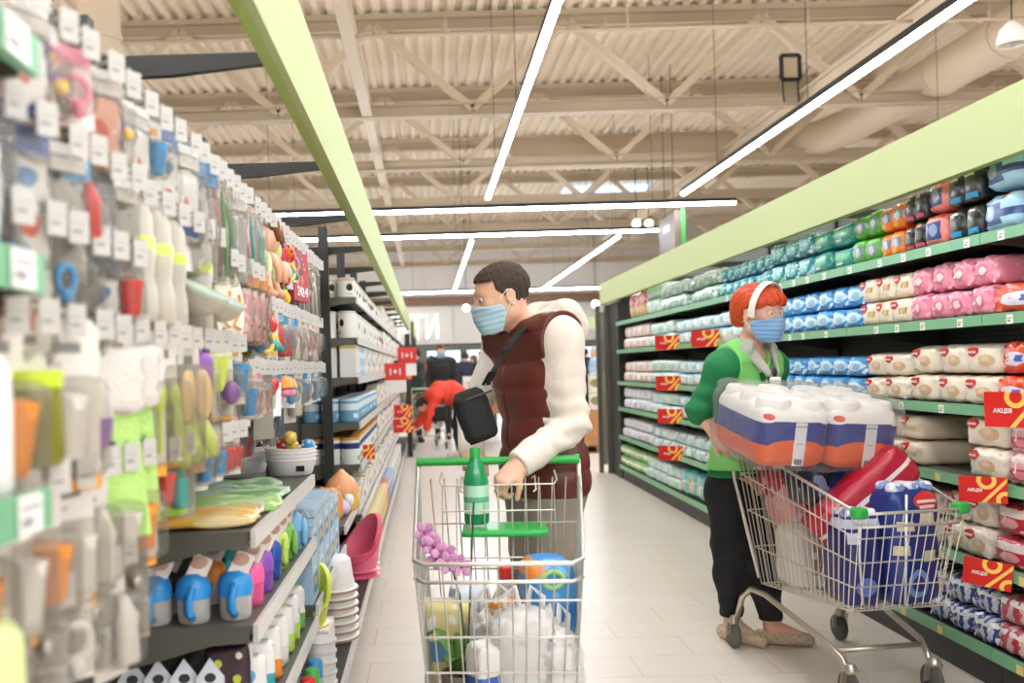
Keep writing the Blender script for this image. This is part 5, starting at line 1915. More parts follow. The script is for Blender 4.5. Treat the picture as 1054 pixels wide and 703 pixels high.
def body_from(J, s=1.0, fem=False):
    """tapered limbs and trunk through the joints of J; returns named groups of volumes"""
    fwd = J['fwd']
    w = .9 if fem else 1.0
    g = {}
    g['trunk'] = [RC(J['pel'] - J['right'] * .065 * s, J['pel'] + J['right'] * .065 * s, .115 * s, .115 * s, .06, flat=.82, axis=fwd),
                  RC(J['pel'], J['waist'], .135 * s * w, .128 * s * w, .08, flat=.78, axis=fwd),
                  RC(J['waist'], J['chest'], .128 * s * w, .150 * s * w, .08, flat=.76, axis=fwd),
                  RC(J['chest'] - J['right'] * .07 * s, J['chest'] + J['right'] * .07 * s, .105 * s * w, .105 * s * w, .08, flat=.92, axis=fwd),
                  RC(J['shl'], J['shr'], .062 * s, .062 * s, .06),
                  RC(J['shl'], J['neck'], .052 * s, .052 * s, .05), RC(J['shr'], J['neck'], .052 * s, .052 * s, .05)]
    if fem:
        for q in (-1, 1):
            g['trunk'].append(EL(J['chest'] + J['right'] * .07 * q * s + fwd * .085 * s - V(0, 0, .02), (.062 * s,) * 3, .05))
    g['neck'] = [RC(J['neck'] - V(0, 0, .02), J['head'] + J['headM'] @ V(0, -.018, -.05), .058 * s * w, .054 * s * w, .03)]
    for q in 'lr':
        g['arm' + q] = [RC(J['sh' + q], J['el' + q], .052 * s * w, .041 * s * w, .03), RC(J['el' + q], J['wr' + q], .043 * s * w, .027 * s * w, .025)]
        g['leg' + q] = [RC(J['hip' + q], J['kn' + q], .088 * s, .056 * s, .04), RC(J['kn' + q], J['kn' + q] * .62 + J['an' + q] * .38, .055 * s, .056 * s, .03), RC(J['kn' + q] * .62 + J['an' + q] * .38, J['an' + q], .055 * s, .036 * s, .03),
                        RC(J['an' + q], J['an' + q] + J['ft' + q] * .13 * s + V(0, 0, -.045 * s), .038 * s, .028 * s, .02)]
    return g


def shoe(prims_c, ankle, d, s=1.0):
    d = np.array(d, float)
    d[2] = 0
    d /= np.linalg.norm(d)
    a = np.array(ankle, float)
    a[2] = 0
    rt = np.cross(d, V(0, 0, 1))
    P = [RC(a - d * .05 * s + V(0, 0, .04), a + d * .05 * s + V(0, 0, .045), .040 * s, .043 * s, .03), RC(a + d * .05 * s + V(0, 0, .045), a + d * .165 * s + V(0, 0, .03), .044 * s, .033 * s, .03)]
    P.append(FN(lambda f, Q: np.maximum(f, -(Q[:, 2] - .004))))
    return P


# ---------------------------------------------------------------- the man at the near cart
def P3(px, py, Y):
    return np.array(at_y(px, py, Y))


M_SKIN = skin_mat('skin_man', 'e6b598')
M_EYEW = mat('eye_white', 'e8e4de', .25)
M_IRIS = mat('iris_brown', '33231a', .2)


def face_parts(t, c, M, s, brow, irism=M_IRIS, gaze=(0, 0), mask=None, mask_k=1.0):
    mb = MB()
    Mb = Matrix(M.tolist())
    for q in (-1, 1):
        e = M @ V(q * .030, .079, .008) * s + c
        MB().ball(e, .0125 * s, 12).build('eyeball', M_EYEW, t, smooth=True).matrix_parent_inverse = t.matrix_basis.inverted()
        i = M @ V(q * .030 + gaze[0], .0885, .008 + gaze[1]) * s + c
        MB().ball(i, .0055 * s, 10).build('iris', irism, t, smooth=True).matrix_parent_inverse = t.matrix_basis.inverted()
        b = [M @ V(q * x, y, z) * s + c for x, y, z in ((.014, .092, .027), (.032, .088, .033), (.050, .074, .028))]
        MB().tube(b, [.0035 * s, .004 * s, .002 * s], 6).build('eyebrow', brow, t, smooth=True).matrix_parent_inverse = t.matrix_basis.inverted()


def mask_prims(M, c, s):
    P = XF(grow(head_prims()[:8], .007, .02) + [EL((0, .088, -.045), (.040, .034, .045), .03)], M, c, s)
    Mi = M

    def keep(f, Q):
        q = ((Q - c) @ Mi) / s
        d = np.maximum.reduce([q[:, 2] - (-.006 - .25 * np.abs(q[:, 0])), -(q[:, 2] + .118), .018 + .30 * np.abs(q[:, 2] + .05) - q[:, 1]])
        pleat = .0014 * np.sin(q[:, 2] * 330)
        return np.maximum(f + pleat * s, d * s)
    return P + [FN(keep)]


def mask_on(t, M, c, s, col, name='face_mask'):
    m = mat('mask_' + col, col, .8, bump=.1, bscale=120)
    o = skin(name, mask_prims(M, c, s), .0045 * s, m, t)
    for q in (-1, 1):
        for (z0, z1) in ((-.012, .022), (-.092, -.028)):
            pts = [M @ V(q * x, y, z) * s + c for x, y, z in ((.062, .040, z0), (.075, .022, z0 * .6 + z1 * .4), (.0835, -.002, z1), (.084, -.020, z1 - .004))]
            e = MB().tube(pts, .0021 * s, 5).build('ear_loop', M_PAPER, o, smooth=True)
    return o


def put_child(o, t):
    o.parent = t
    o.matrix_parent_inverse = t.matrix_basis.inverted()
    return o


def man():
    s = 1.06
    base = P3(552, 379, 3.74)
    cx, cy = base[0], base[1]
    t = thing('person', 'person in a maroon puffer vest over a cream hoodie, holding the near cart handle', 'person', (cx, cy, 0))
    yaw = math.pi / 2 + .42            # facing left and a little towards the camera
    Bm = rotM(yaw)
    right, fwd, up = Bm[:, 0], Bm[:, 1], Bm[:, 2]
    J = dict(fwd=fwd, right=right)
    J['pel'] = V(cx + .02, cy + .02, .93)
    J['waist'] = V(cx + .02, cy + .02, 1.06)
    J['chest'] = V(cx + .01, cy + .02, 1.30)
    J['neck'] = V(cx - .0, cy + .02, 1.475)
    J['head'] = P3(517, 306, 3.72)
    J['headM'] = rotM(math.pi / 2 + .16, -.22, .0)
    J['shl'] = P3(576, 350, 3.60)       # the arm nearer the camera
    J['shr'] = P3(520, 349, 3.90)
    J['ell'] = P3(590, 436, 3.56)
    J['wrl'] = P3(534, 478, 3.44)
    J['elr'] = V(cx - .24, cy + .26, 1.16)
    J['wrr'] = V(cx - .26, cy - .02, 1.04)
    for q, sg in (('l', -1), ('r', 1)):
        J['hip' + q] = J['pel'] + right * sg * .09 + V(0, 0, -.05)
        J['kn' + q] = V(*(J['hip' + q][:2] + fwd[:2] * (.05 if q == 'l' else .02)), .50)
        J['an' + q] = V(*(J['hip' + q][:2] - fwd[:2] * (.02 if q == 'l' else -.02)), .09)
        J['ft' + q] = fwd
    # left/right in the body's own sense
    g = body_from(J, s)
    hM = hand_frame(P3(512, 500, 3.40) - J['wrl'], V(-.15, -.45, .88))
    hand_l = XF(hand_prims(1, (.75, 1.25, .9), thumb=(.6, .4)), hM, J['wrl'] + (P3(512, 500, 3.40) - J['wrl']) * .05, 1.0)
    hM2 = hand_frame(V(.05, -1, -.35), V(.1, -.3, 1))
    hand_r = XF(hand_prims(1, (.7, 1.2, .9)), hM2, J['wrr'], 1.0)
    hd = XF(head_prims(), J['headM'], J['head'], s)
    body = g['trunk'] + g['neck'] + g['arml'] + g['armr'] + g['legl'] + g['legr'] + hd + hand_l + hand_r
    skin('body', body, .0062, M_SKIN, t)
    face_parts(t, J['head'], J['headM'], s, mat('brow_dark', '3a2a20', .8), gaze=(0, -.003))
    mask_on(t, J['headM'], J['head'], s, 'b4d8e8')
    # hair: short, dark brown
    HM, hc = J['headM'], J['head']

    def hair_f(f, Q):
        q = ((Q - hc) @ HM) / s
        line = .055 - .0 * q[:, 1]
        side = np.where(q[:, 1] > .035, .082 - .25 * np.abs(q[:, 0]), -.055 + 1.0 * np.maximum(q[:, 1] + .03, 0) + .02)
        d = side - q[:, 2]
        n_ = .0006 * (np.sin(q[:, 0] * 330 + 90 * q[:, 2]) + np.sin(q[:, 1] * 290 + 40 * q[:, 0]) + np.sin(q[:, 2] * 240))
        thin = .009 * np.clip((q[:, 2] - .0) / .09, 0, 1.1) + .003 * (q[:, 1] > .04)
        return np.maximum(f + n_ - thin + .004, d)
    hp = XF(grow(head_prims()[:3], .007), HM, hc, s) + [FN(hair_f)]
    skin('hair', hp, .004, mat('hair_brown', '46362a', .75, var=.5, bscale=140, bump=.8), t)
    # cream hoodie: sleeves, hood and collar
    M_CRM = mat('cream_fleece', 'e6dccf', .85, bump=.25, bscale=60)
    sl = grow(g['arml'], .016) + grow(g['armr'], .016) + grow(g['trunk'], .010)
    sl[1]['rb'] += .006
    sl[3]['rb'] += .006
    wdir = (J['wrl'] - J['ell']) / np.linalg.norm(J['wrl'] - J['ell'])
    sl += [RC(J['wrl'] - wdir * .075, J['wrl'] - wdir * .045, .056, .050, .02), RC(J['wrl'] - wdir * .04, J['wrl'] - wdir * .0, .034, .033, .008),
           RC(J['shl'] + V(0, 0, .012), J['shl'] + (J['ell'] - J['shl']) * .35, .070, .066, .03)]
    nk = J['neck']
    hb = nk - fwd * .03
    sl += [RC(nk + fwd * .045 + right * .05 + V(0, 0, .0), nk - fwd * .06 + right * .085 + V(0, 0, .07), .036, .046, .03),
           RC(nk + fwd * .065 - right * .045 + V(0, 0, .015), nk - fwd * .06 - right * .095 + V(0, 0, .085), .032, .046, .03),
           RC(nk + fwd * .065 + right * .045 + V(0, 0, .015), nk - fwd * .06 + right * .095 + V(0, 0, .085), .032, .046, .03),
           RC(nk - fwd * .10 - right * .085 + V(0, 0, .085), nk - fwd * .10 + right * .085 + V(0, 0, .085), .050, .050, .03),
           EL(nk - fwd * .13 + V(0, 0, .03), (.125, .085, .085), .04, Bm)]

    def folds(f, Q):
        el = J['ell']
        r_ = np.linalg.norm(Q - el, axis=1)
        w_ = np.exp(-(r_ / .13) ** 2)
        ph = (Q - el) @ np.array((.35, .2, .9))
        w2 = .4 * np.exp(-(np.linalg.norm(Q - J['wrl'], axis=1) / .1) ** 2)
        f = np.where(np.linalg.norm(Q - J['wrl'], axis=1) > .3, np.maximum(f, .90 - Q[:, 2]), f)
        f = np.maximum(f, ((Q - J['wrl']) @ wdir) * 1.0 - .004 - 10.0 * (np.linalg.norm(Q - J['wrl'], axis=1) > .1))
        return f + .008 * w_ * np.sin(ph * 95 + 2 * np.sin(Q[:, 0] * 30)) + .004 * w2 * np.sin(((Q - J['wrl']) @ wdir) * 130)
    sl.append(FN(folds))
    skin('hoodie', sl, .0065, M_CRM, t)
    # maroon vest with quilting
    tr = grow(g['trunk'][:4], .026)
    vest = tr + [RC(J['shl'], J['shr'], .096, .096, .06), RC(J['shl'] + V(0, 0, .012), J['neck'] + V(0, 0, -.02), .080, .075, .05), RC(J['shr'] + V(0, 0, .012), J['neck'] + V(0, 0, -.02), .080, .075, .05),
                 RC(J['pel'] + V(0, 0, .02) - right * .07, J['pel'] + V(0, 0, .02) + right * .07, .125, .125, .05, flat=.85, axis=fwd),
                 RC(nk + fwd * .075 - right * .045 + V(0, 0, .02), nk + fwd * .03 - right * .085 + V(0, 0, .035), .020, .020, .02),
                 RC(nk + fwd * .075 + right * .045 + V(0, 0, .02), nk + fwd * .03 + right * .085 + V(0, 0, .035), .020, .020, .02)]
    hs = J['shl']
    outl = (J['shl'] - J['shr']) / np.linalg.norm(J['shl'] - J['shr'])

    def quilt(f, Q):
        q = np.abs(np.sin((Q[:, 2] - .95) * math.pi / .105 + .5 * np.sin(Q[:, 0] * 9)))
        f = f - .009 * np.sqrt(q) + .004
        zip_ = np.abs((Q - J['chest']) @ right - .01)
        front = ((Q - J['chest']) @ fwd) > .02
        f = f + np.where(front, .012 * np.exp(-(zip_ / .008) ** 2), 0)
        # neck opening and arm openings
        f = np.maximum(f, .135 - np.linalg.norm((Q - (nk - fwd * .03 + V(0, 0, .125))) * V(1, 1, .9), axis=1))
        for j_, sg in (('shl', 1), ('shr', -1)):
            a = (Q - J[j_]) @ outl * sg
            f = np.maximum(f, np.where(Q[:, 2] > J[j_][2] - .26, a - .022, f))
        return np.maximum(f, .86 - Q[:, 2])
    vest.append(FN(quilt))
    skin('vest', vest, .0065, mat('maroon_nylon', '62291f', .38, var=.12, bscale=25, bump=.2), t)
    # grey trousers
    tz = [RC(J['pel'] - right * .07, J['pel'] + right * .07, .122 * s, .122 * s, .05, flat=.84, axis=fwd)]
    for q in 'lr':
        lg = grow(g['leg' + q][:3], .018, .02)
        lg[2]['rb'] += .022
        tz += lg

    def tf(f, Q):
        f = f + .004 * np.sin(Q[:, 2] * 70 + 4 * np.sin(Q[:, 0] * 25)) * np.exp(-((Q[:, 2] - .5) / .16) ** 2)
        return np.maximum(np.maximum(f, Q[:, 2] - 1.0), .05 - Q[:, 2])
    tz.append(FN(tf))
    skin('trousers', tz, .008, mat('grey_trousers', 'a0978a', .85, bump=.3, bscale=80), t)
    for q in 'lr':
        skin('shoe', shoe(None, J['an' + q], fwd, 1.1), .007, mat('shoe_dark', '2b2826', .6), t)
    # black crossbody bag on a strap
    bagc = P3(494, 424, 3.55)
    bg_ = thing('shoulder_bag', 'black shoulder bag hanging in front of the maroon vest', 'bag', tuple(bagc))
    Mr = Matrix.Rotation(math.radians(-18), 3, 'Y') @ Matrix.Rotation(.35, 3, 'Z')
    MB().soft((.012, 0, -.105), (.125, .06, .19), r=.03, n=9, bulge=.08, wrinkle=.003, M=Mr).build('bag_body', mat('black_fabric', '141312', .75, bump=.3, bscale=120), bg_, smooth=True)
    MB().tube([Mr @ Vector((-.055, -.042, .06)), Mr @ Vector((.055, -.042, .06))], .004, 6).build('zip', mat('black_zip', '2a2826', .4), bg_)
    pts = [P3(500, 396, 3.55), P3(507, 383, 3.50), P3(520, 362, 3.52), P3(533, 344, 3.60), P3(548, 330, 3.66), P3(560, 326, 3.76), P3(562, 332, 3.86)]
    mb = MB()
    for a, b in zip(pts[:-1], pts[1:]):
        mb.bar(Vector(a) - bg_.location, Vector(b) - bg_.location, .032, .006)
    mb.build('strap', mat('black_fabric', '141312'), bg_)
    MB().tube([Vector(P3(503, 396, 3.54)) - bg_.location + Vector((.012 * math.cos(a * .785), 0, .02 * math.sin(a * .785))) for a in range(8)], .003, 6, closed=True).build('buckle', M_CHROME, bg_)
    return t


def woman():
    s = 1.0
    c0 = P3(770, 379, 4.62)
    cx, cy = c0[0], c0[1]
    t = thing('person', 'person with red hair and a white headband in a green vest pushing the loaded cart', 'person', (cx, cy, 0))
    yaw = math.pi + .55              # facing the camera, turned to the right of the picture
    Bm = rotM(yaw, -.06)
    right, fwd, up = Bm[:, 0], Bm[:, 1], Bm[:, 2]
    J = dict(fwd=fwd, right=right)
    J['pel'] = P3(762, 500, 4.66)
    J['waist'] = P3(764, 470, 4.64)
    J['chest'] = P3(766, 412, 4.60)
    J['neck'] = P3(769, 361, 4.58)
    J['head'] = P3(781, 323, 4.52)
    J['headM'] = rotM(math.pi + .60, -.10, .05)
    J['shr'] = J['neck'] + right * .170 + V(0, 0, -.075)
    J['shl'] = J['neck'] - right * .165 + V(0, 0, -.075)
    J['elr'] = P3(719, 424, 4.54)
    J['wrr'] = P3(737, 447, 4.52)
    J['ell'] = J['shl'] + V(.045, .06, -.27)
    J['wrl'] = V(1.88, 4.50, .99)
    for q, sg in (('l', -1), ('r', 1)):
        J['hip' + q] = J['pel'] + right * sg * .085 + V(0, 0, -.05)
    J['knr'] = P3(748, 560, 4.64)
    J['anr'] = P3(754, 644, 4.70)
    J['knl'] = P3(782, 575, 4.55)
    J['anl'] = P3(795, 650, 4.62)
    J['anr'][2] = .085
    J['anl'][2] = .085
    J['ftl'] = V(.95, -.25, 0)
    J['ftr'] = V(.55, -.75, 0)
    g = body_from(J, s, True)
    hM = hand_frame(P3(748, 456, 4.50) - J['wrr'] + V(.0, 0, -.01), V(-.35, -.75, .5))
    hand_r = XF(hand_prims(-1, (.7, 1.1, .8), thumb=(.5, .5)), hM, J['wrr'], .92)
    hM2 = hand_frame(V(0, -1, -.2), V(.1, -.3, 1))
    hand_l = XF(hand_prims(1, (.7, 1.2, .9)), hM2, J['wrl'], .9)
    s = 1.05
    hd = XF(head_prims(True), J['headM'], J['head'], s)
    skin('body', g['trunk'] + g['neck'] + g['arml'] + g['armr'] + g['legl'] + g['legr'] + hd + hand_l + hand_r, .0062, skin_mat('skin_woman', 'eab79f'), t)
    face_parts(t, J['head'], J['headM'], s, mat('brow_auburn', '6b3a24', .8), gaze=(0, -.002))
    mask_on(t, J['headM'], J['head'], s, '7fa9d6')
    HM, hc = J['headM'], J['head']

    def hair_f(f, Q):
        q = ((Q - hc) @ HM) / s
        n_ = .0022 * (np.sin(q[:, 0] * 260 + 60 * q[:, 1]) + .7 * np.sin(q[:, 0] * 420 + 30 * q[:, 2]))
        fringe = (q[:, 1] > .03)
        lim = np.where(fringe, .046 + .010 * np.sin(q[:, 0] * 130) - .35 * np.maximum(np.abs(q[:, 0]) - .045, 0) * 2, np.where(q[:, 1] > -.018, .020 + .6 * (q[:, 1] + .018) - .0, -.062))
        return np.maximum(f + n_, lim - q[:, 2])
    hp = XF([EL((0, -.022, .036), (.092, .112, .100), .03), EL((0, .03, .060), (.080, .078, .062), .03), EL((0, -.075, -.02), (.06, .05, .055), .04), EL((.0, .085, .055), (.055, .025, .028), .03)], HM, hc, s) + [FN(hair_f)]
    skin('hair', hp, .0042, mat('hair_red', 'd2491a', .45, var=.4, bscale=110, bump=.4), t)
    # headband over the crown
    band = []
    for i in range(25):
        a = -math.pi * .62 + i * math.pi * 1.24 / 24
        band.append(HM @ V(.0945 * math.sin(a), .035 + .018 * math.cos(a), .030 + .108 * math.cos(a)) * s + hc)
    mb = MB()
    vs, fs = [], []
    ya = HM @ V(0, 1, -.15)
    for i, p in enumerate(band):
        o_ = (p - hc) / np.linalg.norm(p - hc)
        for dy, r_ in ((-.017, .0), (.017, .0), (.017, .006), (-.017, .006)):
            vs.append(p + ya * dy + o_ * r_)
    for i in range(24):
        for k in range(4):
            l = (k + 1) % 4
            fs.append((i * 4 + k, (i + 1) * 4 + k, (i + 1) * 4 + l, i * 4 + l))
    put_child(MB().add(vs, fs).build('headband', mat('headband_white', 'efe7dc', .8), None, smooth=40), t)
    # earring and clear glasses
    put_child(MB().ball(HM @ V(.079, -.008, -.04) * s + hc, .005, 8).build('earring', M_PAPER, None, smooth=True), t)
    gm = MB()
    vs, fs = [], []
    for i in range(15):
        a = -1.25 + 2.5 * i / 14
        for z in (-.022, .026):
            vs.append(HM @ V(.083 * math.sin(a), .030 + .078 * math.cos(a), .008 + z * (1 - .25 * abs(a))) * s + hc)
    for i in range(14):
        fs.append((2 * i, 2 * i + 2, 2 * i + 3, 2 * i + 1))
    gl = put_child(gm.add(vs, fs).build('safety_glasses', clear('glasses_clear', 'f6f2ee', .86, .05), None, smooth=True), t)
    for q in (-1, 1):
        put_child(MB().tube([HM @ V(q * .079, .055, .022) * s + hc, HM @ V(q * .082, -.01, .018) * s + hc], .0025, 6).build('temple', clear('glasses_arm', 'e8e4de', .3), None), gl).matrix_parent_inverse = Matrix.Identity(4)
    # dark green polo shirt: sleeves rolled at the elbow, trunk
    M_DG = mat('green_polo', '157a45', .75, bump=.3, bscale=50)
    ud = (J['elr'] - J['shr']) / np.linalg.norm(J['elr'] - J['shr'])
    sh = grow(g['trunk'], .012) + [RC(J['shr'], J['elr'] + ud * -.01, .064, .060, .04), RC(J['elr'] - ud * .035, J['elr'] - ud * .005, .064, .064, .01), RC(J['shl'], J['ell'], .062, .056, .04)]

    def shf(f, Q):
        f = f + .006 * np.sin(((Q - J['shr']) @ (ud + .3 * fwd)) * 85) * np.exp(-(np.linalg.norm(Q - J['elr'], axis=1) / .14) ** 2)
        f = np.maximum(f, .088 - np.linalg.norm((Q - (J['neck'] + fwd * .09 + V(0, 0, .02))) * V(1, 1, .7), axis=1))
        return np.maximum(f, (P3(760, 478, 4.6)[2] - .055) - Q[:, 2])
    sh.append(FN(shf))
    skin('shirt', sh, .0068, M_DG, t)
    # light green quilted vest
    nk = J['neck']
    vest = grow(g['trunk'][:4] + g['trunk'][7:], .026) + [RC(J['shl'], J['shr'], .084, .084, .06), RC(J['shl'] + V(0, 0, .01), nk, .074, .068, .05), RC(J['shr'] + V(0, 0, .01), nk, .074, .068, .05)]
    outr = (J['shr'] - J['shl']) / np.linalg.norm(J['shr'] - J['shl'])

    def quilt(f, Q):
        q = np.abs(np.sin((Q[:, 2] - .9) * math.pi / .072))
        f = f - .007 * np.sqrt(q) + .003
        front = ((Q - J['chest']) @ fwd) > .0
        x_ = (Q - nk) @ right
        zz = nk[2] - Q[:, 2]
        gap = np.clip(.062 - zz * .30, .004, .07)
        f = np.where(front, np.maximum(f, gap - np.abs(x_)), f)
        f = np.maximum(f, .070 - np.linalg.norm(Q - (nk + fwd * .05 + V(0, 0, .05)), axis=1))
        for j_, sg in (('shr', 1), ('shl', -1)):
            f = np.where(Q[:, 2] > J[j_][2] - .24, np.maximum(f, ((Q - J[j_]) @ outr * sg) + .022), f)
        return np.maximum(f, (P3(760, 478, 4.6)[2] - .02) - Q[:, 2])
    vest.append(FN(quilt))
    skin('vest', vest, .0065, mat('lime_nylon', '7fd070', .5, bump=.15, bscale=30), t)
    # grey stand collar
    M_GC = mat('grey_lining', 'a9aaa0', .8)
    for q in (-1, 1):
        pr = [RC(nk - fwd * .06 + right * q * .066 + V(0, 0, .055), nk + fwd * .070 + right * q * .084 + V(0, 0, .015), .030, .034, .02, flat=.42, axis=right * q + V(0, 0, .6)),
              RC(nk + fwd * .070 + right * q * .084 + V(0, 0, .015), nk + fwd * .150 + right * q * .034 + V(0, 0, -.10), .034, .016, .02, flat=.42, axis=fwd + right * q * .6)]
        skin('collar', pr, .006, M_GC, t)
    zp = nk + fwd * .125 + V(0, 0, -.17)
    put_child(MB().tube([nk + fwd * .118 + V(0, 0, -.10), zp + V(0, 0, -.06)], .005, 6).build('zip', mat('zip_navy', '1d2a4a', .4), None), t)
    nb = P3(798, 389, 4.42)
    put_child(MB().soft(tuple(nb + V(0, 0, -.03)), (.05, .012, .035), r=.004, n=4).build('name_badge', M_PAPER, None, smooth=True), t)
    put_child(MB().ball(tuple(nb + V(-.002, 0, .025)), (.012, .008, .022), 10).build('badge_clip', M_BLACK, None, smooth=True), t)
    # light green shirt front below the vest is the vest's own hem; black trousers
    tz = [RC(J['pel'] - right * .07, J['pel'] + right * .07, .118 * s, .118 * s, .05, flat=.86, axis=fwd)]
    for q in 'lr':
        lg = grow(g['leg' + q][:3], .010, .02)
        lg[2]['rb'] += .006
        tz += lg

    def tf(f, Q):
        f = f + .003 * np.sin(Q[:, 2] * 80 + 4 * np.sin(Q[:, 0] * 25)) * (np.exp(-((Q[:, 2] - .14) / .07) ** 2) + .6 * np.exp(-((Q[:, 2] - .5) / .12) ** 2))
        return np.maximum(np.maximum(f, Q[:, 2] - (J['waist'][2] + .03)), .125 - Q[:, 2])
    tz.append(FN(tf))
    skin('trousers', tz, .0075, mat('black_jeans', '131418', .8, bump=.2, bscale=90), t)
    for q in 'lr':
        P = shoe(None, J['an' + q], J['ft' + q], .95)
        skin('shoe', [P[0], P[1], FN(lambda f, Q: np.maximum(np.maximum(f, -(Q[:, 2] - .004)), Q[:, 2] - .068))], .0055, mat('shoe_beige', 'cdb79c', .8, var=.3, bscale=90), t)
    return t


def passer(label, x, y, yaw, jacket, trousers, hair, H=1.72, skinc='skin_man', maskc=None, fem=False, h=.016, pose=None, puff=0.0):
    """someone farther off: the same kind of figure, standing with the arms down or in the pose given"""
    t = thing('person', label, 'person', (x, y, 0))
    k = H / 1.75
    Bm = rotM(yaw)
    right, fwd = Bm[:, 0], Bm[:, 1]
    o = V(x, y, 0)

    def L(a, b, c):
        return o + right * a * k + fwd * b * k + V(0, 0, c * k)
    J = dict(fwd=fwd, right=right, pel=L(0, 0, .95), waist=L(0, 0, 1.08), chest=L(0, 0, 1.30), neck=L(0, 0, 1.48), head=L(0, .02, 1.62), headM=rotM(yaw, -.05),
             shl=L(-.18, 0, 1.42), shr=L(.18, 0, 1.42), ell=L(-.25, .0, 1.14), elr=L(.25, .0, 1.14), wrl=L(-.24, .12, .93), wrr=L(.24, .12, .93),
             hipl=L(-.09, 0, .9), hipr=L(.09, 0, .9), knl=L(-.1, .03, .5), knr=L(.1, .0, .5), anl=L(-.1, 0, .09), anr=L(.1, -.06, .09), ftl=fwd, ftr=fwd)
    if pose:
        J.update(pose(L, yaw))
    g = body_from(J, k, fem)
    hands = []
    for q, sg in (('l', 1), ('r', -1)):
        dv = J['wr' + q] - J['el' + q]
        hands += XF(hand_prims(sg, (.3, .4, .3)), hand_frame(dv, J['right'] * (-sg) + V(0, 0, .01)), J['wr' + q], .98 * k)
    skin('body', g['trunk'] + g['neck'] + g['arml'] + g['armr'] + g['legl'] + g['legr'] + XF(head_prims(), J['headM'], J['head'], k) + hands, h * .8, MATS[skinc], t)
    top = grow(g['trunk'], .028 + puff) + grow(g['arml'], .024 + puff * .6) + grow(g['armr'], .024 + puff * .6)
    waist = J['pel']
    jup = (J['chest'] - J['pel']) / np.linalg.norm(J['chest'] - J['pel'])
    jm = mat('jacket_' + jacket, jacket, .7, var=.12, bscale=20)
    top.append(FN(lambda f, Q: np.maximum(f - .006 * np.abs(np.sin(((Q - waist) @ jup) * 34)), -((Q - waist) @ jup) - .04)))
    ned = J['head'] - J['neck']
    ned = ned / np.linalg.norm(ned)
    top.append(FN(lambda f, Q: np.maximum(f, .125 * k - np.linalg.norm(Q - J['head'] - J['headM'] @ V(0, .02, -.01), axis=1))))
    skin('jacket', top, h, jm, t)
    tz = [RC(J['pel'] - right * .07 * k, J['pel'] + right * .07 * k, .12 * k, .12 * k, .05)]
    for q in 'lr':
        tz += grow(g['leg' + q][:3], .014, .02)
    tz.append(FN(lambda f, Q: np.maximum(f, .06 - Q[:, 2])))
    skin('trousers', tz, h, mat('trousers_' + trousers, trousers, .8), t)
    HM, hc = J['headM'], J['head']
    low = -.11 if fem else -.03

    def hf(f, Q):
        q = ((Q - hc) @ HM) / k
        return np.maximum(f, np.where(q[:, 1] > .04, .06 - q[:, 2], np.where(q[:, 1] > -.02, .01 - q[:, 2], low - q[:, 2])))
    skin('hair', XF(grow(head_prims()[:3], .014), HM, hc, k) + [FN(hf)], h * .6, mat('hair_' + hair, hair, .7, var=.3), t)
    if maskc:
        skin('face_mask', mask_prims(HM, hc, k), h * .5, mat('mask_' + maskc, maskc, .8), t)
    for q in 'lr':
        skin('shoe', shoe(None, J['an' + q], J['ft' + q], k * 1.05), h * .7, mat('shoe_pale' if fem else 'shoe_dark', 'd8d2ca' if fem else '2b2826', .6), t)
    return t
man()
woman()


def bend(L, yaw):
    HM = rotM(yaw, -1.15)
    return dict(pel=L(0, -.05, .93), waist=L(0, .06, 1.02), chest=L(0, .27, 1.02), neck=L(0, .42, .95), head=L(.0, .53, .84), headM=HM,
                shl=L(-.17, .36, .97), shr=L(.17, .36, .97), ell=L(-.21, .44, .72), elr=L(.2, .46, .73), wrl=L(-.18, .50, .50), wrr=L(.16, .62, .52),
                hipl=L(-.09, -.05, .88), hipr=L(.09, -.05, .88), knl=L(-.1, .02, .5), knr=L(.1, -.10, .5), anl=L(-.1, -.02, .09), anr=L(.12, -.28, .09))


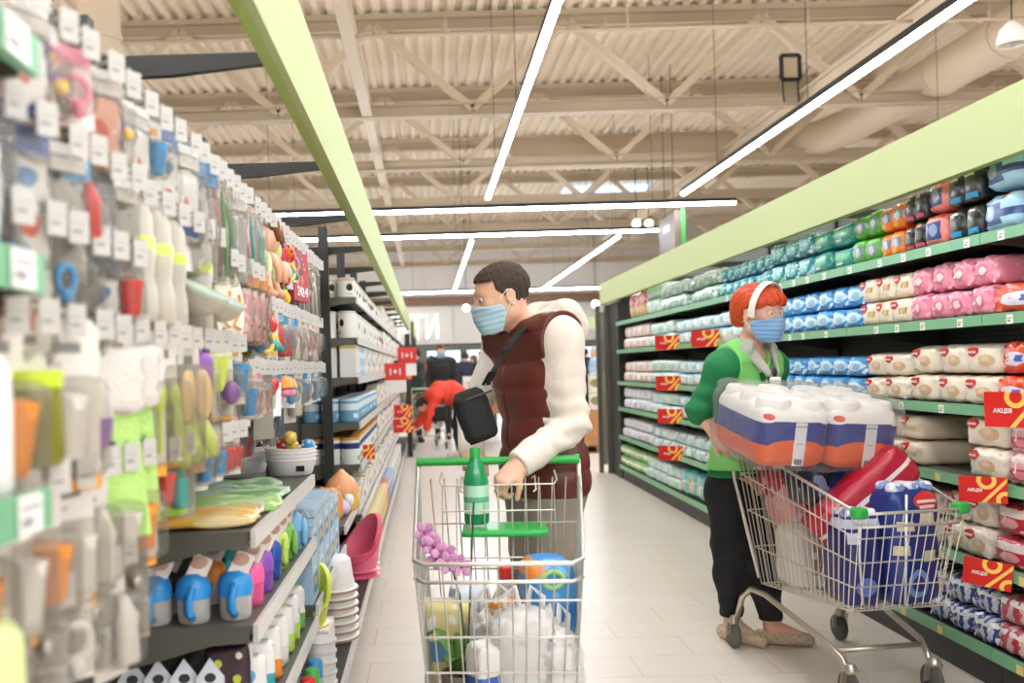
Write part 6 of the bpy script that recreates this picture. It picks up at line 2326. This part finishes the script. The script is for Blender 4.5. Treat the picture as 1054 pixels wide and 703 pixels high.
pb = at_z(466, 470, 0.0)
rw = passer('person in a bright red jacket bending down to the left shelves', pb.x + .08, pb.y, math.pi / 2 + .1, 'e8432a', '17181b', '2c2320', 1.68, fem=True, maskc=None, h=.012, pose=bend, puff=.02)
hb = at_y(452, 425, pb.y - .25)
t = thing('handbag', 'black handbag hanging below the red jacket', 'bag', hb)
MB().soft((0, 0, -.13), (.24, .1, .22), r=.04, n=7, wrinkle=.004).build('bag_body', mat('black_fabric', '141312'), t, smooth=True)
MB().tube([(-.09, 0, .08), (-.05, 0, .2), (.05, 0, .22), (.09, 0, .08)], .012, 6).build('strap', mat('black_fabric', '141312'), t, smooth=True)
BGP = [('person in a black open jacket and blue mask facing the aisle far away', 454, 364, 18.5, math.pi, '201f20', '24242a', '4a3a30', 1.80, '8fb9d0', False),
       ('person in a dark green jacket beside the offer boards far away', 428, 366, 17.8, math.pi * .6, '2e3a34', '22242a', '2a211c', 1.74, None, False),
       ('person in a dark blue coat left of the maroon vest far away', 479, 368, 21.5, .4, '23283a', '2a2a30', '3a2c22', 1.70, None, False),
       ('person in a beige coat between two dark coats far away', 488, 369, 24.0, 1.2, 'c9a68c', '5a5550', '6a4a34', 1.66, None, True),
       ('person in a black coat touching the edge of the maroon vest far away', 497, 366, 20.0, 2.4, '1f1e20', '1f1f22', '231c18', 1.70, None, True),
       ('person in a rust coat behind the black open jacket far away', 444, 369, 22.5, 2.8, 'a65a44', '34302e', '4a3022', 1.66, None, True),
       ('person in a pale blue shirt behind the wooden crate', 613, 352, 19.0, 1.2, 'a9bdd6', '4a4a55', 'c9c3bc', 1.70, None, False),
       ('person in a navy coat between the crate and the vest far away', 602, 366, 22.0, .3, '27304a', '2c2c34', '3a2c24', 1.72, None, False),
       ('person in a brown coat behind the pale blue shirt far away', 618, 358, 24.0, 2.6, '7a5c48', '38322e', '8a6a4c', 1.74, None, True)]
for lab, px, py, Y, yaw, jk, tr_, hr, H, mk, fem in BGP:
    p = at_y(px, py, Y)
    passer(lab, p.x, Y, yaw, jk, tr_, hr, H, maskc=mk, fem=fem, h=.02)

# ================================================================ trolleys
M_WIRE = mat('trolley_wire', 'dedad2', .35, .7)
M_TUBE = mat('trolley_tube', 'cbc4b8', .32, .85)
M_RUB = mat('grey_rubber', '5c5852', .7)
M_GP = mat('trolley_grey_plastic', 'b4b0aa', .4)


def trolley(label, loc, rz, L=.88, zf=.80, wr=.57, wf=.46, bumpers=None, zb=.345, seat=True, handle_m=None, zr=.965):
    t = thing('shopping_cart', label, 'shopping cart', loc, rz)
    y0 = .06
    yb0, yb1 = .17, L - .10
    wbr, wbf = wr - .12, wf - .05

    def top(s, u):
        return Vector((s * (wr + (wf - wr) * u) / 2, y0 + (L - y0) * u, zr + (zf - zr) * u))

    def bot(s, u):
        return Vector((s * (wbr + (wbf - wbr) * u) / 2, yb0 + (yb1 - yb0) * u, zb + .03 * u))
    mb = MB()
    r = .0025
    nh = 4
    for s in (-1, 1):
        n = 22
        for i in range(n + 1):
            u = i / n
            mb.tube([top(s, u), bot(s, u)], r, 4, caps=False)
        for j in range(1, nh + 1):
            v = j / nh
            mb.tube([top(s, 0).lerp(bot(s, 0), v), top(s, 1).lerp(bot(s, 1), v)], r * 1.35, 5, caps=False)
    n = 12
    for i in range(1, n):
        q = -1 + 2 * i / n
        a = top(-1, 1).lerp(top(1, 1), i / n)
        b = bot(-1, 1).lerp(bot(1, 1), i / n)
        mb.tube([a, b], r, 4, caps=False)
        a = top(-1, 0).lerp(top(1, 0), i / n)
        b = bot(-1, 0).lerp(bot(1, 0), i / n)
        mb.tube([a, b], r, 4, caps=False)
        mb.tube([bot(-1, 0).lerp(bot(1, 0), i / n), bot(-1, 1).lerp(bot(1, 1), i / n)], r, 4, caps=False)
    for j in range(1, nh + 1):
        v = j / nh
        for u in (0, 1):
            mb.tube([top(-1, u).lerp(bot(-1, u), v), top(1, u).lerp(bot(1, u), v)], r * 1.35, 5, caps=False)
    for i in range(1, 14):
        mb.tube([bot(-1, i / 14), bot(1, i / 14)], r, 4, caps=False)
    mb.build('basket_lattice', M_WIRE, t)
    # rim
    rim = [top(-1, 0), top(-1, .96), top(-1, 1) + Vector((.03, .0, 0)), top(1, 1) + Vector((-.03, 0, 0)), top(1, .96), top(1, 0)]
    MB().tube(rim, .0065, 8).build('basket_rim', M_WIRE, t, smooth=True)
    rim2 = [p + Vector((0, 0, -.05)) for p in rim[1:5]]
    MB().tube(rim2, .0055, 8).build('front_bar', M_WIRE, t, smooth=True)
    # handle and its arms
    MB().tube([(-wr / 2 - .0, 0, 1.02), (wr / 2, 0, 1.02)], .0145, 12).build('handle', handle_m or M_GREEN, t, smooth=40)
    for s in (-1, 1):
        MB().tube([(s * wr / 2, 0, 1.02), (s * (wr / 2 + .001), .015, .97), (s * (wr / 2 - .004), .05, .80), (s * (wbr / 2 + .02), yb0 + .02, zb + .03)], .0085, 8).build('handle_arm', M_WIRE, t, smooth=True)
        MB().tube([(s * (wr / 2 - .012), 0, 1.02), (s * (wr / 2 + .004), 0, 1.02)], .0185, 12).build('handle_cap', handle_m or M_GREEN, t, smooth=40)
        if bumpers:
            c = top(s, .985)
            MB().soft((c.x - s * .01, c.y - .005, c.z - .022), (.05, .055, .042), r=.010, n=5).build('corner_bumper', bumpers, t, smooth=True)
        # chassis
        MB().tube([(s * (wbr / 2 + .045), -.0, .125), (s * (wbr / 2 + .04), .06, .26), (s * (wbr / 2 + .025), .12, zb - .035), (s * (wbr / 2 + .01), .22, zb - .04), (s * .20, L - .26, .20), (s * .185, L - .20, .165), (s * .18, L - .165, .12)], .0135, 8).build('chassis_tube', M_TUBE, t, smooth=True)
        for (x, y) in ((s * (wbr / 2 + .045), -.012), (s * .18, L - .15)):
            w_ = MB().lathe([(.02, -.014), (.055, -.014), (.0615, -.009), (.0625, 0), (.0615, .009), (.055, .014), (.02, .014)], 24, (x, y - .015, .064), M=Matrix.Rotation(math.pi / 2, 3, 'Y')).build('wheel', M_RUB, t, smooth=40)
            mb = MB()
            for q in (-1, 1):
                mb.bar((x + q * .021, y, .128), (x + q * .021, y - .015, .062), .004, .036)
            mb.box(x - .024, x + .024, y - .022, y + .022, .122, .132)
            mb.lathe([(.026, .132), (.022, .15), (.014, .158)], 14, (x, y, 0))
            mb.build('fork', M_TUBE, w_, smooth=40)
    MB().tube([(-.19, L - .235, .185), (.19, L - .235, .185)], .011, 8).build('cross_bar', M_TUBE, t, smooth=True)
    if seat:
        mb = MB()
        for s in (-1, 1):
            mb.tube([(s * .20, .035, .985), (s * .205, .10, .96), (s * .19, .18, .955)], .0035, 6)
        for i in range(9):
            x = -.19 + .38 * i / 8
            mb.tube([(x, .18, .955), (x, .25, .72)], .002, 4)
        for (y, z) in ((.18, .955), (.205, .87), (.25, .72)):
            mb.tube([(-.19, y, z), (.19, y, z)], .003, 6)
        for s in (-1, 1):
            mb.tube([(s * .12, .04, .96), (s * .13, .05, .97), (s * .13, .17, .935), (s * .12, .18, .93)], .003, 6)
        mb.build('child_seat_frame', M_WIRE, t)
        MB().soft((-.02, .17, .79), (.29, .21, .022), r=.008, n=5).build('child_seat', mat('seat_green', '36b455', .35), t, smooth=True)
    return t


C1 = (.243, 3.50, 0.0)
A1 = math.pi - .078
cart1 = trolley('wire shopping cart with a green handle held by the person in the maroon vest', C1, A1, L=.80, zf=.81, wr=.575, wf=.47)
C2 = (1.68, 4.60, 0.0)
A2 = math.pi + .155
cart2 = trolley('wire shopping cart with green corner bumpers piled high with toilet paper', C2, A2, L=.93, zf=.765, wr=.57, wf=.44, bumpers=M_GREEN, seat=False, zr=1.0, handle_m=mat('handle_grey', '8b877f', .4))


def in_cart(c, a, x, y, z):
    return (c[0] + math.cos(a) * x - math.sin(a) * y, c[1] + math.sin(a) * x + math.cos(a) * y, z)


# ---- what is in the man's trolley (x is towards the picture's left)
Q1 = lambda x, y, z: in_cart(C1, A1, x, y, z)
ZB1 = .352
t = thing('orchid', 'potted pink orchid in the near cart', 'plant', Q1(.125, .58, ZB1 - .02))
MB().lathe([(.0, 0), (.045, 0), (.05, .01), (.06, .11), (.056, .11), (.046, .012), (.0, .01)], 20).build('pot', clear('orchid_pot', '8f8478', .25), t, smooth=40)
MB().lathe([(.0, .085), (.05, .09), (.0, .1)], 14).build('soil', mat('bark', '5d4a38', .9, bump=.8, bscale=60), t)
for a, ln, up in ((.4, .13, .10), (2.6, .12, .12), (4.3, .10, .07), (1.4, .11, .10), (5.4, .12, .08)):
    d = Vector((math.cos(a), math.sin(a), 0))
    sd = Vector((-d.y, d.x, 0))
    vs, fs = [], []
    for i in range(9):
        u = i / 8
        w_ = .028 * math.sin(math.pi * min(1, u * .92 + .08)) ** .7
        c = d * ln * u + Vector((0, 0, .10 + up * math.sin(u * 2.2)))
        for q in (-1, 0, 1):
            vs.append(c + sd * q * w_ + Vector((0, 0, .006 * abs(q))))
        for q in (-1, 0, 1):
            vs.append(c + sd * q * w_ * .95 + Vector((0, 0, .006 * abs(q) - .003)))
    for i in range(8):
        o = i * 6
        for q in range(2):
            fs.append((o + q, o + q + 1, o + q + 7, o + q + 6))
            fs.append((o + q + 4, o + q + 3, o + q + 9, o + q + 10))
        fs.append((o, o + 6, o + 9, o + 3))
        fs.append((o + 5, o + 11, o + 8, o + 2))
    MB().add(vs, fs).build('leaf', mat('orchid_leaf', '5c8a3a', .4), t, smooth=True)
MB().tube([(.01, 0, .10), (.015, .0, .22), (.005, .0, .34), (-.02, .0, .44), (-.05, .0, .50), (-.085, -.01, .51)], .0035, 6).build('flower_stem', mat('orchid_stem', '4d5a34', .5), t, smooth=True)
MB().tube([(.02, 0, .09), (.055, 0, .62)], .003, 6).build('support_stick', mat('stick', '3d3a34', .6), t)
M_PET = mat('orchid_pink', 'e0a4d0', .6, var=.15, bscale=60)
for i, (x, y, z) in enumerate(((-.015, -.02, .445), (-.035, -.035, .475), (-.06, -.03, .46), (-.07, -.05, .50), (-.085, -.03, .52), (.012, -.03, .435), (-.03, -.05, .45), (-.095, -.045, .54))):
    f = MB()
    for k in range(5):
        a = 2 * math.pi * k / 5 + i
        M_ = Matrix.Rotation(a, 3, 'Y') @ Matrix.Rotation(.35, 3, 'X')
        f.ball((x + .019 * math.sin(a), y + .004 * (k % 2), z + .019 * math.cos(a)), (.013, .0025, .018), 10, M=M_)
    fl = f.build('flower', M_PET, t, smooth=True)
    MB().ball((x, y - .006, z), (.006, .006, .008), 8).build('flower_lip', mat('orchid_lip', 'a83a7c', .5), fl, smooth=True)


def pbottle(name, label, p, body, cap, r=.04, h=.22, neck=.55, lab=None, rot=None):
    t = thing(name, label, 'bottle', p, rot=rot)
    MB().lathe([(.0, .0), (r * .9, .0), (r, .008), (r, h * neck), (r * .85, h * (neck + .12)), (r * .4, h * .86), (r * .36, h * .9)], 20).build('bottle_body', body, t, smooth=40)
    MB().lathe([(r * .42, h * .88), (r * .42, h * .99), (r * .36, h), (.0, h)], 16).build('cap', cap, t, smooth=40)
    if lab:
        MB().lathe([(r * 1.01, h * .14), (r * 1.015, h * .16), (r * 1.015, h * (neck - .06)), (r * 1.01, h * (neck - .04))], 20).build('label', lab, t, smooth=40)
    return t


pbottle('spray_bottle', 'green clear bottle standing on the green child seat', Q1(.075, .165, .8225), clear('green_bottle', '2fa86a', .35), M_GREEN, .043, .26, .55, printed('green_label', 'b9e4c8', [('band', .4, .6, '5fb884')], .4))
pbottle('water_bottle', 'clear bottle with a red cap behind the white bags', Q1(-.02, .36, ZB1), clear('pale_bottle', 'dfe6dc', .55), COLM['red'], .055, .36, .6, printed('pale_label', 'e8e6d8', [('band', .3, .5, '6a8a6a')], .4))
t = thing('toy_case', 'blue plastic pack with a green ring and orange corner in the near cart', 'pack', Q1(-.145, .48, ZB1 + .17), A1 + .2)
MB().soft((0, 0, 0), (.15, .16, .24), r=.035, n=8, bulge=.1).build('pack_body', printed('blue_case', '3f8fd0', [('band', .0, .45, '2a72b8'), ('oval', .8, .85, .2, .12, 'ee8a3a'), ('speckle', 20, .65, '6fb2e4')], .3), t, smooth=True)
MB().tube([(.03 * math.cos(q * .5236), .085, .19 + .025 * math.sin(q * .5236)) for q in range(12)], .008, 8, closed=True).build('ring', mat('ring_green', '9ad07a', .4), t, smooth=True)
M_BAG = clear('white_carrier', 'f3f1ee', .18, .35)
for i, (x, y, z, w_, d, h, lab) in enumerate(((-.07, .60, ZB1, .20, .18, .27, 'white plastic bag of groceries in the middle of the near cart'), (-.16, .62, ZB1, .13, .17, .22, 'white plastic bag at the side of the near cart'), (.02, .48, ZB1, .16, .14, .25, 'white plastic bag behind the orchid pot'))):
    t = thing('carrier_bag', lab, 'bag', Q1(x, y, z), A1 + .2 * i, 'white bags in the near cart')
    MB().soft((0, 0, 0), (w_, d, h), r=.05, n=12, bulge=.15, wrinkle=.007, seed=i + 3).build('bag_body', M_BAG, t, smooth=True)
    MB().soft((0, 0, .02), (w_ * .75, d * .75, h * .75), r=.05, n=8, wrinkle=.006, seed=i).build('contents', printed('bag_contents_%d' % i, ('e4ddd2', 'd8c8b0', 'dfe3e6')[i], [('speckle', 12, .6, ('c9d3dc', 'e6a04a', 'c0c8d0')[i])], .5), t, smooth=True)
    for q in (-1, 1):
        MB().tube([(q * w_ * .25, 0, h - .01), (q * w_ * .3, .01, h + .05), (q * w_ * .12, .0, h + .08), (q * .01, 0, h + .01)], [.012, .008, .008, .010], 6).build('bag_handle', M_BAG, t, smooth=True)
for i, (x, y, z, sz, c1, c2, lab) in enumerate(((.17, .40, ZB1, (.15, .1, .26), 'e9dc98', '6fa8d8', 'yellow and blue packet beside the orchid'), (.10, .36, ZB1, (.12, .1, .30), 'd8e2ea', 'e8c45a', 'pale blue packet behind the orchid'), (.04, .66, ZB1, (.11, .09, .20), 'f0ece6', '3a6ac0', 'white packet with a blue cap beside the bags'), (-.02, .50, ZB1 + .24, (.12, .07, .05), 'f2a040', 'e8d8c0', 'orange packet on top of the white bags'), (-.10, .42, ZB1 + .2, (.13, .1, .05), 'b9604a', 'e8e0dc', 'red meat tray on top of the white bags'))):
    t = thing('grocery_packet', lab, 'packet', Q1(x, y, z), A1 + .3 * i)
    MB().soft((0, 0, 0), sz, r=.018, n=7, wrinkle=.003, seed=i).build('packet_body', printed('packet_%d' % i, c1, [('band', .3, .55, c2), ('speckle', 16, .64, 'f6f2ea')], .35), t, smooth=True)
    MB().box(-sz[0] * .5, sz[0] * .5, -.003, .003, sz[2] - .004, sz[2] + .012).build('seal', M_PAPER, t)

# ---- what is in the other trolley
Q2 = lambda x, y, z: in_cart(C2, A2, x, y, z)
ZB2 = .352
# a big wrapped block of paper rolls across the back
pp = at_y(838, 440, 4.17)
t = thing('paper_roll_pack', 'large clear wrapped pack of paper rolls lying on top of the loaded cart', 'roll pack', (pp.x - .055, pp.y + .03, pp.z - .112), rot=(.17, .06, .14))
t.scale = (1.02, 1, 1.15)
t.location.z -= .012
ROLLM = printed('roll_print', 'f2efeb', [('band', .0, .36, 'ee5f10'), ('band', .36, .74, '16298a'), ('oval', .5, .36, .36, .10, 'ee5f10'), ('oval', .0, .76, .2, .06, 'f2efeb'), ('oval', 1.0, .76, .2, .06, 'f2efeb'), ('oval', .12, .80, .06, .05, 'e0584a')], .35, bump=.25)
ROLLT = mat('roll_paper', 'f4f1ed', .9)
CORE = mat('roll_core', 'a39a90', .9)
for i in range(2):
    x0 = (i - .5) * .300
    blk = MB().soft((x0, 0, 0), (.293, .45, .225), r=.05, n=10, bulge=.05, wrinkle=.002, seed=i).build('roll_block', ROLLM, t, smooth=True)
    for a in range(2):
        for b in range(3):
            cx_, cy_ = x0 + (a - .5) * .138, (b - 1) * .142
            MB().lathe([(.070, .205), (.0695, .228), (.060, .242), (.026, .245), (.021, .243), (.020, .225), (.0, .225)], 24, (cx_, cy_, 0)).build('roll_end', ROLLT, blk, smooth=50)
            MB().lathe([(.0195, .2262), (.0, .2266)], 14, (cx_, cy_, 0)).build('core', CORE, blk)
    MB().box(x0 - .012, x0 + .036, -.2385, -.2355, .015, .17).build('label_strip', printed('strip_print', 'e6e3e6', [('rect', .15, .85, .03, .16, '7d7a80'), ('band', .9, .93, '9a98a0'), ('rect', .2, .8, .5, .53, 'b0aeb6')], .4), t)
MB().soft((0, 0, -.012), (.625, .485, .268), r=.04, n=14, wrinkle=.005, bulge=.03, seed=2).build('clear_wrap', clear('shrink_wrap', 'f8f7f6', .9, .1, body='c8c8c8', crinkle=.8), t, smooth=True)

RP = dict(red=printed('cart_red_pack', 'b8203a', [('rect', .42, .52, 0, 1, 'f0e6e2'), ('band', .2, .3, 'd25a68'), ('rect', .7, .8, .5, .7, 'e8d8d6')], .3, coat=.3),
          pinkbag=printed('cart_pink_pack', 'c03040', [('oval', .3, .35, .35, .4, 'f0a8a0'), ('band', .8, 1, 'a01c30'), ('speckle', 14, .62, 'f0c4bc')], .3, coat=.3),
          navy=printed('cart_navy_pack', '20347e', [('oval', .45, .18, .2, .12, '7d9ad6'), ('oval', .45, .18, .12, .07, '20347e'), ('rect', .1, .38, .62, .7, 'd9cdb0'), ('rect', .5, .8, .66, .76, 'd9cdb0'), ('rect', .06, .3, .42, .5, 'd9cdb0'), ('rect', .55, .8, .36, .45, 'd9cdb0'), ('oval', .66, .86, .26, .075, 'd8342c'), ('rect', .46, .84, .845, .868, 'f0e4e0'), ('rect', .5, .8, .80, .825, 'dfe3ee')], .3, coat=.3),
          violet=printed('cart_violet_pack', '2b2f78', [('band', .82, .92, 'c9cfe8'), ('oval', .5, .2, .25, .1, '6f86d0'), ('rect', .1, .4, .66, .78, 'd8dcec')], .3, coat=.3),
          dark=printed('cart_dark_pack', '20223c', [('oval', .6, .5, .3, .3, '35407c'), ('speckle', 14, .64, '8a92b8')], .3, coat=.3),
          white=printed('cart_white_pack', 'efe9e4', [('rect', .35, .75, .2, .75, 'd8b8b4'), ('rect', .42, .68, .3, .6, 'c8a49e'), ('speckle', 14, .66, 'ffffff')], .4, coat=.2))
FOAM = printed('cart_roll_tops', 'dfe6f2', [('speckle', 24, .55, '8fa4d6'), ('speckle', 30, .62, 'ffffff')], .5)


def cpack(key, label, px, py, Y, size, rot, foam=False, wrinkle=.004, seed=0, z=None):
    p = at_y(px, py, Y)
    if z is None:
        p = p - Euler(rot).to_matrix() @ Vector((0, 0, size[2] / 2))
        z = p.z
    t = thing('wrapped_pack', label, 'pack', (p.x, p.y, z), rot=rot)
    MB().soft((0, 0, 0), size, r=min(size) * .22, n=10, bulge=.06, wrinkle=wrinkle, seed=seed).build('pack_body', RP[key], t, smooth=True)
    if foam:
        mb = MB()
        for i in range(3):
            for j in range(3):
                mb.soft(((i - 1) * size[0] * .29, (j - 1) * size[1] * .28, size[2] - .022), (size[0] * .28, size[1] * .27, .045), r=.018, n=4)
        mb.build('roll_tops', FOAM, t, smooth=True)
    return t


tt = cpack('navy', 'big navy pack of toilet rolls with cream stickers at the cart front', 924, 570, 3.943, (.225, .24, .46), (0, 0, A2 + math.pi + .12), True, z=ZB2 + .02)
MB().tube([(-.08, -.124, .01), (-.075, -.130, .2), (-.06, -.124, .44)], .005, 6).build('strap', M_PAPER, tt, smooth=True)
tt = cpack('violet', 'narrower violet blue pack beside the big navy one', 877, 580, 3.93, (.155, .2, .36), (0, 0, A2 + math.pi - .05), True, z=ZB2 + .02)
MB().tube([(-.02, -.106, .01), (-.03, -.109, .2), (-.02, -.106, .34)], .005, 6).build('strap', M_PAPER, tt, smooth=True)
tt = cpack('white', 'white pack low in the middle of the loaded cart', 828, 584, 4.26, (.19, .18, .27), (0, 0, A2 + math.pi + .1), wrinkle=.0015, z=ZB2 + .015)
tt = cpack('red', 'crimson pack with a white stripe lying slanted across the load', 885, 512, 4.0, (.17, .13, .48), (.15, .82, .1))
tt = cpack('dark', 'dark navy pack under the crimson one', 850, 492, 4.22, (.30, .22, .18), (.05, -.15, .25))
tt = cpack('pinkbag', 'red and pink pack leaning at the back of the loaded cart', 812, 516, 4.36, (.15, .18, .40), (0, -.26, .15), wrinkle=.006)
MB().box(.02, .07, -.106, -.103, .30, .35).build('sticker', printed('barcode_sticker', 'e8e6e2', [('stripes', 9, .5, '55524e')], .5), tt)
tt = cpack('pinkbag', 'second crimson pack low behind the white pack', 846, 545, 4.34, (.22, .14, .2), (0, 0, .3), wrinkle=.008, seed=4)

# ================================================================ farther off
# crate on a pallet
pa, pbx = at_z(585, 467, 0.0), at_z(626, 466, 0.0)
cx = (pa.x + pbx.x) / 2 - .35
W_ = (pbx.x - cx) * 1.0
t = thing('pallet_crate', 'brown crate on a wooden pallet between the vest and the right row', 'crate', (cx, pa.y + .4, 0))
mb = MB()
for q in (-1, 0, 1):
    mb.box(q * W_ * .85 - .07, q * W_ * .85 + .07, -.4, .4, .02, .10)
mb.box(-W_, W_, -.4, .4, .10, .125).box(-W_, W_, -.4, .4, .002, .02)
mb.build('pallet', mat('pallet_wood', '8a6a48', .8), t)
MB().box(-W_, W_, -.4, .4, .125, .66).build('crate_body', mat('crate_board', 'b98458', .7, var=.15, bscale=8), t)
for i in range(2):
    for j in range(4):
        u = thing('shelf_carton', 'white printed carton on the brown crate, %s of the %s layer' % (nth(j), ('lower', 'upper')[i]), 'carton', (cx + W_ * (.8 - .5 * j), pa.y + .15, .662 + i * .27), group='cartons on the crate')
        MB().box(-.19, .19, -.14, .14, 0, .265).build('carton_body', printed('crate_carton', 'd9cfc2', [('oval', .5, .5, .3, .25, '8a8458'), ('band', .92, 1, 'c0a884')], .5), u)
        MB().box(-.188, .188, -.138, .138, .265, .268).build('carton_top', M_PAPER, u)
# white boxes on a low table near the red jacket
pw = at_y(488, 399, 17.0)
t = thing('display_table', 'low brown display table behind the red jacket', 'table', (pw.x + .52, 17.0, 0))
MB().box(-.7, .7, -.4, .4, .55, pw.z - .02).build('table_top', mat('crate_board', 'b98458'), t)
for sx in (-1, 1):
    for sy in (-1, 1):
        MB().box(sx * .62 - .04, sx * .62 + .04, sy * .34 - .04, sy * .34 + .04, 0, .55).build('leg', mat('pallet_wood', '8a6a48'), t)
for j in range(6):
    u = thing('white_carton', 'small white carton on the display table, %s along' % nth(j), 'carton', (pw.x - .10 + j * .22, 16.85, pw.z - .018), group='white cartons on the display table')
    MB().box(-.1, .1, -.1, .1, 0, .22).build('carton_body', mat('carton_white_far', 'ece8e2', .5), u)
    MB().box(-.04, .04, -.103, -.1, .06, .16).build('label', COLM['blue'] if j == 5 else mat('pale_label', 'd8dce0', .5), u)
pc = at_y(441, 393, 16.2)
far_cart = trolley('far shopping cart with a green handle behind the red jacket', (pc.x, 16.2, 0), .1, L=.85, handle_m=mat('handle_palegreen', 'a9d0b0', .4))
# lime boards of other rows
for i, (xa, xb, Y, z0, z1, lab) in enumerate(((at_y(505, 345, 19.5).x, at_y(640, 345, 19.5).x, 19.5, 2.05, 2.3, 'lime header board of a crosswise row behind the maroon vest'),)):
    t = thing('header_board', lab, 'board', (0, Y, 0))
    MB().box(xa, xb, -.02, .02, z0, z1).build('board', M_LIME, t)
    MB().box(xa, xb, .02, .06, z0, z1).build('backing', M_LIME_E, t)
    for q in (xa + .05, (xa + xb) / 2, xb - .05):
        MB().box(q - .03, q + .03, .02, .08, 0, z0).build('post', M_STEEL_D, t)
t = thing('header_board', 'lime header board of the next row past the offer boards', 'board', (0, 20.5, 0))
xl = at_y(427, 340, 20.5).x
MB().box(xl - .03, xl, 0, 4.5, 2.05, 2.35).build('board', M_LIME, t)
for q in (.1, 4.3):
    MB().box(xl - .09, xl - .03, q - .03, q + .03, 0, 2.35).build('post', M_STEEL_D, t)
# lit fridges along the far wall
for i, (px, w_) in enumerate(((447, .55), (466, .56), (491, .74), (520, .85), (565, 1.2), (603, 1.1))):
    p = at_y(px, 362, 31.0)
    t = thing('lit_fridge', 'tall lit fridge against the far wall, %s along' % nth(i), 'fridge', (p.x, 31.0, 0), group='lit fridges on the far wall')
    MB().box(-w_ / 2, w_ / 2, 0, .6, 0, 2.0).build('fridge_body', M_STEEL, t)
    MB().box(-w_ / 2 + .05, w_ / 2 - .05, -.03, 0, .25, 1.9).build('glass_door', mat('fridge_glow', 'c4dcea', .3, emit=.7), t)
